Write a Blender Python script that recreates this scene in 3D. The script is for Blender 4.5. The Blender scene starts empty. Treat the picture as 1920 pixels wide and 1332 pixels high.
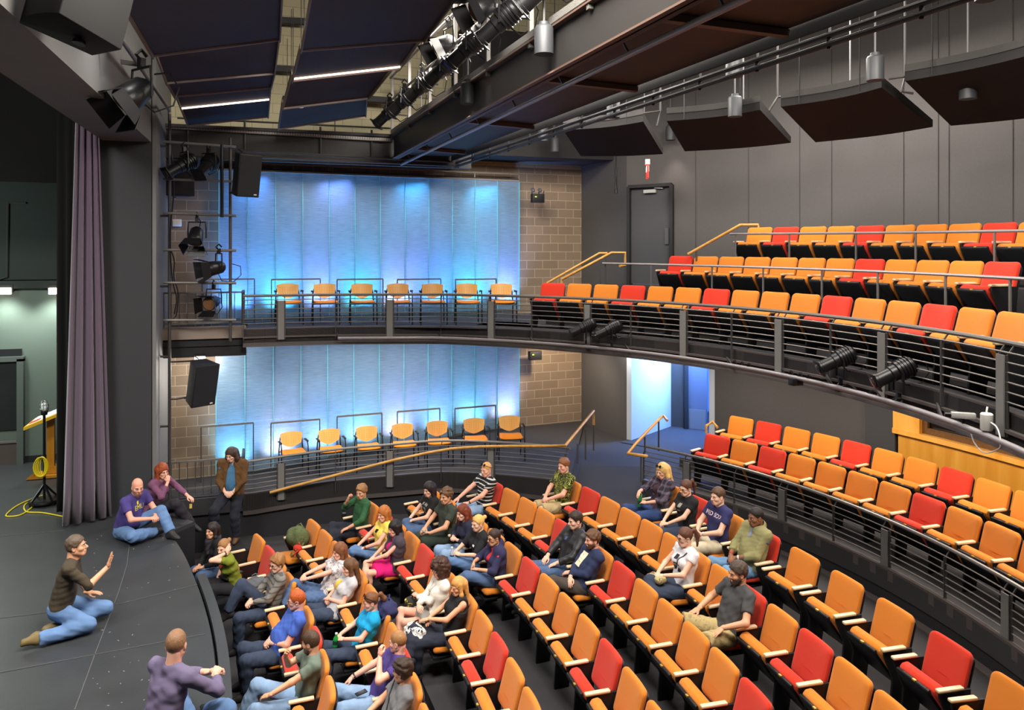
import bpy, bmesh, math, random
import numpy as np
from mathutils import Vector, Matrix

random.seed(7)
rng = np.random.default_rng(11)
SC = bpy.context.scene
COL = SC.collection
R_ = math.radians

# ------------------------------------------------------------------ camera
EYE = 5.46                       # eye height above the pit floor
YAW = R_(17.7)
FPX = 1413.0                     # focal length in pixels of the 1920x1332 frame
HOR = 474.0                      # row of the horizon
cam_d = bpy.data.cameras.new('camera')
cam = bpy.data.objects.new('camera', cam_d); COL.objects.link(cam)
cam.location = (0, 0, EYE)
cam.rotation_euler = (math.pi/2, 0, -YAW)
cam_d.sensor_width = 36
cam_d.lens = 36*FPX/1920
cam_d.shift_y = -(666-HOR)/1920
cam_d.clip_start = .05; cam_d.clip_end = 200
SC.camera = cam

# ------------------------------------------------------------------ colour management, world
SC.view_settings.view_transform = 'Standard'
SC.view_settings.look = 'None'
SC.view_settings.gamma = 1.0
SC.view_settings.exposure = 0.0
SC.view_settings.use_curve_mapping = False
SC.cycles.max_bounces = 6
SC.cycles.diffuse_bounces = 3
SC.cycles.glossy_bounces = 3
SC.cycles.transmission_bounces = 4
SC.cycles.transparent_max_bounces = 12
SC.cycles.caustics_reflective = False
SC.cycles.caustics_refractive = False
SC.cycles.sample_clamp_indirect = 4
w = bpy.data.worlds.new('world'); SC.world = w; w.use_nodes = True
w.node_tree.nodes['Background'].inputs[0].default_value = (.66, .65, .65, 1)
w.node_tree.nodes['Background'].inputs[1].default_value = .16

# ------------------------------------------------------------------ lights
def aim(o, target):
    o.rotation_euler = (Vector(target)-o.location).to_track_quat('-Z', 'Y').to_euler()
def area(loc, target, sx, sy, power, color=(1, .93, .84), spread=180):
    d = bpy.data.lights.new('house_light', 'AREA'); d.shape = 'RECTANGLE'; d.size = sx; d.size_y = sy
    d.energy = power; d.color = color; d.spread = R_(spread)
    o = bpy.data.objects.new('house_light', d); COL.objects.link(o); o.location = loc; aim(o, target); return o
def spot(loc, target, power, deg=70, blend=.6, color=(1, .92, .82), r=.08):
    d = bpy.data.lights.new('spot_light', 'SPOT'); d.energy = power; d.spot_size = R_(deg); d.spot_blend = blend
    d.color = color; d.shadow_soft_size = r
    o = bpy.data.objects.new('spot_light', d); COL.objects.link(o); o.location = loc; aim(o, target); return o
def point(loc, power, color=(1, 1, 1), r=.1):
    d = bpy.data.lights.new('lamp_light', 'POINT'); d.energy = power; d.color = color; d.shadow_soft_size = r
    o = bpy.data.objects.new('lamp_light', d); COL.objects.link(o); o.location = loc; return o

# house lights above the audience (between the ceiling panels and the catwalk, out of view)
area((1.6, 5.5, 9.2), (1.8, 9.5, 0), 2.6, 2.0, 900)
area((3.4, 11.5, 9.2), (3.0, 10.5, 0), 2.6, 2.0, 620)
area((5.2, 4.0, 9.0), (5.0, 7.0, 1), 2.4, 2.0, 560)
area((7.4, 9.5, 9.2), (6.6, 9.5, 4), 3.0, 2.0, 420)
# stage wash and stage-house lights
area((-4.5, 6.5, 9.0), (-3.2, 8.5, 1.1), 2.5, 2.0, 760, (1, .96, .9))
area((-7.5, 13.5, 6.3), (-7.0, 18, 2.5), 1.6, .6, 170, (.86, 1, .9))

# work lights along the back wall of the stage, beyond the left picture edge
for x in (-6.6, -8.6, -10.6): spot((x, 17.6, 4.75), (x+.9, 14.2, 1.1), 330, 125, .8, (.92, 1, .93), .30)

# ------------------------------------------------------------------ helpers: pixels to points
_c, _s = math.cos(YAW), math.sin(YAW)
def ray(x, y):
    u = (x-960)/FPX; v = -(y-HOR)/FPX
    return Vector((_c*u+_s, _c-_s*u, v))
def at_d(x, y, d):
    r = ray(x, y); return Vector((0, 0, EYE))+r*d
def at_z(x, y, z):
    r = ray(x, y); return Vector((0, 0, EYE))+r*((z-EYE)/r.z)
def at_Y(x, y, Y):
    r = ray(x, y); return Vector((0, 0, EYE))+r*(Y/r.y)
def at_X(x, y, X):
    r = ray(x, y); return Vector((0, 0, EYE))+r*(X/r.x)
def pix(p):
    d = p[0]*_s+p[1]*_c; u = (p[0]*_c-p[1]*_s)/d
    return 960+FPX*u, HOR-FPX*(p[2]-EYE)/d

# ------------------------------------------------------------------ helpers: materials
def lin(c):
    return tuple(((v/255)/12.92 if v/255 <= .04045 else ((v/255+.055)/1.055)**2.4) for v in c)
MATS = {}
def mat(name, rgb, rough=.6, metal=0., bump=0., bscale=60., var=0., vscale=8., spec=.4, emit=None, estr=0., sheen=0., coat=0.):
    if name in MATS: return MATS[name]
    m = bpy.data.materials.new(name); m.use_nodes = True
    nt = m.node_tree; b = nt.nodes['Principled BSDF']
    c = lin(rgb)
    b.inputs['Base Color'].default_value = (*c, 1)
    b.inputs['Roughness'].default_value = rough
    b.inputs['Metallic'].default_value = metal
    b.inputs['Specular IOR Level'].default_value = spec
    if sheen: b.inputs['Sheen Weight'].default_value = sheen
    if coat: b.inputs['Coat Weight'].default_value = coat
    if var:
        tc = nt.nodes.new('ShaderNodeTexCoord'); n = nt.nodes.new('ShaderNodeTexNoise')
        n.inputs['Scale'].default_value = vscale; n.inputs['Detail'].default_value = 4
        nt.links.new(tc.outputs['Object'], n.inputs['Vector'])
        mx = nt.nodes.new('ShaderNodeMix'); mx.data_type = 'RGBA'
        mx.inputs[6].default_value = (*[v*(1-var) for v in c], 1)
        mx.inputs[7].default_value = (*[min(1, v*(1+var)) for v in c], 1)
        nt.links.new(n.outputs['Fac'], mx.inputs[0]); nt.links.new(mx.outputs[2], b.inputs['Base Color'])
    if bump:
        tc = nt.nodes.new('ShaderNodeTexCoord'); n = nt.nodes.new('ShaderNodeTexNoise')
        n.inputs['Scale'].default_value = bscale; n.inputs['Detail'].default_value = 3
        nt.links.new(tc.outputs['Object'], n.inputs['Vector'])
        bp = nt.nodes.new('ShaderNodeBump'); bp.inputs['Strength'].default_value = bump; bp.inputs['Distance'].default_value = .01
        nt.links.new(n.outputs['Fac'], bp.inputs['Height']); nt.links.new(bp.outputs['Normal'], b.inputs['Normal'])
    if emit:
        b.inputs['Emission Color'].default_value = (*lin(emit), 1); b.inputs['Emission Strength'].default_value = estr
    MATS[name] = m; return m

def wood(name, a, b2, scale=(1.2, 14, 14), rough=.42):
    if name in MATS: return MATS[name]
    m = bpy.data.materials.new(name); m.use_nodes = True; nt = m.node_tree; b = nt.nodes['Principled BSDF']
    tc = nt.nodes.new('ShaderNodeTexCoord'); mp = nt.nodes.new('ShaderNodeMapping'); mp.inputs['Scale'].default_value = scale
    n = nt.nodes.new('ShaderNodeTexNoise'); n.inputs['Scale'].default_value = 3; n.inputs['Detail'].default_value = 5
    n.inputs['Distortion'].default_value = .4
    r = nt.nodes.new('ShaderNodeValToRGB'); r.color_ramp.elements[0].position = .3; r.color_ramp.elements[1].position = .72
    r.color_ramp.elements[0].color = (*lin(a), 1); r.color_ramp.elements[1].color = (*lin(b2), 1)
    nt.links.new(tc.outputs['Object'], mp.inputs['Vector']); nt.links.new(mp.outputs[0], n.inputs['Vector'])
    nt.links.new(n.outputs['Fac'], r.inputs[0]); nt.links.new(r.outputs[0], b.inputs['Base Color'])
    b.inputs['Roughness'].default_value = rough
    MATS[name] = m; return m

def block_mat(name, c1, c2, mortar, bw=.406, bh=.203, rot=None, rough=.85):
    m = bpy.data.materials.new(name); m.use_nodes = True; nt = m.node_tree; b = nt.nodes['Principled BSDF']
    tc = nt.nodes.new('ShaderNodeTexCoord')
    sx = nt.nodes.new('ShaderNodeSeparateXYZ'); cb = nt.nodes.new('ShaderNodeCombineXYZ')
    br = nt.nodes.new('ShaderNodeTexBrick'); br.inputs['Scale'].default_value = 1
    br.inputs['Color1'].default_value = (*lin(c1), 1); br.inputs['Color2'].default_value = (*lin(c2), 1); br.inputs['Mortar'].default_value = (*lin(mortar), 1)
    br.inputs['Mortar Size'].default_value = .008; br.inputs['Brick Width'].default_value = bw; br.inputs['Row Height'].default_value = bh
    br.inputs['Bias'].default_value = .1
    nt.links.new(tc.outputs['Object'], sx.inputs[0]); nt.links.new(sx.outputs[0], cb.inputs[0]); nt.links.new(sx.outputs[2], cb.inputs[1])
    nt.links.new(cb.outputs[0], br.inputs['Vector'])
    n = nt.nodes.new('ShaderNodeTexNoise'); n.inputs['Scale'].default_value = 40; nt.links.new(tc.outputs['Object'], n.inputs['Vector'])
    mx = nt.nodes.new('ShaderNodeMix'); mx.data_type = 'RGBA'; mx.blend_type = 'MULTIPLY'; mx.inputs[0].default_value = .5
    nt.links.new(br.outputs['Color'], mx.inputs[6]); nt.links.new(n.outputs['Color'], mx.inputs[7])
    mr = nt.nodes.new('ShaderNodeMapRange'); mr.inputs[3].default_value = .7; mr.inputs[4].default_value = 1.25
    nt.links.new(n.outputs['Fac'], mr.inputs[0]); nt.links.new(mr.outputs[0], mx.inputs[7])
    nt.links.new(mx.outputs[2], b.inputs['Base Color'])
    bp = nt.nodes.new('ShaderNodeBump'); bp.inputs['Strength'].default_value = .5; bp.inputs['Distance'].default_value = .006; bp.invert = True
    nt.links.new(br.outputs['Fac'], bp.inputs['Height']); nt.links.new(bp.outputs[0], b.inputs['Normal'])
    b.inputs['Roughness'].default_value = rough
    MATS[name] = m; return m

# ------------------------------------------------------------------ helpers: meshes
class MB:
    """collects simple shapes and links them as one mesh"""
    def __init__(self): self.v = []; self.f = []; self.mi = []; self.m = 0; self.sm = []
    def add(self, vs, fs, smooth=False):
        o = len(self.v); self.v += [tuple(p) for p in vs]
        for f in fs: self.f.append(tuple(i+o for i in f)); self.mi.append(self.m); self.sm.append(smooth)
        return self
    def box(self, c, s, M=None):
        x, y, z = s[0]/2, s[1]/2, s[2]/2
        vs = [Vector((a*x, b*y, d*z)) for d in (-1, 1) for a, b in ((-1, -1), (1, -1), (1, 1), (-1, 1))]
        if M is not None: vs = [M @ v for v in vs]
        vs = [v+Vector(c) for v in vs]
        return self.add(vs, [(3, 2, 1, 0), (4, 5, 6, 7), (0, 1, 5, 4), (1, 2, 6, 5), (2, 3, 7, 6), (3, 0, 4, 7)])
    def bar(self, p, q, w, h=None, up=(0, 0, 1)):
        p, q = Vector(p), Vector(q); h = h or w; d = (q-p).normalized(); u = Vector(up)
        if abs(d.dot(u)) > .98: u = Vector((1, 0, 0))
        sd = d.cross(u).normalized(); u = sd.cross(d).normalized()
        vs = []
        for c in (p, q):
            for a, b in ((-1, -1), (1, -1), (1, 1), (-1, 1)): vs.append(c+sd*a*w/2+u*b*h/2)
        return self.add(vs, [(3, 2, 1, 0), (4, 5, 6, 7), (0, 1, 5, 4), (1, 2, 6, 5), (2, 3, 7, 6), (3, 0, 4, 7)])
    def tube(self, pts, r, seg=8, cap=True):
        pts = [Vector(p) for p in pts]; n = len(pts); rs = r if hasattr(r, '__len__') else [r]*n
        vs = []; prev = None
        for i, p in enumerate(pts):
            d = (pts[min(i+1, n-1)]-pts[max(i-1, 0)])
            d = d.normalized() if d.length > 1e-9 else Vector((0, 0, 1))
            if prev is None:
                u = Vector((0, 0, 1)) if abs(d.z) < .95 else Vector((1, 0, 0))
                sd = d.cross(u).normalized()
            else:
                sd = (prev-d*prev.dot(d)).normalized()
            prev = sd; up = sd.cross(d)
            for k in range(seg):
                a = 2*math.pi*k/seg; vs.append(p+(sd*math.cos(a)+up*math.sin(a))*rs[i])
        fs = [(i*seg+k, i*seg+(k+1) % seg, (i+1)*seg+(k+1) % seg, (i+1)*seg+k) for i in range(n-1) for k in range(seg)]
        self.add(vs, fs, True)
        if cap: self.add(vs[:seg], [tuple(range(seg-1, -1, -1))]); self.add(vs[-seg:], [tuple(range(seg))])
        return self
    def lathe(self, prof, c=(0, 0, 0), seg=20, M=None, smooth=True):
        """prof: list of (radius, height)"""
        c = Vector(c); vs = []
        for r, h in prof:
            for k in range(seg):
                a = 2*math.pi*k/seg; v = Vector((r*math.cos(a), r*math.sin(a), h))
                vs.append((M @ v if M is not None else v)+c)
        n = len(prof)
        fs = [(i*seg+k, i*seg+(k+1) % seg, (i+1)*seg+(k+1) % seg, (i+1)*seg+k) for i in range(n-1) for k in range(seg)]
        self.add(vs, fs, smooth)
        self.add(vs[:seg], [tuple(range(seg-1, -1, -1))]); self.add(vs[-seg:], [tuple(range(seg))])
        return self
    def prism(self, poly, vec):
        """closed polygon (3D points, counter-clockwise seen against vec) pushed along vec"""
        n = len(poly); vec = Vector(vec); a = [Vector(p) for p in poly]; b = [p+vec for p in a]
        fs = [tuple(range(n-1, -1, -1)), tuple(range(n, 2*n))]+[(i, (i+1) % n, n+(i+1) % n, n+i) for i in range(n)]
        return self.add(a+b, fs)
    def ribbon(self, pts, lo, hi, thick, closed=False):
        """vertical wall along a plan path; lo/hi numbers or lists; thick to the right of the path"""
        n = len(pts); vs = []
        for i, p in enumerate(pts):
            d = Vector(pts[min(i+1, n-1)][:2])-Vector(pts[max(i-1, 0)][:2]); d.normalize(); nn = Vector((d.y, -d.x))
            l = lo[i] if hasattr(lo, '__len__') else lo; h = hi[i] if hasattr(hi, '__len__') else hi
            q = Vector(p[:2])+nn*thick
            vs += [(p[0], p[1], l), (p[0], p[1], h), (q.x, q.y, h), (q.x, q.y, l)]
        fs = []
        for i in range(n-1):
            a, b = i*4, i*4+4
            fs += [(a, a+1, b+1, b), (a+1, a+2, b+2, b+1), (a+2, a+3, b+3, b+2), (a+3, a, b, b+3)]
        fs += [(0, 3, 2, 1), ((n-1)*4, (n-1)*4+1, (n-1)*4+2, (n-1)*4+3)]
        return self.add(vs, fs)
    def deck(self, A, B, za, zb, th):
        """floor strip between two plan paths of equal length"""
        n = len(A); vs = []
        for i in range(n):
            a = za[i] if hasattr(za, '__len__') else za; b = zb[i] if hasattr(zb, '__len__') else zb
            vs += [(A[i][0], A[i][1], a), (B[i][0], B[i][1], b), (B[i][0], B[i][1], b-th), (A[i][0], A[i][1], a-th)]
        fs = []
        for i in range(n-1):
            a, b = i*4, i*4+4
            fs += [(a, a+1, b+1, b), (a+1, a+2, b+2, b+1), (a+2, a+3, b+3, b+2), (a+3, a, b, b+3)]
        fs += [(0, 3, 2, 1), ((n-1)*4, (n-1)*4+1, (n-1)*4+2, (n-1)*4+3)]
        return self.add(vs, fs)
    def mesh(self, name, mats, fixn=True, bevel=0):
        me = bpy.data.meshes.new(name); me.from_pydata(self.v, [], self.f)
        if not isinstance(mats, (list, tuple)): mats = [mats]
        for m in mats: me.materials.append(m)
        me.polygons.foreach_set('material_index', self.mi); me.polygons.foreach_set('use_smooth', self.sm)
        if fixn or bevel:
            bm = bmesh.new(); bm.from_mesh(me)
            bmesh.ops.remove_doubles(bm, verts=bm.verts, dist=1e-5)
            bmesh.ops.recalc_face_normals(bm, faces=bm.faces)
            if bevel:
                ed = [e for e in bm.edges if len(e.link_faces) == 2 and e.calc_face_angle(0) > .5]
                bmesh.ops.bevel(bm, geom=ed, offset=bevel, segments=2, affect='EDGES', profile=.5)
            bm.to_mesh(me); bm.free()
        me.set_sharp_from_angle(angle=R_(38)); me.update(); return me
    def build(self, name, mats, parent=None, **kw):
        o = bpy.data.objects.new(name, self.mesh(name, mats, **kw)); COL.objects.link(o)
        if parent is not None: o.parent = parent
        return o

def empty(name, loc=(0, 0, 0), rz=0):
    o = bpy.data.objects.new(name, None); COL.objects.link(o); o.location = loc; o.rotation_euler = (0, 0, rz); o.empty_display_size = .1
    return o
def tag(o, label=None, cat=None, group=None, kind=None):
    if label: o['label'] = label
    if cat: o['category'] = cat
    if group: o['group'] = group
    if kind: o['kind'] = kind
    return o
def structure(name, mb, m, label=None, **kw):
    o = mb.build(name, m, **kw); o['kind'] = 'structure'
    if label: o['label'] = label; o['category'] = name.split('_')[0]
    return o
def dup_tree(src, parent=None):
    c = src.copy(); COL.objects.link(c); c.parent = parent
    for ch in src.children: dup_tree(ch, c)
    return c
def newobj(name, me, parent=None):
    o = bpy.data.objects.new(name, me); COL.objects.link(o)
    if parent is not None: o.parent = parent
    return o
def arc(cx, cy, R, a0, a1, n):
    return [(cx+R*math.cos(a0+(a1-a0)*i/n), cy+R*math.sin(a0+(a1-a0)*i/n)) for i in range(n+1)]
def smooth_path(P, n):
    """Catmull-Rom through the points, n equal steps"""
    P = np.array(P, float); Q = np.vstack([2*P[0]-P[1], P, 2*P[-1]-P[-2]]); out = []
    for i in range(1, len(Q)-2):
        for t in np.linspace(0, 1, 24, endpoint=False):
            a, b, c, d = Q[i-1], Q[i], Q[i+1], Q[i+2]
            out.append(.5*((2*b)+(-a+c)*t+(2*a-5*b+4*c-d)*t*t+(-a+3*b-3*c+d)*t**3))
    out.append(P[-1]); out = np.array(out)
    s = np.r_[0, np.cumsum(np.linalg.norm(np.diff(out[:, :2], axis=0), axis=1))]
    k = np.linspace(0, s[-1], n+1)
    return [tuple(np.interp(k_, s, out[:, j]) for j in range(out.shape[1])) for k_ in k]
def slab(w, h, th, cr, er, bend=0., taper=0., nseg=5):
    """upholstered panel: rounded outline in x,z (z from 0 to h), thickness along y (front is +y), rounded rims"""
    def outline(ins):
        ww, hh, r = w/2-ins, h/2-ins, max(cr-ins, .004); P = []
        for cxx, czz, a0 in ((ww-r, hh-r, 0), (-ww+r, hh-r, 90), (-ww+r, -hh+r, 180), (ww-r, -hh+r, 270)):
            for k in range(nseg+1):
                a = R_(a0+90*k/nseg); P.append((cxx+r*math.cos(a), czz+r*math.sin(a)))
        # points along the straight runs so that the bend is smooth
        Q = []
        for i in range(len(P)):
            a, b = P[i], P[(i+1) % len(P)]; Q.append(a)
            L = math.hypot(b[0]-a[0], b[1]-a[1])
            if L > .12:
                for k in range(1, 6): Q.append((a[0]+(b[0]-a[0])*k/6, a[1]+(b[1]-a[1])*k/6))
        return Q
    rings = [(er*1.6, -th/2), (er*.5, -th/2+er*.3), (0, -th/2+er), (0, th/2-er), (er*.3, th/2-er*.45), (er, th/2-er*.08), (er*2.6, th/2+er*.12), (min(w, h)*.32, th/2+er*.3)]
    mb = MB(); vs = []; n = None
    for ins, y in rings:
        O = outline(min(ins, min(w, h)/2-.006)); n = len(O)
        for x, z in O:
            x2 = x*(1-taper*(z/h))
            vs.append((x2, y+bend*(x/(w/2))**2, z+h/2))
    fs = []
    for i in range(len(rings)-1):
        for k in range(n): fs.append((i*n+k, i*n+(k+1) % n, (i+1)*n+(k+1) % n, (i+1)*n+k))
    fs.append(tuple(range(n))); fs.append(tuple((len(rings)-1)*n+k for k in range(n-1, -1, -1)))
    mb.add(vs, fs, True)
    return mb
# ------------------------------------------------------------------ materials
M = {}
M['carpet'] = mat('dark_carpet', (58, 57, 60), .95, bump=.5, bscale=260, var=.35, vscale=180)
M['stage'] = mat('stage_floor', (54, 56, 58), .40, var=.3, vscale=2.2, bump=.08, bscale=30)
M['black'] = mat('black_metal', (20, 20, 22), .5)
M['blackp'] = mat('black_paint', (28, 28, 30), .6, var=.2, vscale=3)
M['plastic'] = mat('black_plastic', (30, 31, 34), .5, bump=.15, bscale=300)
M['steel'] = mat('grey_steel', (120, 116, 112), .42, .35)
M['steel2'] = mat('dark_steel', (74, 72, 71), .5, .3)
M['pipe'] = mat('grey_pipe', (150, 144, 146), .38, .4)
M['fascia'] = mat('fascia_steel', (92, 85, 83), .5, .25, var=.1)
M['greywall'] = mat('charcoal_wall', (86, 83, 82), .85, bump=.25, bscale=120, var=.08, vscale=30)
M['darkwall'] = mat('dark_wall', (66, 66, 68), .85, var=.1, vscale=2)
M['header'] = mat('header_paint', (112, 111, 110), .7, var=.12, vscale=1.5)
M['pier'] = mat('pier_paint', (54, 55, 58), .8)
M['stagewall'] = mat('stage_wall', (98, 110, 102), .85, var=.08, vscale=1.2)
M['cloud'] = mat('cloud_panel', (48, 38, 34), .7, var=.15, vscale=1.5)
M['cloudside'] = mat('cloud_panel_edge', (120, 108, 92), .6)
M['white'] = mat('white_plastic', (225, 224, 218), .45)
M['woodrail'] = wood('maple_rail', (186, 134, 60), (214, 164, 86), (1, 6, 6), .38)
M['maple'] = wood('maple_panel', (206, 138, 44), (226, 164, 70), (2, 2, .25), .35)
M['beech'] = wood('beech_veneer', (226, 168, 84), (240, 188, 108), (1.5, 1.5, .4), .4)
M['armwood'] = wood('arm_maple', (226, 198, 156), (240, 216, 180), (6, 1, 6), .35)
M['post'] = mat('perforated_post', (128, 127, 124), .5, .2, bump=.6, bscale=400)
M['velvet'] = mat('grey_velvet', (96, 80, 97), .9, sheen=.35, bump=.1, bscale=200)
M['blackcloth'] = mat('black_cloth', (14, 14, 15), .95)
M['cmu'] = block_mat('tan_block', (146, 126, 104), (130, 112, 94), (172, 156, 134))
M['cmupale'] = block_mat('cream_block', (205, 196, 160), (196, 186, 150), (170, 162, 134))
M['glowwhite'] = mat('lamp_face', (255, 252, 245), .5, emit=(255, 246, 228), estr=9)
M['glowstrip'] = mat('light_strip', (255, 240, 225), .5, emit=(255, 228, 205), estr=4)
M['glowpink'] = mat('downlight_face', (230, 214, 220), .5, emit=(255, 226, 232), estr=.9)

# ------------------------------------------------------------------ levels and plan curves
STAGE_Z = 1.10; PAR_Z = 1.35; BAL_Z = 4.04; BAL_B = 3.76
AX, AY = -16.5, 7.7                                   # centre of the seating arcs on the main floor
HX, HY = -1.2, 7.9                                    # centre of the horseshoe
ROWR = dict(A=17.08, B=17.90, C=18.89, D=19.88, E=20.78, F=21.71, G=22.74)
ROWZ = {k: .15*i for i, k in enumerate('ABCDEFG')}
def wallY(x): return 16.72+.0803*(x-6.1)

# main floor: seven low steps, one after another
mb = MB()
edges = [15.2]+[ROWR[k]-.62 for k in 'BCDEFG']+[24.6]
for i, k in enumerate('ABCDEFG'):
    z = ROWZ[k]
    a0, a1 = R_(-30), R_(36)
    mb.deck(arc(AX, AY, edges[i], a0, a1, 60), arc(AX, AY, edges[i+1], a0, a1, 60), z, z, z+.3)
structure('floor', mb, M['carpet'])

# stage
SX = [(318, 998), (345, 1040), (366, 1088), (381, 1130), (394, 1180), (403, 1240), (407, 1332)]
edge = [tuple(at_z(x, y, STAGE_Z)[:2]) for x, y in SX]
ex = smooth_path(edge, 24)
last = ex[-1]; ex = ex+[(last[0]-.02, last[1]-1.2), (last[0]-.12, last[1]-3), (last[0]-.5, last[1]-6)]
poly = [Vector((x, y, STAGE_Z-.06)) for x, y in ex]+[Vector((-16, ex[-1][1], STAGE_Z-.06)), Vector((-16, 19.5, STAGE_Z-.06)), Vector((-2.3, 19.5, STAGE_Z-.06)), Vector((-2.3, 14.6, STAGE_Z-.06)), Vector((-1.2, 13.2, STAGE_Z-.06))]
mb = MB(); mb.prism(poly, (0, 0, .06))
structure('floor_stage', mb, M['stage'])
mb = MB()
full = [(-2.3, 14.6), (-1.2, 13.2)]+ex
mb.ribbon([(x-.03, y) for x, y in full], 0, STAGE_Z-.06, -.05)
structure('wall_stage_front', mb, M['blackp'])
# raised curb that follows the near half of the stage edge, with the slot behind it
i0 = 9
mb = MB(); mb.ribbon([(x+.03, y) for x, y in ex[i0:]], STAGE_Z-.20, STAGE_Z+.03, -.11)
tag(mb.build('stage_curb', M['stage']), 'black curved curb along the near half of the stage edge', 'curb', kind='structure')
mb = MB()
def on_stage(x, y, dz=.003): p = at_z(x, y, STAGE_Z); return Vector((p.x, p.y, STAGE_Z+dz))
for P in ([(0, 1160), (230, 1132), (370, 1097)], [(0, 1262), (180, 1228), (384, 1190)], [(245, 1000), (238, 1060), (222, 1112), (178, 1228), (140, 1332)], [(0, 1006), (60, 1001), (120, 995)]):
    q = [on_stage(*p) for p in P]
    for a, b in zip(q, q[1:]): mb.bar(a, b, .012, .004)
structure('trim_stage_seam', mb, mat('seam_grey', (78, 78, 80), .6))
# scuffs and bits of tape on the deck
mb = MB()
for k in range(70):
    p = on_stage(rng.uniform(170, 390), rng.uniform(1000, 1325), .002)
    a = rng.uniform(0, 6.28); L = rng.uniform(.006, .03)
    if p.x < edge[0][0]+.35: mb.bar(p, p+Vector((L*math.cos(a), L*math.sin(a), 0)), .006, .003)
tag(mb.build('scuff_mark', mat('scuff_white', (150, 150, 148), .7)), 'pale scuffs and chips scattered over the black stage floor', 'scuffs', kind='stuff')

# parterre floor, gallery floor, ramp between them
PX, PY = -.73, 7.86
parA = R_(31.5)
mb = MB()
mb.deck(arc(PX, PY, 8.30, R_(-55), parA, 40), arc(HX, HY, 11.3, R_(-55), R_(33), 40), PAR_Z, PAR_Z, .25)
mb.deck(arc(HX, HY, 9.95, R_(-55), R_(29.5), 40), arc(HX, HY, 11.3, R_(-55), R_(29.5), 40), PAR_Z+.18, PAR_Z+.18, .2)
structure('floor_parterre', mb, M['carpet'])
# plan curve shared by the balcony front and the gallery below it
front = smooth_path([(-.5, 14.72), (.4, 14.72), (1.3, 14.62), (2.2, 14.38)]+arc(-1.18, 7.57, 7.8, R_(57), R_(-42), 14), 90)
gal = [p for p in front if p[1] > 12.25]
def gz(x): return 1.0+.40*min(1, max(0, (x+.3)/5.2))
mb = MB()
back = [(p[0]+.25*max(0, p[0])/5*2, wallY(p[0])+.05) for p in gal]
back = [(gal[0][0]+(7.3-gal[0][0])*i/(len(gal)-1), 0) for i in range(len(gal))]; back = [(x, wallY(x)+.2) for x, _ in back]
mb.deck(gal, back, [gz(p[0]) for p in gal], [gz(p[0]) for p in back], .3)
g0 = gal[0]; mb.deck([(-1.95, 14.72), g0], [(-1.95, 16.4), (g0[0], 16.4)], gz(-1), gz(-1), .3)
structure('floor_gallery', mb, M['carpet'])
mb = MB()
g1 = gal[-1]; pe = (PX+8.39*math.cos(parA), PY+8.39*math.sin(parA))
L = [(4.75, 12.1), (5.2, 12.75), (5.7, 13.5)]; Rr = [(6.0, 11.35), (6.42, 12.2), (6.95, 12.95)]
mb.deck(Rr, L, [.80, 1.12, PAR_Z], [.80, 1.12, PAR_Z], .3)
mb.prism([Vector((x, y, PAR_Z-.012)) for x, y in [(5.35, 12.9), (5.7, 13.5), (6.95, 12.95), (6.42, 12.2), (8.4, 12.6), (8.35, 13.4), (7.5, 15.0), (7.15, 16.9), (4.9, 16.75), (5.1, 12.5)]], (0, 0, -.2))
structure('floor_ramp', mb, M['carpet'])

# fascia walls under the gallery and the parterre
mb = MB(); mb.ribbon(gal, [gz(p[0])-.38 for p in gal], [gz(p[0])+.02 for p in gal], -.05)
structure('trim_gallery_fascia', mb, M['fascia'])
mb = MB(); mb.ribbon([(p[0]-.0, p[1]+.06) for p in gal], 0, [gz(p[0])-.36 for p in gal], -.04)
mb.ribbon([(-2.0, 14.78), (-.48, 14.78)], 0, gz(-1)-.0, -.05)
structure('wall_gallery_base', mb, mat('base_dark', (40, 40, 43), .7))
mb = MB(); mb.ribbon(arc(PX, PY, 8.32, R_(-55), parA, 50), .5, PAR_Z-.10, .05)
structure('wall_parterre_base', mb, mat('base_dark', (40, 40, 43), .7))
mb = MB(); mb.ribbon(arc(PX, PY, 8.30, R_(-55), parA, 50), PAR_Z-.12, PAR_Z+.03, .06)
mb.ribbon(arc(PX, PY, 8.20, R_(-55), R_(29), 50), ROWZ['G']+.0, ROWZ['G']+.035, .13)
structure('trim_parterre_edge', mb, M['fascia'])

# balcony slab with three tiers
def ring(r0, r1, a0, a1, z, th, mbx, zs=0.):
    n = 40; za = [z+zs*i/n for i in range(n+1)]
    mbx.deck(arc(HX, HY, r0, a0, a1, n), arc(HX, HY, r1, a0, a1, n), za, za, th)
mb = MB()
bk = []
for p in front:
    a = math.atan2(p[1]-HY, p[0]-HX); q = (HX+8.35*math.cos(a), HY+8.35*math.sin(a))
    if p[0] < 4.2: q = (p[0]+max(0, p[0])*.35, wallY(p[0])+.15)
    bk.append(q)
mb.deck(front, bk, BAL_Z, BAL_Z, .25)
ring(8.15, 8.98, R_(-42), R_(52), BAL_Z, .25, mb)
ring(8.9, 9.9, R_(-42), R_(29.8), 4.52, .6, mb)
ring(9.85, 11.25, R_(-42), R_(24.6), 5.02, .9, mb)
# aisle steps up to the rear door at the far end of the rows
for i in range(4): ring(8.9+.45*i, 9.4+.45*i, R_(29.5), R_(44), BAL_Z+.16*(i+1), .4, mb)
ring(10.6, 11.3, R_(24), R_(44), BAL_Z+.72, .5, mb)
mb.add([(x, y, BAL_Z-.002) for x, y in [(1.5, 14.62), (3.2, 13.92), (4.4, 13.1), (5.4, 12.0), (6.3, 12.9), (7.7, 14.6), (7.3, 16.9), (1.5, 16.5)]], [tuple(range(8))])
structure('floor_balcony', mb, M['carpet'])
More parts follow.
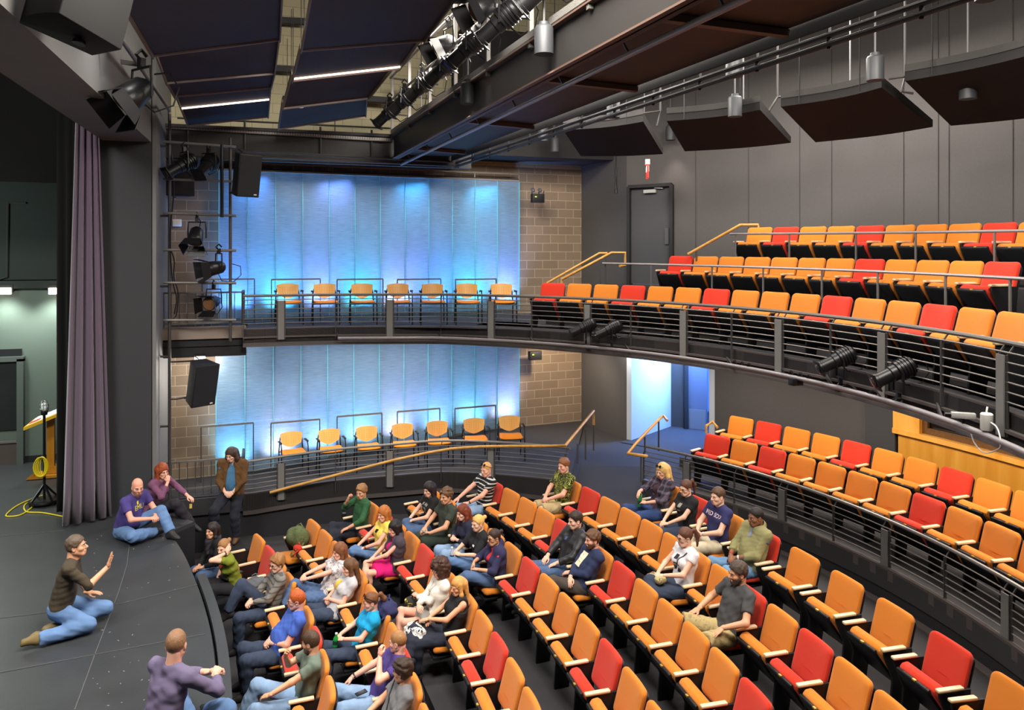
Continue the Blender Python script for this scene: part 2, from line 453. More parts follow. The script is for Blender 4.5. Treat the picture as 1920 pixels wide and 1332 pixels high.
# fascia of the balcony: upper channel and deeper band below
mb = MB()
mb.ribbon(front, BAL_B-.02, BAL_Z+.02, -.06)
mb.ribbon([(p[0], p[1]) for p in front], BAL_Z-.16, BAL_Z-.13, .05)
mb.ribbon([(p[0], p[1]) for p in front], BAL_B-.04, BAL_B, .05)
structure('trim_balcony_fascia', mb, M['fascia'])
mb = MB(); mb.box((-1.2, 14.9, BAL_Z-.05), (1.5, .12, .22)); structure('trim_bridge_beam', mb, mat('warm_grey_beam', (136, 122, 112), .6))
mb = MB(); mb.box((-1.2, 15.0, BAL_Z-.33), (1.5, .12, .34)); mb.deck([(-1.95, 14.9), (-.45, 14.9)], [(-1.95, 16.3), (-.45, 16.3)], BAL_Z, BAL_Z, .3)
structure('floor_bridge', mb, M['blackp'])

# ------------------------------------------------------------------ walls
fw = lambda x: wallY(x)
ang = math.atan(.0803)
def far_wall(name, x0, x1, z0, z1, m, off=0.):
    mb = MB(); L = (x1-x0)/math.cos(ang)
    mb.box((L/2, .1+off, (z1+z0)/2), (L, .2, z1-z0))
    o = structure(name, mb, m); o.location = (x0, wallY(x0), 0); o.rotation_euler = (0, 0, ang); return o
far_wall('wall_far', -2.0, 7.14, 0, 7.45, M['cmu'])
far_wall('wall_far_upper', -2.0, 11.5, 7.45, 13.0, M['cmupale'], off=.0)
RWR = 11.2
aj = R_(39.5)
j0 = (HX+RWR*math.cos(aj), HY+RWR*math.sin(aj))
mb = MB()
cor = (7.12, 16.8)
mb.ribbon([cor, j0], PAR_Z-.1, 3.9, -.15)                       # beside the corridor opening
structure('wall_corner_panel', mb, M['greywall'])
mb = MB(); 
ad0, ad1 = None, None
def ang_of(x):                                                # angle on the rear wall seen at photo column x
    r = ray(x, 400); d = Vector((r.x, r.y)); o = Vector((-HX, -HY)); A = d.dot(d); b = 2*d.dot(o); c = o.dot(o)-RWR*RWR
    t = (-b+math.sqrt(b*b-4*A*c))/(2*A); return math.atan2(r.y*t-HY, r.x*t-HX)
a_open = ang_of(1340); a_booth0 = ang_of(1693); a_end = R_(-44)
def rw(a0, a1, z0, z1, mbx, n=24, R=RWR): mbx.ribbon(arc(HX, HY, R, a0, a1, n), z0, z1, -.15)
rw(a_open, a_booth0, PAR_Z-.1, 3.95, mb)                      # lower wall behind the parterre
structure('wall_parterre_rear', mb, M['greywall'])
a_d0, a_d1 = ang_of(1181), ang_of(1261)                       # upper door
mb = MB()
rw(aj, a_d0, 3.6, 13, mb, 6); rw(a_d0, a_d1, 6.93, 13, mb, 6); rw(a_d1, a_end, 3.6, 13, mb, 60)
mb.ribbon([cor, j0], 3.6, 13, -.15)
structure('wall_rear', mb, M['greywall'])
mb = MB()
for a in [ang_of(x) for x in (1305, 1404, 1500, 1560, 1695, 1760, 1780, 1900)]:
    x, y = HX+(RWR-.012)*math.cos(a), HY+(RWR-.012)*math.sin(a); mb.box((x, y, 8.2), (.008, .008, 7))
structure('trim_wall_seam', mb, mat('seam_dark', (74, 72, 71), .8))
# upper door
def door_leaf(name, a0, a1, z0, z1, R, label):
    e = empty(name, (HX+R*math.cos((a0+a1)/2), HY+R*math.sin((a0+a1)/2), z0)); 
    e['kind'] = 'structure'
    A = Vector((HX+R*math.cos(a0), HY+R*math.sin(a0), 0)); B = Vector((HX+R*math.cos(a1), HY+R*math.sin(a1), 0))
    d = (B-A).normalized(); nn = Vector((HX, HY, 0))-A; nn.normalize(); o = e.location.copy()
    W = (B-A).length; c = (A+B)/2
    fr = MB()
    for s in (A, B): fr.bar(Vector((s.x, s.y, z0))+nn*.05-o, Vector((s.x, s.y, z1))+nn*.05-o, .07, .14, up=nn)
    fr.bar(Vector((A.x, A.y, z1))+nn*.05-o, Vector((B.x, B.y, z1))+nn*.05-o, .14, .07)
    fr.build('door_frame', mat('door_frame_dark', (38, 38, 40), .5), e)
    lf = MB(); lf.bar(Vector((A.x, A.y, (z0+z1)/2))+d*.03-o, Vector((B.x, B.y, (z0+z1)/2))-d*.03-o, .05, z1-z0-.05)
    lf.build('door_leaf', mat('door_grey', (70, 70, 73), .55), e)
    cl = MB(); p = Vector((c.x, c.y, z1-.12))+nn*.07-o; cl.bar(p-d*.14, p+d*.14, .06, .07); cl.bar(p+d*.1+Vector((0, 0, .07)), p+d*.3+Vector((0, 0, .05)), .02, .02)
    cl.build('door_closer', mat('closer_silver', (190, 190, 186), .4, .3), e)
    hd = MB(); p = Vector((B.x, B.y, z0+1.05))-d*.12+nn*.05-o; hd.bar(p-Vector((0, 0, .17)), p+Vector((0, 0, .17)), .09, .02, up=nn)
    hd.build('push_plate', mat('plate_grey', (100, 101, 104), .4, .5), e)
    return e
door_leaf('door_1', a_d0, a_d1, BAL_Z+.72, 6.90, RWR+.02, 'x')

# rear sound booth: maple front, ledge, window
rb = RWR-.12
mb = MB(); rw(a_booth0, a_end, PAR_Z-.1, 2.52, mb, 30, rb)
structure('wall_booth_front', mb, M['maple'])
mb = MB(); mb.ribbon(arc(HX, HY, rb-.06, a_booth0+.006, a_end, 30), 2.52, 2.60, -.30)
mb.ribbon(arc(HX, HY, rb-.04, a_booth0+.006, a_booth0-.036, 4), 2.60, 3.76, -.28)
structure('trim_booth_ledge', mb, wood('maple_ledge', (232, 160, 58), (246, 186, 92), (2, 2, .5), .3))
mb = MB()
mb.ribbon(arc(HX, HY, rb+.03, a_booth0-.036, a_end, 30), 2.60, 2.70, -.05); mb.ribbon(arc(HX, HY, rb+.03, a_booth0-.036, a_end, 30), 3.66, 3.76, -.05)
for k in range(8):
    a = a_booth0-.036-k*.14; mb.ribbon(arc(HX, HY, rb+.03, a, a-.008, 1), 2.6, 3.76, -.05)
structure('window_1', mb, wood('dark_frame_wood', (92, 62, 30), (120, 84, 44)))
mb = MB(); mb.ribbon(arc(HX, HY, rb+.10, a_booth0-.03, a_end, 30), 2.6, 3.76, -.01)
structure('window_1_pane', mb, mat('booth_glass', (34, 26, 20), .06, spec=.8))
mb = MB(); mb.ribbon(arc(HX, HY, RWR-.11, a_booth0+.055, a_booth0+.006, 2), PAR_Z-.1, 3.9, -.05)
structure('trim_booth_return', mb, M['darkwall'])

# corridor behind the lower opening, lit blue
mb = MB()
cblue = mat('corridor_wall', (196, 206, 218), .7)
pj = Vector((*j0, 0)); pq = Vector((HX+RWR*math.cos(a_open), HY+RWR*math.sin(a_open), 0))
nv = Vector((math.cos((aj+a_open)/2), math.sin((aj+a_open)/2), 0))
dn = at_z(1248, 800, PAR_Z); 
p1 = Vector((j0[0], j0[1], 0)); p2 = p1+nv*2.1+Vector((.05, -.1, 0)); p3 = p2+nv*1.3+Vector((.55, -.55, 0))
mb.ribbon([tuple(p1[:2]), tuple(p2[:2])], PAR_Z-.1, 3.9, .12)
structure('wall_corridor_left', mb, cblue)
mb = MB()
q1 = Vector((pq.x, pq.y, 0)); q2 = q1+nv*3.9
mb.ribbon([tuple(p2[:2]), tuple((p2+nv*1.9)[:2])], PAR_Z-.1, 3.9, .12)
mb.ribbon([tuple((p2+nv*1.9)[:2]), tuple((q2)[:2])], PAR_Z-.1, 3.9, -.12)
mb.ribbon([tuple(q1[:2]), tuple(q2[:2])], PAR_Z-.1, 3.9, -.12)
structure('wall_corridor_end', mb, cblue)
mb = MB(); mb.add([tuple((p1-nv*.3)[:2])+(PAR_Z+.002,), tuple((p2+nv*2)[:2])+(PAR_Z+.002,), tuple(q2[:2])+(PAR_Z+.002,), tuple((q1-nv*.3)[:2])+(PAR_Z+.002,)], [(3, 2, 1, 0)])
mb.add([tuple((p1)[:2])+(3.9,), tuple((p2+nv*2)[:2])+(3.9,), tuple(q2[:2])+(3.9,), tuple((q1)[:2])+(3.9,)], [(0, 1, 2, 3)])
structure('floor_corridor', mb, M['carpet'])
cc = (p2+q1+nv*1.6)/2
area((cc.x, cc.y, 3.8), (cc.x, cc.y, 0), 1.2, 1.2, 330, (.10, .28, 1.0))
area(tuple((p1+nv*1.0+Vector((.7, -.7, 3.7)))), tuple(p1+nv*1.0+Vector((0, 0, 2.4))), .5, .3, 120, (.36, .60, 1.0))

mb = MB(); mb.box((6.3, 16.15, 8.9), (4.9, 1.3, 2.7)); structure('trim_soffit', mb, mat('soffit_dark', (34, 33, 34), .8))
# ------------------------------------------------------------------ proscenium and stage house
HZ = 7.33
mb = MB()
mb.box((-2.31, 6.5, (HZ+13)/2), (.74, 15.0, 13-HZ)); structure('wall_header', mb, M['header'])
mb = MB(); mb.box((-2.34, 14.9, 5), (.80, 1.76, 10.0)); structure('wall_pier', mb, M['pier'])
mb = MB(); mb.box((-1.9, 15.35, 6.5), (.06, 2.6, 13)); structure('wall_side_return', mb, M['header'])
mb = MB(); mb.box((-9, 18.1, 4.6), (13.6, .2, 10)); structure('wall_stage_far', mb, M['stagewall'])
mb = MB(); mb.box((-9.2, 18.0, 1.16), (13, .03, .14)); structure('baseboard_stage', mb, M['blackp'])
# upper dark band and pipe run on the stage wall
mb = MB(); mb.box((-9, 17.97, 6.45), (13.6, .08, 3.1)); mb.box((-9, 17.95, 4.80), (13.6, .16, .16)); structure('trim_stage_wall_band', mb, mat('band_dark', (46, 52, 50), .8))
# stage door
def stage_door():
    a = at_Y(41, 672, 18.0); b = at_Y(-70, 672, 18.0); z0, z1 = STAGE_Z, a.z
    e = empty('door_2', (a.x, 17.95, z0)); e['kind'] = 'structure'
    f = MB(); f.box((0, 0, (z1-z0)/2), (.12, .16, z1-z0)); f.box((b.x-a.x, 0, (z1-z0)/2), (.12, .16, z1-z0)); f.box(((b.x-a.x)/2, 0, z1-z0), (abs(b.x-a.x)+.12, .16, .1))
    f.build('door_frame', mat('frame_greygreen', (84, 92, 88), .6), e)
    l = MB(); l.box(((b.x-a.x)/2, .03, .45+(z1-z0)/2), (abs(b.x-a.x), .06, z1-z0-.5)); l.build('door_leaf', mat('door_black', (26, 27, 30), .5), e)
    k = MB(); k.box(((b.x-a.x)/2, .02, .22), (abs(b.x-a.x), .06, .44)); k.build('door_sill_panel', mat('sill_brown', (84, 74, 70), .7), e)
    r = MB(); r.box(((b.x-a.x)/2, -.02, .46), (abs(b.x-a.x), .06, .04)); r.build('threshold_bar', M['steel'], e)
stage_door()
# ceiling over house and stage (dark, far above)
mb = MB(); mb.box((2.5, 8, 13.1), (30, 24, .2)); structure('ceiling', mb, mat('ceiling_black', (22, 22, 24), .9))
mb = MB(); mb.box((5.5, -2.6, 6.5), (24, .2, 13)); structure('wall_near', mb, M['greywall'])
# ------------------------------------------------------------------ auditorium seats
def fabric(name, rgb):
    m = mat(name, rgb, .92, bump=.35, bscale=420, var=.07, vscale=300, sheen=.15)
    return m
FAB = {'Y': fabric('orange_fabric', (212, 124, 30)), 'R': fabric('red_fabric', (206, 46, 18))}
SHELL = mat('seat_shell_black', (22, 23, 26), .42, bump=.12, bscale=350)
STD = mat('seat_standard_black', (20, 20, 22), .5)
PLATE = mat('number_plate_brass', (214, 176, 84), .35, .6)
METAL = mat('seat_hinge_metal', (120, 120, 124), .35, .7)

def tilt(me, deg, piv):
    me.transform(Matrix.Translation(piv) @ Matrix.Rotation(R_(deg), 4, 'X') @ Matrix.Translation(-Vector(piv)))
def seat_meshes(w):
    out = {}
    for c in 'YR':
        b = slab(w, .47, .065, .06, .022, bend=.022).mesh('backrest', FAB[c], fixn=True)
        b.transform(Matrix.Translation((0, .13, .40))); tilt(b, 15, (0, .13, .40)); out['back'+c] = b
        # folded cushion: wedge, thick at the top
        mb = MB(); W = w-.05
        prof = [(.20, .20), (.42, .51), (.425, .55), (.395, .583), (.335, .59), (.30, .565), (.165, .26)]
        mb.prism([Vector((-W/2, y, z)) for y, z in prof][::-1], (W, 0, 0))
        me = mb.mesh('cushion', FAB[c], bevel=.012); out['up'+c] = me
        mb = slab(W, .46, .085, .05, .03); me = mb.mesh('cushion', FAB[c])
        me.transform(Matrix.Translation((0, .10, .345)) @ Matrix.Rotation(R_(-86), 4, 'X') @ Matrix.Identity(4))
        out['dn'+c] = me
    sh = slab(w-.01, .44, .02, .06, .008, bend=.022).mesh('backrest_shell', SHELL)
    sh.transform(Matrix.Translation((0, .085, .40))); tilt(sh, 15, (0, .13, .40)); out['shell'] = sh
    mb = MB(); W = w-.085
    prof = [(.20, .165), (.452, .50), (.46, .535), (.44, .55), (.42, .54), (.19, .20)]
    mb.prism([Vector((-W/2+.024, y, z)) for y, z in prof][::-1], (W, 0, 0)); out['panU'] = mb.mesh('seat_pan', SHELL, bevel=.012)
    mb = MB(); mb.box((0, .34, .282), (W, .46, .035)); out['panD'] = mb.mesh('seat_pan', SHELL, bevel=.015)
    mb = MB(); mb.box((0, .446, .541), (.04, .022, .016)); out['plateU'] = mb.mesh('number_plate', PLATE)
    mb = MB(); mb.box((0, .572, .288), (.035, .012, .014)); out['plateD'] = mb.mesh('number_plate', PLATE)
    return out
SEATM = {}
mb = MB(); mb.box((0, .315, .597), (.055, .27, .03)); ARM = mb.mesh('armrest', M['armwood'], bevel=.01)
mb = MB(); mb.prism([Vector((-.014, y, z)) for y, z in [(.12, .28), (.17, .0), (.35, .0), (.35, .08), (.33, .30), (.43, .53), (.43, .582), (.10, .582), (.10, .5)]], (.028, 0, 0)); STDM = mb.mesh('side_standard', STD, bevel=.004)
mb = MB(); mb.tube([(-.20, .16, .27), (.20, .16, .27)], .016); mb.box((.19, .16, .24), (.03, .06, .09)); mb.box((-.19, .16, .24), (.03, .06, .09)); HNG = mb.mesh('hinge_bar', METAL)

ORD = ['first', 'second', 'third', 'fourth', 'fifth', 'sixth', 'seventh', 'eighth', 'ninth', 'tenth', 'eleventh', 'twelfth', 'thirteenth', 'fourteenth', 'fifteenth', 'sixteenth']
SEATS = {}
def seat_row(key, where, cx, cy, R, th0, a, z0, dz, i0, colors, folded, groups, both=False, pitch=None):
    """a row of tip-up seats on an arc; index grows towards the camera"""
    pitch = pitch or abs(a)*R
    w = round(min(.50, pitch-.035), 3)
    if w not in SEATM: SEATM[w] = seat_meshes(w)
    S = SEATM[w]
    for n, col in enumerate(colors):
        i = i0+n; th = th0+a*i+a*.44*(w/.5 if not both else .7)
        p = Vector((cx+(R+.06)*math.cos(th), cy+(R+.06)*math.sin(th), z0+dz*i))
        rz = th+math.pi/2                                     # local +y faces the stage
        up = n not in folded
        c = 'red' if col == 'R' else 'orange'
        st = 'empty' if up else 'occupied'
        e = empty('auditorium_seat', p, rz)
        tag(e, f'{c} {st} seat, {ORD[n]} from left end of {where}', 'seat', groups)
        newobj('backrest', S['back'+col], e); newobj('backrest_shell', S['shell'], e)
        newobj('cushion', S[('up' if up else 'dn')+col], e)
        newobj('seat_pan', S['panU' if up else 'panD'], e); newobj('number_plate', S['plateU' if up else 'plateD'], e)
        newobj('hinge_bar', HNG, e)
        sides = [-1] + ([1] if (n == 0 or both) else [])
        for s in sides:
            x = s*pitch/2 if not both else s*(w/2+.035)
            k = newobj('armrest', ARM, e); k.location = (x, 0, 0)
            k = newobj('side_standard', STDM, e); k.location = (x, 0, 0)
        SEATS[(key, n)] = (p, rz)
MAIN = 'seats on the main floor'
seat_row('A', 'row nearest the stage', AX, AY, ROWR['A'], .3202, -.03438, ROWZ['A'], 0, 0, 'YRYYYYRYY', {0, 1, 3, 5, 7}, MAIN)
seat_row('B', 'second row from the stage', AX, AY, ROWR['B'], .3049, -.0321, ROWZ['B'], 0, 0, 'YYYYYYYYRYY', {0, 3, 4, 6, 8, 9}, MAIN)
seat_row('C', 'third row from the stage', AX, AY, ROWR['C'], .0591, -.03004, ROWZ['C'], 0, -8, 'YRYYRYYYYRYY', {0, 2, 3, 6, 7}, MAIN)
seat_row('D', 'fourth row from the stage', AX, AY, ROWR['D'], .1060, -.02927, ROWZ['D'], 0, -6, 'YYYYYYRYYYRYY', {1, 2, 3, 4, 5}, MAIN)
seat_row('E', 'fifth row from the stage', AX, AY, ROWR['E'], .2228, -.02709, ROWZ['E'], 0, -1, 'RYYYRYYRYYYYR', {0, 5, 6}, MAIN)
seat_row('F', 'sixth row from the stage', AX, AY, ROWR['F'], .1757, -.02571, ROWZ['F'], 0, -1, 'YRYYYYYYRYRYY', {0, 6, 8}, MAIN)
seat_row('G', 'widely spaced row before railing', AX, AY, ROWR['G'], .0118, -.03202, ROWZ['G'], 0, -4, 'YRYRYYYRY', {0, 1, 2, 3}, MAIN, both=True, pitch=.56)
SIDE = 'seats on the raised side section'
seat_row('p1', 'front row of raised right section', HX, HY, 9.5, .4297, -.05852, PAR_Z, 0, 0, 'RYRYYYYRYYY', set(), SIDE)
seat_row('p2', 'back row of raised right section', HX, HY, 10.4, .4362, -.05453, PAR_Z+.18, 0, 0, 'YRYYRYYRYY', set(), SIDE)
BALC = 'seats on the balcony'
seat_row('b1', 'front row of the balcony', HX, HY, 8.4, .751, -.06772, BAL_Z-.02, 0, 0, 'RYYRYYRYYYRYYRYY', set(), BALC)
seat_row('b2', 'middle row of the balcony', HX, HY, 9.35, .4983, -.05583, 4.54, -.004, 0, 'RYYYYYYRYYYR', set(), BALC)
seat_row('b3', 'top row of the balcony', HX, HY, 10.3, .3914, -.05132, 5.06, -.008, 0, 'YRYYRYYYRY', set(), BALC)
# ------------------------------------------------------------------ railings
def offs(path, d):
    """plan path moved to its left by d (towards the stage for the fronts used here)"""
    out = []
    n = len(path)
    for i, p in enumerate(path):
        a = Vector(path[max(i-1, 0)][:2]); b = Vector(path[min(i+1, n-1)][:2]); t = (b-a).normalized()
        out.append((p[0]+t.y*d, p[1]-t.x*d))
    return out
def plen(path): return np.r_[0, np.cumsum([math.hypot(b[0]-a[0], b[1]-a[1]) for a, b in zip(path, path[1:])])]
def at_len(path, s):
    L = plen(path); return tuple(np.interp(s, L, [p[j] for p in path]) for j in range(2))
def railing(name, label, path, zf, top, bars, wide, thin, cat='railing', drop=.26, side=1, hand=None, panel_top=-.10, group=None):
    """path: plan polyline; zf(i): floor height; wide/thin: distances along the path of plate posts and thin posts"""
    e = empty(name, (path[0][0], path[0][1], zf(path[0])))
    o = e.location.copy()
    tag(e, label, cat, group)
    def P3(p, z): return Vector((p[0], p[1], z))-o
    inn = offs(path, -.07*side)                                  # handrail leans towards the seats
    mb = MB(); mb.tube([P3(p, zf(q)+top) for p, q in zip(inn, path)], .024, 8); mb.build('handrail', hand or M['steel'], e)
    for k in range(bars):
        z = top-.075-k*(top-.10)/bars
        mb = MB(); mb.tube([P3(p, zf(p)+z) for p in path], .0085, 5); mb.build('rail_bar', M['steel'], e)
    for s in wide:
        a, b = at_len(path, s-.055), at_len(path, s+.055); t = (Vector(b)-Vector(a)).normalized(); z = zf(a)
        c = Vector(((a[0]+b[0])/2, (a[1]+b[1])/2)); nn = Vector((t.y, -t.x))*side
        mb = MB(); c2 = c+nn*.02; mb.bar(P3(c2, z-drop), P3(c2, z+top+panel_top), .11, .014, up=(nn.x, nn.y, 0)); mb.build('post_panel', M['post'], e)
        mb = MB()
        for sg in (-1, 1):
            q = c+Vector((t.x, t.y))*sg*.062
            mb.bar(P3(q, z-drop), P3(q, z+top-.10), .014, .04, up=(t.x, t.y, 0)); mb.bar(P3(q, z+top-.11), P3(q-nn*.07, z+top-.01), .014, .014)
        mb.build('post', M['steel2'], e)
    for s in thin:
        a = at_len(path, s); b = at_len(path, s+.02); t = (Vector(b)-Vector(a)).normalized(); z = zf(a); nn = Vector((t.y, -t.x))*side
        mb = MB(); c = Vector(a); mb.bar(P3(c, z-drop), P3(c, z+top-.09), .035, .014, up=(t.x, t.y, 0)); mb.bar(P3(c, z+top-.10), P3(c-nn*.07, z+top-.01), .014, .014)
        mb.build('post', M['steel2'], e)
    return e
def s_at_px(path, xs, z):
    """distances along a path of the photo columns xs"""
    L = plen(path); cols = [pix((p[0], p[1], z))[0] for p in path]
    return [float(np.interp(x, cols, L)) for x in xs]
fr2 = offs(front, .03)
zb = lambda p: BAL_Z
vis = [p for p in fr2]
railing('balcony_railing', 'long grey balcony railing curving in front of the upper seats', vis, zb, .62, 6,
        s_at_px(vis, [527, 731, 921, 1102, 1282, 1461, 1655, 1880], BAL_Z+.3), s_at_px(vis, [457, 629, 827, 997, 1183, 1372, 1558, 1766], BAL_Z+.3), drop=.20)
gal2 = offs(gal, .03)
zg = lambda p: gz(p[0])
railing('gallery_railing', 'grey railing along the lower gallery of wooden chairs', gal2, zg, .60, 6,
        s_at_px(gal2, [527, 731, 921], 1.5), s_at_px(gal2, [457, 629, 827, 1060], 1.5), drop=.18)
par = arc(PX, PY, 8.36, parA, R_(-48), 70)
zp = lambda p: PAR_Z
railing('section_railing', 'grey curved railing in front of the raised right seats', par, zp, .60, 6,
        s_at_px(par, [1288, 1467, 1661, 1888], 1.65), s_at_px(par, [1192, 1377, 1563, 1772], 1.65), drop=.04)
# side guards with upright pickets at the bridge ends
def picket_guard(label, z0, x0, x1, y, ztop=1.02):
    e = empty('picket_guard', (x0, y, z0)); tag(e, label, 'railing')
    mb = MB(); mb.bar((0, 0, ztop), (x1-x0, 0, ztop), .04, .03); mb.build('top_rail', M['steel'], e)
    mb = MB(); mb.bar((0, 0, .12), (x1-x0, 0, .12), .03, .03); mb.build('bottom_rail', M['steel'], e)
    n = 10
    for i in range(n+1):
        x = (x1-x0)*i/n; w = .035 if i in (0, n) else .014
        mb = MB(); mb.bar((x, 0, 0), (x, 0, ztop), w, w); mb.build('picket', M['steel2'], e)
    e2 = MB(); 
    for i in range(4): e2.bar((x1-x0, .14*(i+1), .1), (x1-x0, .14*(i+1), ztop), .016, .016)
    e2.bar((x1-x0, 0, ztop), (x1-x0, .62, ztop), .04, .03); e2.bar((x1-x0, .62, 0), (x1-x0, .62, ztop), .05, .05)
    e2.build('return_rail', M['steel2'], e); return e
picket_guard('steel picket guard behind the lighting ladder on the bridge', BAL_Z, -1.88, -.52, 15.0, .68)
picket_guard('steel picket guard behind the man in the brown jacket', gz(-1), -1.88, -.52, 15.0, .62)
# thin rails of the two upper rows of the balcony
def row_rail(label, R, a0, a1, z0, z1, xs):
    P = arc(HX, HY, R, a0, a1, 40); n = len(P)
    e = empty('row_rail', (*P[0], z0)); o = e.location.copy(); tag(e, label, 'railing')
    def P3(p, z): return Vector((p[0], p[1], z))-o
    zz = [z0+(z1-z0)*i/(n-1) for i in range(n)]
    mb = MB(); mb.tube([P3(p, z) for p, z in zip(P, zz)], .02, 8); mb.build('handrail', M['pipe'], e)
    L = plen(P)
    for s in s_at_px(P, xs, z0):
        a = at_len(P, s); z = float(np.interp(s, L, zz)); mb = MB(); mb.bar(P3(a, z-.52), P3(a, z), .022, .022); mb.build('post', M['steel'], e)
def zray(x, y, R): 
    a = None
    r = ray(x, 400); d = Vector((r.x, r.y)); o = Vector((-HX, -HY)); A = d.dot(d); b = 2*d.dot(o); c = o.dot(o)-R*R
    t = (-b+math.sqrt(b*b-4*A*c))/(2*A); rr = ray(x, y)*t
    return EYE+rr.z, math.atan2(rr.y-HY, rr.x-HX)
zA, aA = zray(1130, 494, 8.95); zB, aB = zray(1920, 524, 8.95)
row_rail('thin rail between the front and middle rows of the balcony', 8.95, aA, aB-.05, zA, zB, [1221, 1335, 1431, 1541, 1646, 1773, 1894])
zA, aA = zray(1369, 439, 9.9); zB, aB = zray(1920, 434, 9.9)
row_rail('thin rail below the top row of the balcony', 9.9, aA, aB-.05, zA, zB, [1379, 1480, 1605, 1717, 1865])

# wooden handrails
def wood_rail(label, pts, posts=(), r=.026):
    e = empty('wooden_handrail', pts[0]); o = Vector(pts[0]); tag(e, label, 'handrail')
    P = [Vector(p)-o for p in pts]
    mb = MB(); mb.tube(P, r, 10); mb.build('rail', M['woodrail'], e)
    for a, b in posts:
        mb = MB(); mb.tube([Vector(a)-o, Vector(b)-o], .016, 8); mb.build('post', M['steel2'], e)
    return e
gi = offs(gal, .13)
cols = [pix((p[0], p[1], 1.6))[0] for p in gi]
def gal_pt(x, y):
    px_ = np.interp(x, cols, [p[0] for p in gi]); py_ = np.interp(x, cols, [p[1] for p in gi]); d = px_*_s+py_*_c
    return Vector((px_, py_, EYE-(y-HOR)/FPX*d))
g = [gal_pt(x, y) for x, y in [(506, 924), (570, 907), (650, 886), (740, 863), (800, 850), (846, 842), (900, 838), (960, 837), (1020, 837), (1076, 836)]]
e1 = at_d(1113, 771, 14.6); e2 = at_d(1113, 797, 14.6)
wood_rail('long wooden handrail sloping along the front of lower gallery', g+[e1, e2], [(at_d(1113, 797, 14.6), at_d(1113, 845, 14.6)), (at_d(1083, 832, 13.4), at_d(1083, 870, 13.4)), (at_d(1098, 805, 14), at_d(1098, 862, 14))])
d0 = 12.6
wood_rail('short wooden handrail beside the aisle to the blue corridor', [at_d(1214, 856, d0-.1), at_d(1177, 851, d0-.1), at_d(1192, 832, d0+.3), at_d(1236, 786, d0+1.4), at_d(1244, 780, d0+1.5), at_d(1251, 789, d0+1.3)],
          [(at_d(1202, 855, d0-.1), at_d(1202, 905, d0-.1)), (at_d(1209, 820, d0+.7), at_d(1209, 850, d0+.7)), (at_d(1235, 790, d0+1.4), at_d(1235, 846, d0+1.4))])
wood_rail('small wooden rail end at the back row of raised right section', [at_d(1324, 812, 14.2), at_d(1324, 799, 14.2), at_d(1336, 791, 14.3), at_d(1345, 802, 14.1)])
wood_rail('left of the two wooden stair rails rising to the upper door', [at_d(1026, 531, 15.6), at_d(1124, 475, 15.4), at_d(1139, 475, 15.4)], [(at_d(1125, 478, 15.4), at_d(1125, 534, 15.4))])
wood_rail('right of the two wooden stair rails rising to the upper door', [at_d(1053, 531, 14.6), at_d(1053, 524, 14.6), at_d(1147, 474, 14.4), at_d(1172, 474, 14.5), at_d(1172, 498, 14.5), at_d(1162, 499, 14.4)], [(at_d(1135, 483, 14.4), at_d(1135, 534, 14.4))])
wood_rail('wooden stair rail rising to the top row of the balcony', [at_d(1290, 477, 13.6), at_d(1388, 422, 13.2), at_d(1422, 422, 13.0), at_d(1422, 427, 13.0)], [(at_d(1306, 472, 13.5), at_d(1306, 490, 13.5))])

# lighting pipe along the balcony front
pf = offs(front, .22)
s0, s1 = s_at_px(pf, [634], 3.8)[0], plen(pf)[-1]
pts = [at_len(pf, s) for s in np.linspace(s0, s1, 60)]
PIPE_Z = 3.86
def pipe_z(p): return PIPE_Z
e = empty('balcony_pipe', (*pts[0], PIPE_Z)); o = e.location.copy(); tag(e, 'grey lighting pipe running along the balcony front', 'pipe')
mb = MB(); mb.tube([Vector((p[0], p[1], pipe_z(p)))-o for p in pts], .028, 10); mb.build('pipe', M['pipe'], e)
for s in s_at_px(pf, [634, 827, 1000, 1180, 1372, 1560, 1766], 3.8):
    a = at_len(pf, max(s, s0)); b = at_len(front, max(s, s0)); mb = MB(); mb.bar(Vector((*a, PIPE_Z))-o, Vector((*b, PIPE_Z+.05))-o, .02, .05); mb.build('bracket', M['steel2'], e)

# ------------------------------------------------------------------ guard frames before the glass, translucent screens
def frame_rail(label, x0, x1, y, ztop, z0, group):
    a, b = at_Y(x0, y, 15.75), at_Y(x1, y, 15.75)
    e = empty('guard_frame', (a.x, a.y, z0)); tag(e, label, 'guard rail', group)
    h = ztop-z0; w = b.x-a.x; dy = w*.08
    mb = MB(); mb.bar((0, 0, h), (w, dy, h), .03, .03); mb.build('top_bar', M['steel'], e)
    for q in (0, w):
        mb = MB(); mb.bar((q, q*.08, 0), (q, q*.08, h), .02, .02); mb.build('upright', M['steel2'], e)
LU = [(379, 477), (509, 601), (632, 719), (745, 828), (854, 932)]
for i, (a, b) in enumerate(LU):
    frame_rail(f'steel guard frame before the upper blue screen, {ORD[i]} from left', a, b, 524, at_Y((a+b)/2, 524, 15.75).z, BAL_Z, 'upper guard frames')
for i, (a, b, y) in enumerate([(377, 475, 798), (508, 600, 791), (632, 717, 779), (745, 826, 770), (853, 931, 764)]):
    z = at_Y((a+b)/2, y, 15.75).z
    frame_rail(f'steel guard frame before the lower blue screen, {ORD[i]} from left', a, b, y, z, gz(at_Y(a, y, 15.75).x), 'lower guard frames')

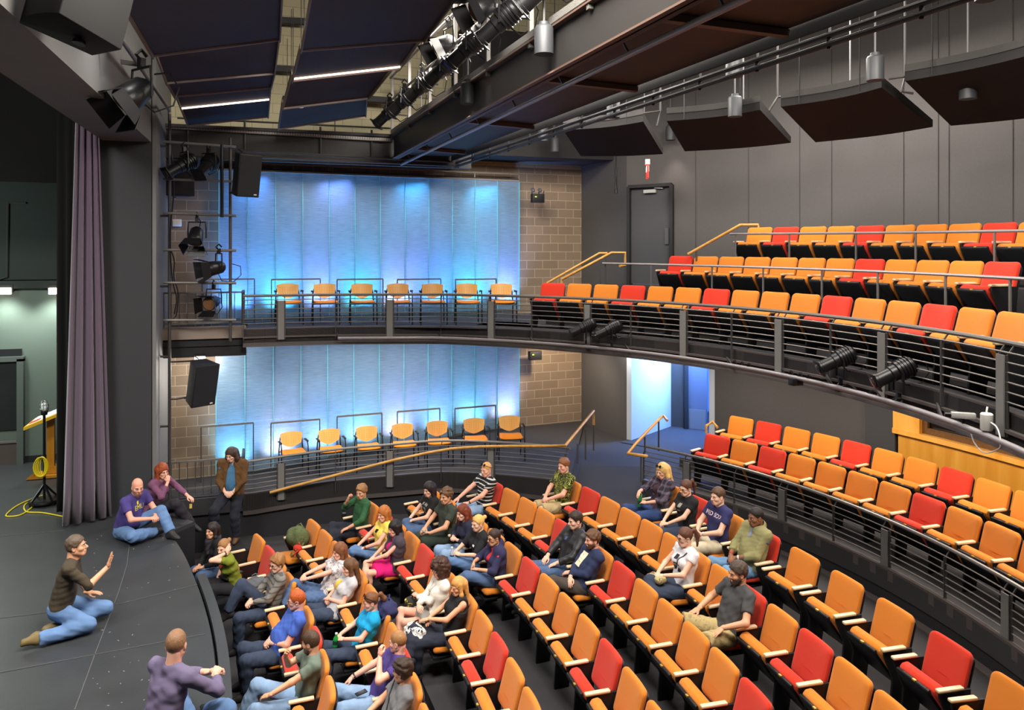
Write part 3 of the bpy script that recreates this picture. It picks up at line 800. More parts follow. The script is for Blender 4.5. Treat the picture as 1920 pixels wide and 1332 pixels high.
def screen_mat(name, col, alpha):
    m = bpy.data.materials.new(name); m.use_nodes = True; nt = m.node_tree; nt.nodes.clear()
    out = nt.nodes.new('ShaderNodeOutputMaterial'); tr = nt.nodes.new('ShaderNodeBsdfTransparent'); df = nt.nodes.new('ShaderNodeBsdfDiffuse'); tl = nt.nodes.new('ShaderNodeBsdfTranslucent')
    gl = nt.nodes.new('ShaderNodeBsdfGlossy'); gl.inputs['Roughness'].default_value = .35
    df.inputs[0].default_value = (*lin(col), 1); tl.inputs[0].default_value = (*lin(col), 1); tr.inputs[0].default_value = (.86, .93, .97, 1)
    tc = nt.nodes.new('ShaderNodeTexCoord'); mp = nt.nodes.new('ShaderNodeMapping'); mp.inputs['Scale'].default_value = (2.0, 1, 34)
    n = nt.nodes.new('ShaderNodeTexNoise'); n.inputs['Scale'].default_value = 2.2; n.inputs['Detail'].default_value = 6
    mp2 = nt.nodes.new('ShaderNodeMapping'); mp2.inputs['Scale'].default_value = (1.2, 1, .55)
    n2 = nt.nodes.new('ShaderNodeTexNoise'); n2.inputs['Scale'].default_value = 1.3; n2.inputs['Detail'].default_value = 2
    nt.links.new(tc.outputs['Object'], mp.inputs[0]); nt.links.new(mp.outputs[0], n.inputs['Vector'])
    nt.links.new(tc.outputs['Object'], mp2.inputs[0]); nt.links.new(mp2.outputs[0], n2.inputs['Vector'])
    ad = nt.nodes.new('ShaderNodeMath'); ad.operation = 'ADD'; nt.links.new(n.outputs['Fac'], ad.inputs[0]); nt.links.new(n2.outputs['Fac'], ad.inputs[1])
    mr = nt.nodes.new('ShaderNodeMapRange'); mr.inputs[1].default_value = .7; mr.inputs[2].default_value = 1.3; mr.inputs[3].default_value = alpha-.22; mr.inputs[4].default_value = alpha+.22
    nt.links.new(ad.outputs[0], mr.inputs[0])
    m1 = nt.nodes.new('ShaderNodeMixShader'); m1.inputs[0].default_value = .6; nt.links.new(df.outputs[0], m1.inputs[1]); nt.links.new(tl.outputs[0], m1.inputs[2])
    m3 = nt.nodes.new('ShaderNodeMixShader'); m3.inputs[0].default_value = .06; nt.links.new(m1.outputs[0], m3.inputs[1]); nt.links.new(gl.outputs[0], m3.inputs[2])
    m2 = nt.nodes.new('ShaderNodeMixShader'); nt.links.new(mr.outputs[0], m2.inputs[0]); nt.links.new(tr.outputs[0], m2.inputs[1]); nt.links.new(m3.outputs[0], m2.inputs[2])
    nt.links.new(m2.outputs[0], out.inputs[0]); MATS[name] = m; return m
SCR = screen_mat('woven_screen', (160, 190, 214), .55)
SCE = mat('screen_edge_cyan', (120, 214, 226), .25)
def screen(label, x0, x1, zlo, zhi, n):
    e = empty('glass_screen', (x0, wallY(x0)-.30, 0), ang); tag(e, label, 'glass screen')
    W = (x1-x0)/math.cos(ang); pw = W/n
    for i in range(n):
        zl = zlo((i+.5)*pw+x0); mb = MB()
        mb.box(((i+.5)*pw, 0, (zl+zhi)/2), (pw-.012, .012, zhi-zl)); mb.build('screen_panel', SCR, e)
    for i in range(n+1):
        zl = zlo(min(i, n-.5)*pw+x0); mb = MB(); mb.box((i*pw, .0, (zl+zhi)/2), (.010, .05, zhi-zl)); mb.build('panel_edge', SCE, e)
    mb = MB(); mb.bar((0, 0, zhi+.02), (W, 0, zhi+.02), .05, .035); mb.bar((0, .03, zhi+.17), (W, .03, zhi+.17), .04, .03)
    for i in range(0, n+1, 2): mb.bar((i*pw, .02, zhi), (i*pw, .02, zhi+.18), .015, .03)
    mb.build('top_channel', M['steel'], e)
    mb = MB(); mb.box((W/2, .155, zhi+.05), (W, .30, .03)); mb.build('slot_cover', M['blackp'], e)  # lid added to stop the slot uplights spilling onto the ceiling panels
    return e
sx0 = at_Y(410, 480, 15.85).x; sx1 = at_Y(974, 480, 16.33).x
screen('upper translucent woven screen glowing blue behind the balcony chairs', sx0, sx1, lambda x: BAL_Z+.12, 7.08, 12)
screen('lower translucent woven screen glowing blue behind the gallery chairs', sx0-.05, sx1, lambda x: gz(x)+.12, 3.80, 12)
# coloured uplights and downlights hidden in the slot behind the screens
hues = [(.12, .34, 1), (.10, .55, 1), (.30, .42, 1), (.08, .62, .95), (.45, .5, 1), (.12, .36, 1), (.10, .60, .9), (.3, .4, 1)]
hues_low = [(.30, .55, 1), (.30, .68, 1), (.58, .60, 1), (.26, .62, 1), (.62, .66, 1), (.34, .55, 1), (.36, .70, .98), (.6, .6, 1)]
for i in range(8):
    x = sx0+.3+i*(sx1-sx0-.4)/7.3; y = wallY(x)-.13
    area((x, y, BAL_Z+.12), (x, y+.02, 9), .5, .08, 50, hues[i], 80)
    area((x, y, gz(x)+.12), (x, y+.02, 9), .5, .08, 34, hues_low[(i+3) % 8], 80)
    if i % 2 == 0: area((x+.3, y-.02, 7.08), (x+.3, y+.02, 0), .6, .08, 13, hues[(i+5) % 8], 90)
# ------------------------------------------------------------------ loose wooden arm chairs of the two galleries
FRM = mat('chair_frame_black', (22, 22, 24), .4, .3)
CUSH = mat('chair_seat_orange', (238, 138, 24), .6)
def curved_back():
    mb = MB(); nx, nz = 12, 8; th = .012; vs = []; fs = []
    for s in (0, 1):
        for j in range(nz+1):
            v = j/nz; wv = .215*(1-.10*(1-v)**2)
            for i in range(nx+1):
                u = -1+2*i/nx
                lo = .50+.085*abs(u)**1.6; hi = .80-.03*abs(u)**2.5
                z = lo+(hi-lo)*v; y = -.17-.06*(z-.5)/.3+.045*u*u
                vs.append((u*wv, y+s*th, z))
    N = (nx+1)*(nz+1)
    for j in range(nz):
        for i in range(nx):
            a = j*(nx+1)+i; fs += [(a, a+1, a+nx+2, a+nx+1), (N+a+nx+1, N+a+nx+2, N+a+1, N+a)]
    def st(a, b): fs.append((a, b, N+b, N+a))
    for i in range(nx): st(i+1, i); st(nz*(nx+1)+i, nz*(nx+1)+i+1)
    for j in range(nz): st(j*(nx+1), (j+1)*(nx+1)); st((j+1)*(nx+1)+nx, j*(nx+1)+nx)
    mb.add(vs, fs, True)
    # perforations: a grid of small dark dots on the front face
    mb.m = 1
    for j in range(5):
        for i in range(7):
            u = -.72+1.44*i/6; z = .58+.035*j; y = -.17-.06*(z-.5)/.3+.045*u*u+th+.001
            x = u*.205; mb.add([(x-.004, y, z-.004), (x+.004, y, z-.004), (x+.004, y, z+.004), (x-.004, y, z+.004)], [(0, 1, 2, 3)])
    return mb.mesh('backrest', [M['beech'], mat('perforation', (120, 76, 28), .7)])
BACK = curved_back()
mb = MB(); SEATP = slab(.46, .44, .045, .08, .02, bend=-.012).mesh('seat', CUSH); SEATP.transform(Matrix.Translation((0, -.20, .435)) @ Matrix.Rotation(R_(-90), 4, 'X')); SEATP.transform(Matrix.Translation((0, 0, .0)))
mb = MB()
for sx in (-1, 1):
    x = sx*.255
    mb.tube([(x, .24, 0), (x, .235, .30), (x, .22, .58), (x*1.0, .16, .645), (x, .02, .655), (x, -.17, .63)], .012, 7)
    mb.tube([(x*.95, -.25, 0), (x*.92, -.20, .42), (x*.86, -.19, .62), (x*.8, -.215, .70)], .012, 7)
    mb.tube([(x, .235, .40), (x*.93, -.20, .40)], .010, 6)
mb.tube([(-.24, -.19, .41), (.24, -.19, .41)], .010, 6); mb.tube([(-.25, .2, .41), (.25, .2, .41)], .010, 6)
FRAME = mb.mesh('frame', FRM)
mb = MB(); mb.box((0, .06, .662), (.045, .25, .02)); APAD = mb.mesh('arm_pad', mat('arm_pad_black', (26, 26, 28), .55), bevel=.008)
def wooden_chair(x, ytop, d, zf, rz, label, group):
    p = at_d(x, ytop, d); e = empty('arm_chair', (p.x, p.y, zf), rz); tag(e, label, 'chair', group)
    for nm, me in (('backrest', BACK), ('seat', SEATP), ('frame', FRAME)): newobj(nm, me, e)
    for sx in (-1, 1): newobj('arm_pad', APAD, e).location = (sx*.255, 0, 0)
POS = ['leftmost', 'second from left', 'third from left', 'middle', 'third from right', 'second from right', 'rightmost']
for i, (x, rz) in enumerate(zip([541, 610, 680, 747, 812, 877, 942], [.10, .05, 0, -.06, -.1, -.12, -.16])):
    wooden_chair(x, 531, 15.0, BAL_Z, math.pi+rz-.02, f'wooden arm chair with orange seat on the balcony, {POS[i]} of its row', 'wooden chairs on the balcony')
for i, (x, y, rz) in enumerate(zip([549, 620, 690, 757, 822, 891, 957], [812, 803, 797, 793, 789, 789, 793], [.16, .1, .04, -.02, -.06, -.1, -.18])):
    p = at_d(x, y, 15.0); zf = gz(p.x)
    wooden_chair(x, y, 15.0, zf, math.pi+rz, f'wooden arm chair with orange seat on the lower gallery, {POS[i]} of its row', 'wooden chairs on the lower gallery')

# ------------------------------------------------------------------ stage lights
GLASSL = mat('lens_glass', (60, 56, 58), .08, spec=.8)
GELB = mat('blue_gel', (40, 60, 190), .3, emit=(40, 60, 200), estr=.15)
GELP = mat('pink_gel', (190, 110, 160), .3)
BODY = mat('fixture_black', (24, 24, 26), .38, .2)
def fix_meshes():
    out = {}
    # long profile spotlight: axis along +y (front), pivot at the middle
    mb = MB(); Mx = Matrix.Rotation(R_(-90), 4, 'X')
    mb.lathe([(.0, -.25), (.06, -.25), (.095, -.22), (.108, -.15), (.108, -.05), (.088, -.04), (.088, .02), (.076, .03), (.076, .17), (.083, .175), (.083, .20)], M=Mx, seg=18)
    for k in range(4): mb.lathe([(.109, -.195+.033*k), (.118, -.190+.033*k), (.118, -.182+.033*k), (.109, -.177+.033*k)], M=Mx, seg=18)
    out['prof'] = mb.mesh('housing', BODY)
    mb = MB(); mb.box((0, .212, 0), (.19, .012, .19)); out['frame'] = mb.mesh('gel_frame', BODY, bevel=.003)
    mb = MB(); mb.lathe([(.0, .0), (.062, .0), (.062, .012), (.0, .02)], c=(0, .22, 0), M=Mx, seg=18); out['lens'] = mb.mesh('lens', GLASSL)
    # yoke: a loop from the sides up to the clamp
    mb = MB(); mb.tube([(-.12, -.06, -.02), (-.12, -.06, .10), (-.11, -.06, .20), (.11, -.06, .20), (.12, -.06, .10), (.12, -.06, -.02)], .010, 6); out['yoke'] = mb.mesh('yoke', BODY)
    mb = MB(); mb.box((0, -.06, .235), (.045, .04, .07)); mb.tube([(0, -.06, .25), (.0, -.02, .29), (0, -.06, .33), (0, -.10, .29)], .012, 6); out['clamp'] = mb.mesh('clamp', BODY)
    mb = MB(); mb.tube([(.02, -.25, .02), (.05, -.38, -.04), (.03, -.36, -.16), (.06, -.25, -.24), (.08, -.1, -.20), (.10, -.05, .0)], .007, 5); out['cable'] = mb.mesh('power_cable', BODY)
    # short flood with barn doors
    mb = MB(); mb.lathe([(.0, -.14), (.05, -.14), (.085, -.10), (.10, .02), (.105, .08), (.10, .09)], M=Mx, seg=18); out['par'] = mb.mesh('housing', BODY)
    mb = MB(); mb.lathe([(.0, .085), (.09, .085), (.09, .092), (0, .10)], M=Mx, seg=18); out['parlens'] = mb.mesh('lens', mat('warm_lens', (120, 84, 58), .2))
    mb = MB()
    for a in range(4):
        Rz = Matrix.Rotation(R_(90*a), 4, 'Y')
        mb.add([Rz @ Vector(v) for v in [(-.10, .09, .10), (.10, .09, .10), (.12, .22, .155), (-.12, .22, .155), (-.10, .09, .105), (.10, .09, .105), (.12, .22, .16), (-.12, .22, .16)]], [(0, 1, 2, 3), (7, 6, 5, 4), (0, 4, 5, 1), (1, 5, 6, 2), (2, 6, 7, 3), (3, 7, 4, 0)])
    out['barn'] = mb.mesh('barn_doors', BODY)
    return out
FX = fix_meshes()
def fixture(kind, loc, aim_at, label, group=None, gel=None, up=1, scale=1., yawfix=None):
    """hangs below its pipe (up=1) or stands on it (up=-1)"""
    d = Vector(aim_at)-Vector(loc); q = d.to_track_quat('Y', 'Z')
    e = empty('stage_light', loc); tag(e, label, 'stage light', group)
    hz = math.atan2(-d.x, d.y)
    e.rotation_euler = (0, 0, hz); e.scale = (scale,)*3
    el = math.atan2(d.z, math.hypot(d.x, d.y))
    parts = [('housing', 'prof'), ('gel_frame', 'frame'), ('lens', 'lens'), ('power_cable', 'cable')] if kind == 'prof' else [('housing', 'par'), ('lens', 'parlens'), ('barn_doors', 'barn'), ('power_cable', 'cable')]
    for nm, k in parts:
        o = newobj(nm, FX[k], e); o.rotation_euler = (el, 0, 0)
        if gel and nm == 'lens': o.data = FX[k].copy(); o.data.materials[0] = gel
    for nm in ('yoke', 'clamp'):
        o = newobj(nm, FX[nm], e); 
        if up < 0: o.rotation_euler = (0, math.pi, 0)
    return e
# four on the balcony pipe
def on_pipe(x):
    s = s_at_px(pf, [x], PIPE_Z)[0]; a = at_len(pf, s); return Vector((a[0], a[1], PIPE_Z))
for x, ax, lab in ((1092, (-3, 8.5, 3.2), 'left one of the two black spotlights side by side on balcony pipe'), (1140, (-3, 8.0, 3.0), 'right one of the two black spotlights side by side on balcony pipe'),
                   (1566, (-2.5, 9.5, 2.9), 'black spotlight on balcony pipe above the booth, further from the camera'), (1674, (-2.5, 8.6, 3.1), 'black spotlight on balcony pipe above the booth, nearer the camera')):
    p = on_pipe(x); fixture('prof', p+Vector((0, 0, .31)), p+Vector((-3.2, 1.2, -1.35)), lab, 'spotlights on the balcony pipe', up=-1, scale=1.0)
# small things on the same pipe
p = on_pipe(1806)
e = empty('security_camera', p+Vector((0, 0, .10))); e.rotation_euler = (0, 0, .9); tag(e, 'small silver camera clamped on the balcony pipe above the booth', 'camera')
mb = MB(); mb.box((0, 0, 0), (.06, .20, .055)); mb.build('camera_body', mat('camera_silver', (196, 194, 190), .35, .3), e, bevel=.008)
mb = MB(); mb.lathe([(.0, 0), (.024, 0), (.022, .06), (.0, .06)], M=Matrix.Rotation(R_(-90), 4, 'X'), c=(0, .09, 0)); mb.build('camera_lens', BODY, e)
mb = MB(); mb.tube([(0, 0, -.02), (0, 0, -.10)], .012); mb.build('bracket', BODY, e)
p = on_pipe(1851)
e = empty('adapter_box', p+Vector((.03, .03, .12))); tag(e, 'white cylindrical adapter box standing behind the balcony pipe', 'adapter')
mb = MB(); mb.lathe([(.0, -.08), (.045, -.08), (.05, -.07), (.05, .06), (.042, .07), (0, .07)]); mb.build('body', M['white'], e)
mb = MB(); mb.tube([(.0, 0, .06), (.0, 0, .09), (.02, .01, .12)], .008); mb.build('stub', M['white'], e)
for pts, lab in (([on_pipe(1852)+Vector((.05, .03, .12)), on_pipe(1870)+Vector((0, 0, .10)), on_pipe(1880)+Vector((-.02, 0, -.02)), on_pipe(1866)+Vector((0, 0, -.10)), on_pipe(1842)+Vector((0, -.01, -.16)), on_pipe(1826)+Vector((0, 0, -.10)), on_pipe(1818)+Vector((0, 0, .02))], 'white cable looping under the balcony pipe by the adapter'),):
    P = smooth_path([tuple(p) for p in pts], 40); c = Vector(P[0]); mb = MB(); mb.tube([Vector(q)-c for q in P], .006, 6); o = mb.build('signal_cable', M['white']); o.location = c; tag(o, lab, 'cable')
for x0, x1, lab in ((1366, 1410, 'black cable knotted round the balcony pipe beside the doorway'), (1465, 1520, 'black cable bundle and connector box on the balcony pipe'), (1540, 1690, 'black cable hanging along the balcony pipe below spotlights')):
    pts = []
    for i in range(13):
        p = on_pipe(x0+(x1-x0)*i/12); pts.append(tuple(p+Vector((0, 0, .03+.05*math.sin(i*1.7+x0)))))
    P = smooth_path(pts, 50); c = Vector(P[0]); mb = MB(); mb.tube([Vector(q)-c for q in P], .009, 6); o = mb.build('signal_cable', BODY); o.location = c; tag(o, lab, 'cable')
p = on_pipe(1492); mb = MB(); mb.box((0, 0, 0), (.16, .10, .09)); o = mb.build('connector_box', BODY, bevel=.006); o.location = p+Vector((0, 0, -.05)); tag(o, 'black connector box hanging on the balcony pipe', 'box')

# ------------------------------------------------------------------ lighting ladder at the proscenium
TY = 14.55
lx0, lx1 = at_Y(318, 400, TY).x, at_Y(432, 400, TY).x
def tz(x, y): return at_Y(x, y, TY).z
e = empty('lighting_ladder', (lx0, TY, 0)); o = e.location.copy(); tag(e, 'steel pipe ladder carrying stage lights beside the proscenium', 'ladder')
zt, zb_ = tz(318, 214), 0.95
mb = MB(); mb.tube([(0, 0, zb_), (0, 0, zt)], .028, 10); mb.build('upright', M['steel2'], e)
mb = MB(); mb.tube([(lx1-lx0, 0, tz(432, 640)), (lx1-lx0, 0, tz(432, 258))], .028, 10); mb.build('upright', M['steel2'], e)
for ya, yb in ((267, 276), (337, 341), (400, 405), (469, 470), (530, 531), (600, 600)):
    mb = MB(); mb.tube([(-.10, -.05, tz(318, ya)), (lx1-lx0+.10, -.05, tz(432, yb))], .024, 9); mb.build('rung', M['steel'], e)
for y in (274, 405, 537, 669, 800):
    mb = MB(); mb.tube([(-.30, .02, tz(300, y)), (0, .02, tz(318, y))], .020, 8); mb.build('wall_bracket', M['steel2'], e)
mb = MB(); mb.tube([(lx1-lx0-.14, -.06, tz(420, 272)), (lx1-lx0-.14, -.06, tz(420, 408))], .03, 8); mb.build('drop_pipe', M['black'], e)
def lad(x, y): return at_Y(x, y, TY-.10)
LG = 'stage lights on the pipe ladder'
def hang(kind, x, y, tgt, lab, sc=1.0, gel=None): p = lad(x, y); fixture(kind, p, p+Vector(tgt), lab, LG, gel, scale=sc)
hang('prof', 337, 312, (-.6, -.35, -.45), 'black profile spotlight at top left of the pipe ladder', 1.3)
hang('prof', 386, 313, (-.35, -.6, -.55), 'black spotlight at top right of the pipe ladder', 1.25, M['black'])
hang('par', 367, 444, (-.1, -.5, -.8), 'black flood light hanging in the middle of the pipe ladder', 1.3)
hang('par', 402, 503, (-.7, -.3, -.12), 'black flood light facing left on the pipe ladder', 1.3)
hang('par', 397, 568, (-.35, -.8, -.16), 'lowest flood light on the pipe ladder, lens facing camera', 1.2)
for pts, lab in (([(322, 290), (325, 360), (318, 440), (322, 520), (330, 560), (326, 590)], 'black cable running down the pipe ladder'), ([(320, 470), (326, 490), (325, 520), (333, 550), (330, 590), (322, 600)], 'looped black cable with a connector at the pipe ladder')):
    P = smooth_path([tuple(lad(x, y)+Vector((0, .06, 0))) for x, y in pts], 40); c = Vector(P[0]); mb = MB(); mb.tube([Vector(q)-c for q in P], .012, 6); oo = mb.build('power_cable', BODY); oo.location = c; tag(oo, lab, 'cable')
# loudspeakers
def loudspeaker(corners, d, h, label, rx, rz, w=.40, dep=.36, badge=True):
    p = at_d(*corners, d); e = empty('loudspeaker', p); e.rotation_euler = (R_(rx), 0, R_(rz)); tag(e, label, 'loudspeaker')
    mb = MB(); mb.prism([Vector((x, y, -h/2)) for x, y in [(-w/2, -dep/2), (w/2, -dep/2), (w/2*.62, dep/2), (-w/2*.62, dep/2)]], (0, 0, h)); mb.build('cabinet', M['plastic'], e, bevel=.012)
    mb = MB(); mb.box((0, -dep/2-.006, 0), (w-.03, .012, h-.03)); mb.build('grille', mat('speaker_grille', (24, 26, 30), .6, bump=.5, bscale=500), e)
    if badge: mb = MB(); mb.box((w*.30, -dep/2-.016, -h/2+.05), (.05, .006, .02)); mb.build('badge', M['white'], e)
    mb = MB(); mb.tube([(0, dep/2-.02, h/2+.01), (-.05, dep/2+.05, h/2+.05)], .012); mb.tube([(0, dep/2-.02, -h/2+.06), (-.10, dep/2+.12, -h/2)], .015); mb.build('mount_bracket', M['black'], e)
    return e
loudspeaker((459, 328), 13.2, .74, 'black loudspeaker tilted down beside the upper blue screen', 11, 28, .42)
LS = loudspeaker((376, 718), 13.3, .76, 'black loudspeaker tilted below the bridge at the gallery', 13, 34, .45)
LS.rotation_euler = (R_(13), 0, R_(34)); q = Matrix.Translation(LS.location) @ LS.rotation_euler.to_matrix().to_4x4(); qi = q.inverted()
for y in (679, 749):
    a = Vector((lx0, TY, tz(318, y))); b = q @ Vector((-.05, .16, .36 if y < 700 else -.30)); mb = MB(); mb.tube([qi @ a, qi @ (a+Vector((.12, -.02, 0))), qi @ b], .014, 6); mb.build('wall_arm', M['black'], LS)
loudspeaker((338, 336), 14.3, .66, 'black loudspeaker behind the top of the pipe ladder', 0, 6, .50, badge=False)
# pipe batten along the header, big speaker and flood fixed to it
P = [at_X(x, y, -1.72) for x, y in [(190, 20), (222, 66), (260, 121), (312, 198)]]+[at_Y(318, 208, TY), at_Y(318, 232, TY)]
c = P[0]; e = empty('header_pipe', c); tag(e, 'grey lighting pipe along the proscenium header', 'pipe'); mb = MB(); mb.tube([p-c for p in P], .028, 10); mb.build('pipe', M['steel'], e)
for k in (1, 2): mb = MB(); q = P[k]-c; mb.bar(q, q+Vector((-.22, 0, .02)), .03, .06); mb.build('bracket', M['steel2'], e)
def big_speaker():
    q = [at_X(x, y, X) for x, y, X in ((76, -2, -1.75), (197, -2, -1.2), (226, 57, -1.2), (166, 110, -1.62))]
    p = at_d(152, 28, 6.2); e = empty('line_array_speaker', p); e.rotation_euler = (R_(-14), R_(0), R_(-46)); tag(e, 'large dark loudspeaker hung from the proscenium header', 'loudspeaker')
    prof = []
    for k in range(9): a = -1+2*k/8; prof.append((a*.27, -.30-.055*(1-a*a)))
    prof += [(.20, .28), (-.20, .28)]
    mb = MB(); mb.prism([Vector((x, y, -.20)) for x, y in prof], (0, 0, .62)); mb.build('cabinet', mat('speaker_black', (17, 16, 17), .75), e, bevel=.01)
    mb = MB(); mb.lathe([(0, 0), (.05, 0), (.05, .03), (.02, .05), (0, .05)], c=(.02, .03, -.25)); mb.build('mounting_plate', BODY, e)
    mb = MB(); mb.tube([(0, .20, .4), (0, .35, .8)], .02); mb.build('hanging_arm', M['steel2'], e)
big_speaker()
p = at_X(250, 178, -1.62); fixture('par', p, p+Vector((-.6, -.5, -.7)), 'black flood light with barn doors on the header pipe', None, scale=1.75)

# ------------------------------------------------------------------ ceiling reflector panels
def cloud(label, pts, th=.07, strip=None, group='ceiling reflector panels'):
    """pts: four corners of the underside (far left, far right, near right, near left)"""
    c = sum((Vector(p) for p in pts), Vector())/4
    e = empty('ceiling_panel', c); tag(e, label, 'ceiling panel', group)
    mb = MB(); q = [Vector(p)-c for p in pts]; mb.prism([q[0], q[3], q[2], q[1]], (0, 0, th)); mb.build('board', M['cloud'], e)
    mb = MB(); mb.bar(q[0], q[1], .03, .05); mb.build('edge_trim', mat('panel_trim', (150, 132, 124), .5), e)
    mb = MB(); mb.bar(q[0], q[3], .02, .10); mb.bar(q[1], q[2], .02, .10); mb.build('side_edge', M['cloudside'], e)
    if strip is not None:
        mb = MB(); mb.bar(q[0]*strip+q[3]*(1-strip)+Vector((0, 0, -.012)), q[1]*strip+q[2]*(1-strip)+Vector((0, 0, -.012)), .045, .02); mb.build('light_strip', M['glowstrip'], e)
    mb = MB()
    for k in (0, 1, 2, 3): r = q[k]*.8; mb.tube([r, r+Vector((0, 0, 1.6))], .006, 5)
    mb.build('hanger', M['black'], e)
    return e
YL = [7.2, 10.65, 11.97, 12.9, 14.9]
pl = lambda x, y, Y: at_Y(x, y, Y)
Lq = [(pl(287, 104, 10.65), pl(525, 73, 10.65)), (pl(313, 155, 11.97), pl(515, 137, 11.97)), (pl(328, 180, 12.9), pl(508, 163, 12.9)), (pl(353, 235, 14.75), pl(503, 218, 14.75))]
n0 = (Vector((-1.45, 7.0, Lq[0][0].z+.02)), Vector((.12, 7.0, Lq[0][1].z+.02)))
cloud('largest left ceiling reflector panel beside the header', [Lq[0][0], Lq[0][1], n0[1], n0[0]])
a, b = Lq[0]; cloud('second left ceiling reflector panel with pale far edge', [Lq[1][0], Lq[1][1], b+Vector((0, .1, .12)), a+Vector((0, .1, .12))])
a, b = Lq[1]; cloud('third narrow left ceiling reflector panel', [Lq[2][0], Lq[2][1], b+Vector((0, .06, .02)), a+Vector((0, .06, .02))])
a, b = Lq[2]; cloud('farthest left ceiling reflector panel with glowing strip', [Lq[3][0], Lq[3][1], b+Vector((0, .1, .06)), a+Vector((0, .1, .06))], strip=.42)
Rq = [(pl(565, 94, 10.65), pl(795, 75, 10.65)), (pl(548, 151, 12.2), pl(748, 128, 12.2)), (pl(530, 203, 13.3), pl(690, 184, 13.3)), (pl(522, 241, 14.75), pl(686, 216, 14.75))]
n0 = (Vector((.42, 7.0, Rq[0][0].z+.02)), Vector((2.1, 7.0, Rq[0][1].z+.02)))
cloud('largest right ceiling reflector panel beside the catwalk', [Rq[0][0], Rq[0][1], n0[1], n0[0]])
a, b = Rq[0]; cloud('second right ceiling reflector panel with glowing strip', [Rq[1][0], Rq[1][1], b+Vector((0, .12, .10)), a+Vector((0, .12, .10))], strip=.93)
a, b = Rq[1]; cloud('third right ceiling reflector panel', [Rq[2][0], Rq[2][1], b+Vector((0, .12, .16)), a+Vector((0, .12, .16))])
a, b = Rq[2]; cloud('farthest right ceiling reflector panel with pale edge', [Rq[3][0], Rq[3][1], b+Vector((0, .1, .16)), a+Vector((0, .1, .16))])
# recessed downlights of the reflectors
for i, (x, y, dpt, lit) in enumerate([(348, 91, 10.4, 1), (411, 87, 10.5, 1), (380, 176, 12.4, 0), (425, 175, 12.5, 1), (587, 124, 11.4, 0), (562, 200, 13.0, 0)]):
    p = at_d(x, y, dpt); e = empty('recessed_downlight', p); tag(e, ['lit downlight behind the largest left panel, left of two', 'lit downlight behind the largest left panel, right of two', 'dim downlight above glowing strip, left of two', 'lit downlight above glowing strip, right of two', 'dim round downlight under the second right panel', 'dim round downlight under the third right panel'][i], 'downlight', 'panel downlights')
    mb = MB(); mb.lathe([(.07, .05), (.085, 0), (.075, -.005), (.0, -.004)][::-1], seg=16); mb.build('trim_ring', M['steel'], e)
    mb = MB(); mb.lathe([(.0, -.012), (.065, -.012), (.065, -.006), (.0, -.006)], seg=16); mb.build('lamp_face', M['glowwhite'] if lit else M['glowpink'], e)

# technical gallery across the far wall: beam, cable tray, rail
tb = lambda x, y: at_Y(x, y, 15.3)
mb = MB()
A0, A1 = tb(292, 240), tb(760, 266); B0, B1 = tb(292, 292), tb(760, 305)
mb.ribbon([(A0.x-.3, 15.3), (A1.x+1.4, 15.35)], B0.z-.03, A0.z, -.15)
structure('trim_tech_beam', mb, mat('tech_beam', (62, 61, 60), .6, .2, var=.15))
mb = MB(); mb.box(((A0.x+A1.x)/2+.6, 15.75, A0.z+.05), (A1.x-A0.x+1.6, 1.1, .06)); structure('trim_tech_deck', mb, M['darkwall'])
e = empty('cable_tray', tb(300, 243)); o = e.location.copy(); tag(e, 'perforated cable tray along the technical gallery', 'cable tray')
mb = MB(); a, b = tb(300, 240), tb(735, 266); mb.bar(a-o, b-o, .10, .015); mb.bar(a-o+Vector((0, -.05, .03)), b-o+Vector((0, -.05, .03)), .008, .06); mb.build('tray', M['steel'], e)
mb = MB(); n = 90
for i in range(n): q = a+(b-a)*i/n-o; mb.box(q+Vector((0, -.056, .03)), (.012, .006, .045))
mb.build('slots', mat('slot_pale', (176, 174, 168), .6), e)
e = empty('tech_rail', tb(460, 225)); o = e.location.copy(); tag(e, 'pipe rail and uprights of the technical gallery', 'railing')
mb = MB(); mb.tube([tb(300, 236)-o, tb(735, 258)-o], .018); mb.tube([tb(330, 218)-o+Vector((0, .2, 0)), tb(735, 238)-o+Vector((0, .2, 0))], .018); mb.build('rail', M['steel2'], e)
for x, y in ((459, 228), (601, 238), (697, 244), (352, 222)): mb = MB(); p = tb(x, y)-o; mb.tube([p, p+Vector((0, 0, -.55))], .022); mb.build('upright', M['steel2'], e)
# horizontal lighting pipes just under the beam
for ya, yb, lab in ((282, 296, 'dark upper pipe under the technical gallery'), (293, 303, 'dark lower pipe under the technical gallery')):
    a, b = at_Y(440, ya, 15.0), at_Y(850, yb+8, 15.2); c = a; mb = MB(); mb.tube([a-c, b-c], .022); o = mb.build('pipe_batten', M['steel2']); o.location = c; tag(o, lab, 'pipe')
# bars and ducts on the pale wall above
for x0, y0, x1, y1, lab in ((530, 38, 560, 41, 'dark horizontal bar on pale block wall, upper'), (519, 128, 546, 131, 'dark horizontal bar on pale block wall, middle'), (655, 182, 735, 190, 'dark duct on pale block wall by the catwalk end')):
    a, b = at_Y(x0-12, y0, 15.9), at_Y(x1+12, y1, 15.95); mb = MB(); mb.bar((0, 0, 0), b-a, .12, .12); o = mb.build('wall_bar', M['darkwall']); o.location = a; tag(o, lab, 'bar')

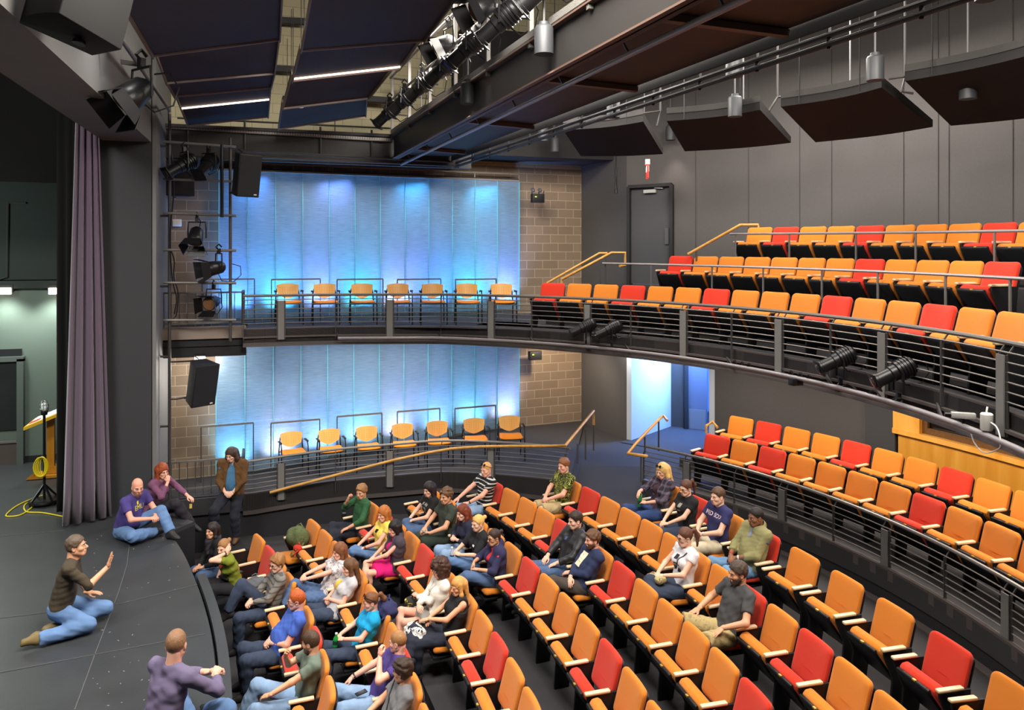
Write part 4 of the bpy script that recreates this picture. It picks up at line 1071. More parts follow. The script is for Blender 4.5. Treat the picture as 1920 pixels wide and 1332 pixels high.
# ------------------------------------------------------------------ catwalk
CZ = 7.36
def cw(x, y, z): return at_z(x, y, z)
f0 = Vector((2.42, 15.2, CZ)); f1 = Vector((3.18, 3.2, CZ)); r0 = Vector((3.5, 15.6, CZ)); r1 = Vector((4.62, 3.2, CZ))
e = empty('catwalk', f0); o = f0.copy(); tag(e, 'dark steel lighting catwalk crossing above the audience', 'catwalk')
def L_(a, b, t): return a+(b-a)*t
mb = MB(); up = Vector((0, 0, 1)); mb.prism([f0-o+Vector((0, 0, .10)), f1-o+Vector((0, 0, .10)), r1-o+Vector((0, 0, .10)), r0-o+Vector((0, 0, .10))], (0, 0, .05)); mb.build('deck', mat('catwalk_brown', (50, 38, 33), .6, var=.1), e)
mb = MB(); mb.bar(f0-o+Vector((-.06, 0, .22)), f1-o+Vector((-.06, 0, .22)), .02, .48); mb.build('front_beam', mat('beam_dark', (56, 54, 53), .45, .35, var=.15, vscale=1.5), e)
mb = MB(); mb.bar(f0-o+Vector((-.06, 0, -.01)), f1-o+Vector((-.06, 0, -.01)), .14, .02); mb.bar(f0-o+Vector((-.06, 0, .46)), f1-o+Vector((-.06, 0, .46)), .16, .02); mb.build('front_flange', mat('flange_brown', (96, 76, 66), .5, .2), e)
mb = MB(); mb.bar(r0-o+Vector((.06, 0, .16)), r1-o+Vector((.06, 0, .16)), .03, .30); mb.build('rear_beam', mat('beam_black', (30, 28, 28), .6), e)
mb = MB(); mb.tube([f0-o+Vector((.10, .1, -.10)), f1-o+Vector((.10, 0, -.10))], .030, 10); mb.build('lighting_pipe', M['pipe'], e)
for t in np.linspace(.06, .98, 9): mb = MB(); q = L_(f0, f1, t)-o; mb.bar(q+Vector((.10, 0, -.09)), q+Vector((.02, 0, .05)), .02, .02); mb.build('pipe_clip', M['steel2'], e)
for k, dz in ((0, -.02), (1, -.10)): mb = MB(); mb.tube([r0-o+Vector((.16, 0, dz)), r1-o+Vector((.16, 0, dz))], .026, 8); mb.build('rear_pipe', M['steel2'], e)
for t in np.linspace(.03, .97, 14): mb = MB(); q = L_(r0, r1, t)-o; mb.bar(q+Vector((.16, 0, -.14)), q+Vector((.16, 0, .1)), .02, .03); mb.build('pipe_clip', M['black'], e)
for t in (.10, .36, .60, .80): mb = MB(); a, b = L_(f0, f1, t)-o, L_(r0, r1, t)-o; mb.bar(a+Vector((0, 0, .06)), b+Vector((0, 0, .06)), .08, .06); mb.build('cross_beam', mat('flange_brown', (96, 76, 66), .5), e)
# guard rails above the front beam
for dz, rr in ((1.62, .022), (1.16, .022)):
    mb = MB(); mb.tube([f0-o+Vector((-.14, 0, dz)), f1-o+Vector((-.14, 0, dz))], rr, 8); mb.build('guard_rail', M['pipe'], e)
for t in np.linspace(0, .96, 9):
    mb = MB(); q = L_(f0, f1, t)-o; mb.bar(q+Vector((-.10, 0, .40)), q+Vector((-.10, 0, 1.95)), .06, .05); mb.build('guard_post', M['steel'], e)
mb = MB(); a = f0-o; 
for dz in (.9, 1.3, 1.62): mb.tube([a+Vector((-.14, 0, dz)), a+Vector((.9, .3, dz))], .02, 8)
mb.build('end_rail', M['steel'], e)
mb = MB(); mb.bar(f0-o+Vector((-.12, 0, .53)), f1-o+Vector((-.12, 0, .53)), .03, .08); mb.build('cable_tray', mat('tray_grey', (120, 118, 114), .5, .3, bump=.8, bscale=90), e)
# lights hung in a row on the catwalk front
cl = [(762, 222, .03, GELB), (800, 190, .1, None), (838, 158, .2, GELB), (872, 128, .0, GELP), (905, 98, .1, GELB), (938, 68, .0, None), (968, 44, .0, None)]
for i, (x, y, dx, gel) in enumerate(cl):
    t = .03+i*.105; q = L_(f0, f1, t)+Vector((-.30, 0, .80)); 
    fixture('prof', q, q+Vector((-.75, .55, -.72)), f'black profile spotlight in the catwalk row, {ORD[i]} from the far end', 'catwalk spotlights', gel, scale=1.3)
for i, (x, y, d) in enumerate([(905, 14, 9.0), (832, 84, 11.0)]):
    p = at_d(x, y, d); fixture('par', p, p+Vector((-.8, -.2, -.5)), ['flood light high on the catwalk rail near picture top', 'flood light on the catwalk rail beside the reflector panel'][i], 'catwalk floods', scale=1.3)
# bright work lamp behind the catwalk
p = at_d(966, 22, 12.0); e = empty('work_lamp', p); tag(e, 'bright work lamp glaring behind the catwalk spotlights', 'lamp')
mb = MB(); mb.box((0, 0, 0), (.42, .04, .13)); mb.build('lamp_face', M['glowwhite'], e)
mb = MB(); mb.box((0, .05, .02), (.46, .06, .20)); mb.build('housing', BODY, e)
point((p.x, p.y-.25, p.z+.1), 22, (1, .96, .9), .15)

# pendant downlights
PG = 'pendant downlights'
mb = MB(); mb.lathe([(.0, .335), (.055, .335), (.06, .30), (.085, .295), (.095, .28), (.1, .27), (.1, .0), (.095, .0)], seg=24); PCYL = mb.mesh('housing', mat('pendant_grey', (60, 62, 65), .5, .1))
mb = MB(); mb.lathe([(.0, .006), (.094, .006), (.094, .014), (.0, .014)], seg=24); PFACE = mb.mesh('lamp_face', M['glowpink'])
PEND = [(1020, 102, 36), (877, 195, 27), (790, 246, 20), (1377, 144, 32), (1641, 151, 31), (1815, 186, 30), (1594, 229, 24.5), (1378, 219, 25.5), (1394, 255, 21.5), (1208, 274, 20), (1257, 263, 18), (1150, 221, 25), (1021, 281, 17), (1040, 285, 17.5), (1018, 265, 19), (628, 288, 18.5), (1476, 249, 19), (1728, 213, 22), (1848, 1, 36)]
PL = ['before the catwalk, nearest to picture top', 'before the catwalk, second from top', 'before the catwalk, lowest of three', 'half hidden behind the catwalk edge', 'on a long rod, right of the ceiling centre', 'rightmost over the balcony', 'low on a long rod before dark panel', 'upper of the overlapping pair', 'lower of the overlapping pair', 'small one left above the red sign', 'small one beside the bent pipe', 'half behind catwalk, left of red sign', 'tiny lower one far behind the catwalk', 'tiny one far behind the catwalk, right of pair', 'tiny upper one far behind the catwalk', 'alone before the technical gallery', 'dark one in the first panel gap', 'dark one in the second panel gap', 'cut off by the picture top']
for (x, y, wpx), lab in zip(PEND, PL):
    d = .2*FPX/wpx; p = at_d(x, y, d); e = empty('pendant_downlight', p); tag(e, 'grey cylinder pendant light, '+lab, 'pendant light', PG)
    newobj('housing', PCYL, e); newobj('lamp_face', PFACE, e)
    mb = MB(); mb.tube([(0, 0, .33), (0, 0, 13-p.z)], .012, 6); mb.build('rod', mat('rod_grey', (96, 96, 98), .6), e)
    if wpx > 17.6 and p.x > 1.5: spot((p.x, p.y, p.z-.02), (p.x, p.y, 0), 46, 78, .7, (1, .87, .74), .09)

# curved dark panels at the rear
def rear_panel(label, px4, d4, dz=.10):
    q = [at_d(x, y, d) for (x, y), d in zip(px4, d4)]         # top left, top right, bottom right, bottom left
    c = sum(q, Vector())/4; e = empty('rear_panel', c); tag(e, label, 'acoustic panel', 'rear acoustic panels')
    n = 10; vs = []
    for i in range(n+1):
        t = i/n; bow = .10*math.sin(math.pi*t)
        a = L_(q[0], q[1], t)-c; b = L_(q[3], q[2], t)-c
        dirn = Vector((a.x+c.x-HX, a.y+c.y-HY, 0)).normalized()*bow*1.5
        a = a+dirn; b = b+dirn
        vs += [a, b, b+Vector((0, 0, dz)), a+Vector((0, 0, dz*1.5))]
    fs = []
    for i in range(n): k = i*4; fs += [(k, k+1, k+5, k+4), (k+1, k+2, k+6, k+5), (k+2, k+3, k+7, k+6), (k+3, k, k+4, k+7)]
    fs += [(3, 2, 1, 0), (n*4, n*4+1, n*4+2, n*4+3)]
    mb = MB(); mb.add(vs, fs); mb.build('panel', mat('rear_panel_dark', (20, 17, 17), .8), e)
    mb = MB()
    for i in range(n): mb.bar(vs[i*4+3]+Vector((0, 0, .01)), vs[i*4+7]+Vector((0, 0, .01)), .02, .09)
    mb.build('top_edge', mat('panel_edge_grey', (44, 41, 40), .7), e)
    mb = MB(); 
    for t in (.2, .8): a = L_(q[0], q[1], t)-c; mb.tube([a, a+Vector((0, 0, 3.2))], .008, 5)
    mb.build('hanger', M['black'], e)
rear_panel('dark curved rear panel nearest the tan block wall', [(1056, 244), (1206, 228), (1243, 289), (1089, 293)], (12.8, 12.0, 13.2, 14.2))
rear_panel('dark curved rear panel with two pendants before it', [(1250, 227), (1425, 206), (1483, 268), (1284, 284)], (11.8, 10.9, 12.0, 13.0))
rear_panel('dark curved rear panel in the middle of the right wall', [(1464, 200), (1653, 164), (1749, 238), (1529, 267)], (10.8, 9.7, 10.6, 11.8))
rear_panel('dark curved rear panel at the right picture edge', [(1697, 152), (1990, 86), (2040, 205), (1783, 236)], (9.5, 8.0, 8.8, 10.4))
for pts, dd, lab in (([(1205, 213), (1238, 208), (1232, 236)], 11.9, 'bent pipe above the gap beside the small pendants'), ([(1442, 208), (1458, 182), (1502, 179)], 10.9, 'bent pipe at the gap between second and third rear panels'), ([(1666, 148), (1697, 144), (1690, 172), (1712, 175)], 9.6, 'bent pipe at the gap before the rightmost rear panel')):
    P = [at_d(x, y, dd) for x, y in pts]; c = P[0]; mb = MB(); mb.tube([p-c for p in P], .018, 6); mb.tube([P[1]-c, P[1]-c+Vector((0, 0, 13-P[1].z))], .016, 6); o = mb.build('sprinkler_pipe', M['steel2']); o.location = c; tag(o, lab, 'pipe')

# ------------------------------------------------------------------ signs and boxes on the walls
p = at_d(1214, 318, 15.2); e = empty('exit_sign', p); tag(e, 'red glowing exit sign seen edge-on above the upper door', 'sign')
nrm = (Vector((HX, HY, 0))-Vector((p.x, p.y, 0))).normalized(); e.rotation_euler = (0, 0, math.atan2(.898, .475)+.05)
mb = MB(); mb.box((.0, 0, -.04), (.36, .035, .26)); mb.build('sign_plate', mat('exit_red', (250, 40, 30), .4, emit=(255, 30, 20), estr=2.2), e)
mb = MB(); mb.box((0, 0, .15), (.16, .09, .10)); mb.build('canopy', M['white'], e)
mb = MB()
for s in (-1, 1):
    f = bpy.data.curves.new('exit_text', 'FONT'); f.body = 'EXIT'; f.size = .16; f.align_x = 'CENTER'; f.align_y = 'CENTER'; f.extrude = .002
    t = bpy.data.objects.new('tmp', f); COL.objects.link(t); dg = bpy.context.evaluated_depsgraph_get(); me = bpy.data.meshes.new_from_object(t.evaluated_get(dg)); bpy.data.objects.remove(t)
    me.name = 'lettering'; me.materials.clear(); me.materials.append(mat('exit_letter_white', (255, 240, 236), .4, emit=(255, 220, 210), estr=2.0))
    o = newobj('lettering', me, e); o.rotation_euler = (math.pi/2, 0, 0 if s < 0 else math.pi); o.location = (0, s*.021, 0)
point(tuple(p+nrm*.1), 2.2, (1, .06, .03), .05)
def emergency_light(x, y, d, lab, lamps=True, wd=.30):
    p = at_d(x, y, d); e = empty('emergency_light', p); e.rotation_euler = (0, 0, ang); tag(e, lab, 'emergency light', 'emergency lights')
    mb = MB(); mb.box((0, 0, 0), (wd, .12, .20)); mb.build('case', M['plastic'], e, bevel=.01)
    mb = MB(); mb.box((-.07, -.062, .03), (.045, .006, .02)); mb.build('status_light', mat('status_green', (190, 230, 60), .4, emit=(180, 240, 60), estr=1.5), e)
    if lamps:
        for q in (-.14, .03):
            mb = MB(); mb.lathe([(0, .0), (.05, .01), (.055, .03), (.03, .07), (0, .075)], c=(q, -.03, .17), M=Matrix.Rotation(R_(70), 4, 'X')); mb.build('lamp_head', mat('lamp_head_chrome', (190, 186, 200), .15, .8), e)
        mb = MB(); mb.tube([(-.14, 0, .08), (-.14, 0, .16)], .012); mb.tube([(.03, 0, .08), (.03, 0, .16)], .012); mb.tube([(.13, 0, .08), (.16, 0, .17)], .014); mb.build('bracket', BODY, e)
emergency_light(1008, 372, 17.2, 'black emergency light with two lamp heads on upper block wall')
emergency_light(1003, 667, 17.2, 'black emergency light box below the balcony on block wall', False)
emergency_light(346, 696, 15.6, 'black emergency light behind the lower loudspeaker', True)
p = at_Y(332, 418, 16.03); mb = MB(); mb.box((0, 0, 0), (.16, .05, .14)); o = mb.build('fire_alarm', M['white'], bevel=.01); o.location = p; tag(o, 'small white alarm box on the blocks behind the ladder', 'alarm')
p = at_Y(375, 672, 15.0); e = empty('soffit_lamp', p); tag(e, 'glaring lamp under the bridge above the lower loudspeaker', 'lamp')
mb = MB(); mb.box((0, 0, 0), (.18, .12, .09)); mb.build('lamp_face', M['glowwhite'], e); mb = MB(); mb.box((0, .02, .07), (.22, .16, .05)); mb.build('housing', BODY, e)
point((p.x+.2, p.y+.25, p.z-.25), 75, (1, .92, .82), .08)
p = at_d(1155, 340, 13.5); e = empty('hanging_microphone', p); tag(e, 'slim black microphone hanging beside the tan block wall', 'microphone')
mb = MB(); mb.tube([(0, 0, -.22), (0, 0, -.12), (0, 0, -.11), (0, 0, .25)], [.03, .03, .022, .018], 8); mb.build('body', BODY, e); mb = MB(); mb.tube([(0, 0, .25), (0, 0, 3)], .006, 5); mb.build('cord', M['black'], e)
p = at_d(1383, 14, 6.3); e = empty('sensor_lamp', p); tag(e, 'small round lamp under the catwalk near picture top', 'lamp'); mb = MB(); mb.lathe([(0, -.03), (.05, -.03), (.06, 0), (.05, .06), (0, .06)]); mb.build('housing', BODY, e); mb = MB(); mb.lathe([(0, -.035), (.035, -.035), (.035, -.03), (0, -.03)]); mb.build('lamp_face', M['glowpink'], e)
# small room sign in the corridor
p = at_d(1203, 704, 17.6)
e = empty('room_sign', p); e.rotation_euler = (0, 0, math.atan2(p2.y-p1.y, p2.x-p1.x)); tag(e, 'small framed sign on the blue-lit corridor wall', 'sign')
mb = MB(); mb.box((0, -.01, 0), (.22, .012, .16)); mb.build('sign_panel', mat('sign_pale', (188, 200, 214), .5), e)
mb = MB(); mb.bar((-.11, -.02, -.06), (-.11, -.02, .08), .015); mb.bar((-.11, -.02, .08), (.11, -.02, .08), .015); mb.bar((.08, -.02, 0), (.08, -.02, .08), .015); mb.build('sign_border', M['black'], e)
# corridor door with kick plate
pa, pb = at_d(1290, 795, 17.6), at_d(1326, 792, 17.4)
e = empty('door_3', (pa.x, pa.y, PAR_Z)); e['kind'] = 'structure'; v = Vector((pb.x-pa.x, pb.y-pa.y, 0)); 
mb = MB(); mb.bar(Vector((0, 0, 1.2)), v+Vector((0, 0, 1.2)), .05, 2.4); mb.build('door_leaf', mat('door_deep_blue', (96, 104, 124), .5), e)
mb = MB(); nn = Vector((v.y, -v.x, 0)).normalized()*.03; mb.bar(nn+v*.06+Vector((0, 0, .24)), nn+v*.94+Vector((0, 0, .24)), .012, .46); mb.build('kick_plate', mat('kick_plate_steel', (150, 156, 164), .35, .5), e)
mb = MB(); mb.bar(Vector((-.10, 0, 1.2)), Vector((-.02, -.02, 1.2)), .12, 2.4); mb.build('door_frame', mat('door_frame_dark', (38, 38, 40), .5), e)
pa, pb = at_d(1248, 800, 17.9), at_d(1284, 797, 17.7); mb = MB(); mb.bar((pa.x, pa.y, PAR_Z+1.25), (pb.x, pb.y, PAR_Z+1.25), .06, 2.6); structure('trim_corridor_pier', mb, M['darkwall'])
# ------------------------------------------------------------------ stage house
def folds(pts, top, z, amp, n, name, m, label, cat='curtain', flare=0.):
    """hanging cloth along a plan line with folds that widen towards the hem"""
    a, b = Vector(pts[0]), Vector(pts[1]); d = b-a; nn = Vector((d.y, -d.x)).normalized(); vs = []; N = n*10; rows = 14
    for j in range(rows+1):
        t = j/rows; zz = top+(z-top)*t; sp = 1+flare*(t-.717)
        for i in range(N+1):
            u = i/N; ph = 2*math.pi*n*u+.5*math.sin(7*u)+.25*math.sin(3*t)
            q = a+d*(.5+(u-.5)*sp)+nn*(amp*(.55+.6*t)*(math.sin(ph)+.22*math.sin(1.7*ph+1)))
            vs.append((q.x, q.y, zz+(.02*math.sin(ph) if j == rows else 0)))
    fs = [(j*(N+1)+i, j*(N+1)+i+1, (j+1)*(N+1)+i+1, (j+1)*(N+1)+i) for j in range(rows) for i in range(N)]
    mb = MB(); mb.add(vs, fs, True); o = mb.build(name, m, fixn=False)
    md = o.modifiers.new('t', 'SOLIDIFY'); md.thickness = .012
    return tag(o, label, cat)
A, B = at_Y(128, 990, 13.55), at_Y(196, 990, 13.75)
folds([(A.x, A.y), (B.x+.02, B.y)], 10.5, STAGE_Z+.03, .075, 4, 'stage_curtain', M['velvet'], 'grey mauve velvet curtain gathered beside the proscenium pier', flare=.98)
A, B = at_Y(114, 700, 14.3), at_Y(142, 700, 14.3)
folds([(A.x-.05, A.y), (B.x+.3, B.y)], 10.5, STAGE_Z+.02, .03, 4, 'leg_curtain', M['blackcloth'], 'black masking curtain behind the grey velvet curtain')
A, B = at_Y(-400, 300, 13.9), at_Y(140, 300, 14.6)
mb = MB()
vs = []; N = 60
for i in range(N+1):
    u = i/N; x = -15+12.4*u; y = 14.4+.03*math.sin(40*u); zl = at_Y(60, 332, 14.4).z-(.10*u)
    vs += [(x, y, 10.5), (x, y, zl)]
mb.add(vs, [(2*i, 2*i+1, 2*i+3, 2*i+2) for i in range(N)], True); o = mb.build('border_curtain', M['blackcloth'], fixn=False); o.modifiers.new('t', 'SOLIDIFY').thickness = .02
tag(o, 'black border curtain hanging across the top of the stage opening', 'curtain')
# lamps on the stage wall
for x, lab in ((8, 'bright work light on the stage wall at left picture edge'), (104, 'bright work light on the stage wall beside the curtain')):
    p = at_Y(x, 546, 17.85); e = empty('stage_wall_light', p); tag(e, lab, 'lamp', 'stage wall lights')
    mb = MB(); mb.box((0, 0, 0), (.24, .06, .13)); mb.build('lamp_face', M['glowwhite'], e); mb = MB(); mb.box((0, .05, .05), (.30, .08, .16)); mb.build('housing', M['blackp'], e)
    spot((p.x, p.y-.25, p.z-.02), (p.x, p.y+.25, STAGE_Z), 130, 120, .8, (.92, 1, .92), .1)
# pipe and cable run above
a = at_Y(15, 380, 17.9); e = empty('wall_conduit', a); tag(e, 'thin conduit running down the dark stage wall', 'conduit')
mb = MB(); q = at_Y(13, 520, 17.9)-a; mb.tube([(0, 0, 0), (q.x, 0, q.z), (q.x-.2, 0, q.z-.06)], .02, 6); mb.tube([(0, 0, 0), (.32, 0, .0)], .02, 6); mb.build('pipe', M['steel2'], e)
# ghost light
def ghost():
    b = at_z(83, 945, STAGE_Z); e = empty('ghost_light', b); tag(e, 'black caged ghost light on a wheeled stand with yellow cable', 'ghost light')
    d = b.x*_s+b.y*_c; H = lambda y: (945-y)/FPX*d
    mb = MB(); mb.tube([(0, 0, .06), (0, 0, H(775))], .022, 10); mb.build('pole', BODY, e)
    mb = MB(); mb.lathe([(.0, 0.03), (.24, .03), (.25, .05), (.24, .08), (.0, .085)], seg=20); 
    for k in range(4): a = math.pi/4+k*math.pi/2; mb.bar((.22*math.cos(a), .22*math.sin(a), .08), (0, 0, .34), .03, .03)
    mb.build('base', BODY, e)
    for k in range(4):
        a = math.pi/4+k*math.pi/2; mb = MB(); mb.lathe([(0, -.012), (.03, -.012), (.03, .012), (0, .012)], c=(.22*math.cos(a), .22*math.sin(a), .03), M=Matrix.Rotation(R_(90), 4, 'X')); mb.build('caster', BODY, e)
    z0, z1 = H(775), H(748); mb = MB(); mb.lathe([(.0, z0-.03), (.05, z0-.03), (.055, z0+.03), (.045, z0+.05), (0, z0+.05)], seg=14); mb.build('socket', BODY, e)
    mb = MB(); mb.lathe([(.0, z0+.04), (.025, z0+.05), (.05, z0+.11), (.045, z0+.16), (.0, z0+.19)], seg=14); mb.build('bulb', mat('bulb_glass', (214, 218, 214), .1, emit=(240, 245, 240), estr=.3), e)
    mb = MB()
    for k in range(8): a = k*math.pi/4; mb.tube([(.06*math.cos(a), .06*math.sin(a), z0+.03), (.068*math.cos(a), .068*math.sin(a), z0+.12), (.045*math.cos(a), .045*math.sin(a), z0+.20), (0, 0, z0+.22)], .005, 5)
    for zz in (.08, .15): mb.tube([(.068*math.cos(a), .068*math.sin(a), z0+zz) for a in np.linspace(0, 2*math.pi, 17)], .005, 5)
    mb.build('cage', mat('cage_chrome', (150, 152, 150), .3, .7), e)
    return b, H
gb, GH = ghost()
YEL = mat('yellow_cable', (226, 206, 28), .45)
# coil of cable hung on the stand and the run across the floor
pts = []
zc = GH(870); 
for i in range(9*16):
    a = 2*math.pi*i/16; k = i/16; pts.append((-.02+(.035+.009*k)*math.sin(a)+.012*math.sin(k*2.1), -.05-.006*k, zc+.17*math.cos(a)*(1+.03*math.sin(k*5))-.03))
mb = MB(); mb.tube(pts, .008, 5); o = mb.build('cable_coil', YEL); o.location = gb; tag(o, 'bundle of yellow cable hung on the ghost light stand', 'cable')
pts = [tuple(at_z(x, y, STAGE_Z+.012)) for x, y in [(84, 928), (55, 938), (30, 950), (12, 965), (16, 969), (38, 966), (56, 955), (66, 944), (60, 940), (46, 948), (50, 960), (80, 962), (118, 969)]]
P = smooth_path(pts, 90); c = Vector(P[0]); mb = MB(); mb.tube([Vector(q)-c for q in P], .011, 6); o = mb.build('floor_cable', YEL); o.location = c; tag(o, 'yellow cable looping across the stage floor to the curtain', 'cable')
def lectern():
    b = at_z(98, 893, STAGE_Z); e = empty('lectern', b); tag(e, 'yellow wooden lectern with sloped top behind the ghost light', 'lectern')
    d = b.x*_s+b.y*_c; H = lambda y: (893-y)/FPX*d
    wd = wood('lectern_wood', (176, 112, 20), (206, 140, 36), (2, 2, .5), .4)
    mb = MB(); mb.box((-.02, 0, H(780)/2), (.13, .10, H(780))); mb.build('post', wd, e)
    z = H(790); mb = MB(); mb.prism([Vector((-.42, -.26, z-.10)), Vector((.22, -.30, z+.16)), Vector((.30, .16, z+.24)), Vector((-.34, .2, z-.02))], (0, 0, .06)); mb.build('top', mat('lectern_yellow', (226, 176, 34), .45), e)
    mb = MB(); mb.prism([Vector((-.36, -.21, z-.015)), Vector((.17, -.24, z+.20)), Vector((.24, .12, z+.275)), Vector((-.29, .15, z+.06))], (0, 0, .012)); mb.build('paper', mat('paper_white', (226, 226, 224), .6), e)
    mb = MB(); mb.prism([Vector((-.35, -.19, z+.0)), Vector((-.18, -.20, z+.066)), Vector((-.16, -.12, z+.09)), Vector((-.33, -.11, z+.02))], (0, 0, .013)); mb.build('red_note', mat('note_red', (196, 40, 34), .6), e)
    mb = MB(); mb.box((0, 0, .04), (.52, .40, .05)); mb.prism([Vector((-.40, -.2, .015)), Vector((-.26, -.2, .015)), Vector((-.26, -.2, .14))], (0, .06, 0)); mb.box((0, 0, .14), (.22, .16, .14)); mb.build('base', wd, e)
lectern()
# ------------------------------------------------------------------ lamps below the balcony
for k, th in enumerate((24, 11, -2, -15)):
    x, y = HX+9.6*math.cos(R_(th)), HY+9.6*math.sin(R_(th)); area((x, y, 3.72), (x-.25*math.cos(R_(th)), y-.25*math.sin(R_(th)), 0), 1.3, .5, 62, (1, .88, .74))
spot((6.0, 15.4, 3.68), (6.6, 16.6, 1.6), 170, 120, .7, (1, .82, .62)); spot((7.0, 14.6, 3.68), (7.35, 15.6, 1.6), 80, 110, .7, (1, .9, .8))
area((2.2, 15.2, 3.70), (2.2, 14.9, 0), 3.2, .3, 90, (1, .9, .8)); area((2.2, 15.3, 7.0), (2.2, 14.8, 3), 4.2, .3, 60, (1, .9, .8))
spot((3.6, 13.5, 8.4), (5.9, 16.7, 5.9), 150, 50, .5, (1, .85, .66))
area((-1.62, 9.5, 9.2), (-1.94, 9.5, 8.3), .2, 11, 200, (1, .98, .95), 75)
# ------------------------------------------------------------------ people: smooth bodies grown from joint positions
from mathutils.bvhtree import BVHTree
V3 = lambda *a: np.array(a if len(a) == 3 else a[0], float)
def nrm(v): v = np.asarray(v, float); return v/(np.linalg.norm(v)+1e-12)
class Field:
    """distance field on a grid, shaped by soft unions of tapered limbs"""
    def __init__(s, lo, hi, h):
        s.h = h; s.lo = V3(lo)-2*h; n = np.ceil((V3(hi)+2*h-s.lo)/h).astype(int)+1; s.n = n
        s.ax = [s.lo[i]+h*np.arange(n[i]) for i in range(3)]; s.D = np.full(n, .6, np.float32)
    def win(s, lo, hi):
        sl = []
        for i in range(3):
            a = int(max(0, math.floor((lo[i]-s.lo[i])/s.h))); b = int(min(s.n[i], math.ceil((hi[i]-s.lo[i])/s.h)+1))
            if b <= a: return None, None
            sl.append(slice(a, b))
        X, Y, Z = (s.ax[0][sl[0]][:, None, None], s.ax[1][sl[1]][None, :, None], s.ax[2][sl[2]][None, None, :])
        return tuple(sl), (X, Y, Z)
    def put(s, sl, d, k, sub=False):
        a = s.D[sl]
        if sub:
            d = -d
            if k > 0: h = np.clip(.5-.5*(a-d)/k, 0, 1); s.D[sl] = a*(1-h)+d*h+k*h*(1-h)
            else: s.D[sl] = np.maximum(a, d)
        elif k > 0: h = np.clip(.5+.5*(a-d)/k, 0, 1); s.D[sl] = a*(1-h)+d*h-k*h*(1-h)
        else: s.D[sl] = np.minimum(a, d)
    def cone(s, a, b, ra, rb, k=.02, flat=None, cuts=(), sub=False):
        a, b = V3(a), V3(b); r = max(ra, rb); pad = r*1.15+k+.05
        sl, P = s.win(np.minimum(a, b)-pad, np.maximum(a, b)+pad)
        if sl is None: return s
        v = [P[i]-a[i] for i in range(3)]; ba = b-a
        if flat is not None:
            n, f = nrm(flat[0]), flat[1]; q = 1/f-1
            dn = v[0]*n[0]+v[1]*n[1]+v[2]*n[2]; v = [v[i]+n[i]*dn*q for i in range(3)]; ba = ba+n*(ba@n)*q
        L2 = ba@ba+1e-12
        t = np.clip((v[0]*ba[0]+v[1]*ba[1]+v[2]*ba[2])/L2, 0, 1)
        d = np.sqrt((v[0]-t*ba[0])**2+(v[1]-t*ba[1])**2+(v[2]-t*ba[2])**2)-(ra+(rb-ra)*t)
        if flat is not None: d = d*(.5+.5*flat[1])
        for p, n in cuts:                                     # keep the side the normal points to
            d = np.maximum(d, -((P[0]-p[0])*n[0]+(P[1]-p[1])*n[1]+(P[2]-p[2])*n[2]))
        s.put(sl, d, k, sub); return s
    def ell(s, c, r, k=.02, sub=False, R=None):
        c, r = V3(c), V3(r); pad = r.max()*1.1+k+.04; sl, P = s.win(c-pad, c+pad)
        if sl is None: return s
        v = [P[i]-c[i] for i in range(3)]
        if R is not None: v = [sum(R[j][i]*v[j] for j in range(3)) for i in range(3)]
        k0 = np.sqrt((v[0]/r[0])**2+(v[1]/r[1])**2+(v[2]/r[2])**2); k1 = np.sqrt((v[0]/r[0]**2)**2+(v[1]/r[1]**2)**2+(v[2]/r[2]**2)**2)+1e-9
        s.put(sl, k0*(k0-1)/k1, k, sub); return s
    def cut(s, p, n):
        X, Y, Z = s.ax[0][:, None, None], s.ax[1][None, :, None], s.ax[2][None, None, :]
        s.D = np.maximum(s.D, -((X-p[0])*n[0]+(Y-p[1])*n[1]+(Z-p[2])*n[2])).astype(np.float32); return s
    def ripple(s, amp, freq, seed=0):
        r = np.random.default_rng(seed); X, Y, Z = s.ax[0][:, None, None], s.ax[1][None, :, None], s.ax[2][None, None, :]
        w = 0
        for i in range(4):
            d = r.normal(size=3)*freq*(.6+.5*i); ph = r.uniform(0, 6.28); e = r.normal(size=3)*freq*.5
            w = w+np.sin(X*d[0]+Y*d[1]+Z*d[2]+ph+1.2*np.sin(X*e[0]+Y*e[1]+Z*e[2]))/(1+.4*i)
        s.D = (s.D+amp*w/2).astype(np.float32); return s
    def nets(s):
        D = s.D; ins = D < 0; n = D.shape
        c = np.zeros((n[0]-1, n[1]-1, n[2]-1), np.int8)
        for i in (0, 1):
            for j in (0, 1):
                for k in (0, 1): c += ins[i:n[0]-1+i, j:n[1]-1+j, k:n[2]-1+k]
        act = (c > 0) & (c < 8); I = np.argwhere(act)
        if len(I) == 0: return np.zeros((0, 3)), np.zeros((0, 4), int)
        idx = -np.ones(c.shape, np.int64); idx[act] = np.arange(len(I))
        val = np.stack([D[I[:, 0]+i, I[:, 1]+j, I[:, 2]+k] for i in (0, 1) for j in (0, 1) for k in (0, 1)], 1)
        cor = np.array([(i, j, k) for i in (0, 1) for j in (0, 1) for k in (0, 1)], float)
        acc = np.zeros((len(I), 3)); cnt = np.zeros(len(I))
        for a in range(8):
            for b in range(a+1, 8):
                if abs(cor[a]-cor[b]).sum() != 1: continue
                va, vb = val[:, a], val[:, b]; m = (va < 0) != (vb < 0); t = np.where(m, va/(va-vb+1e-20), 0)
                acc += m[:, None]*(cor[a]+(cor[b]-cor[a])*t[:, None]); cnt += m
        V = s.lo+(I+acc/cnt[:, None])*s.h; F = []
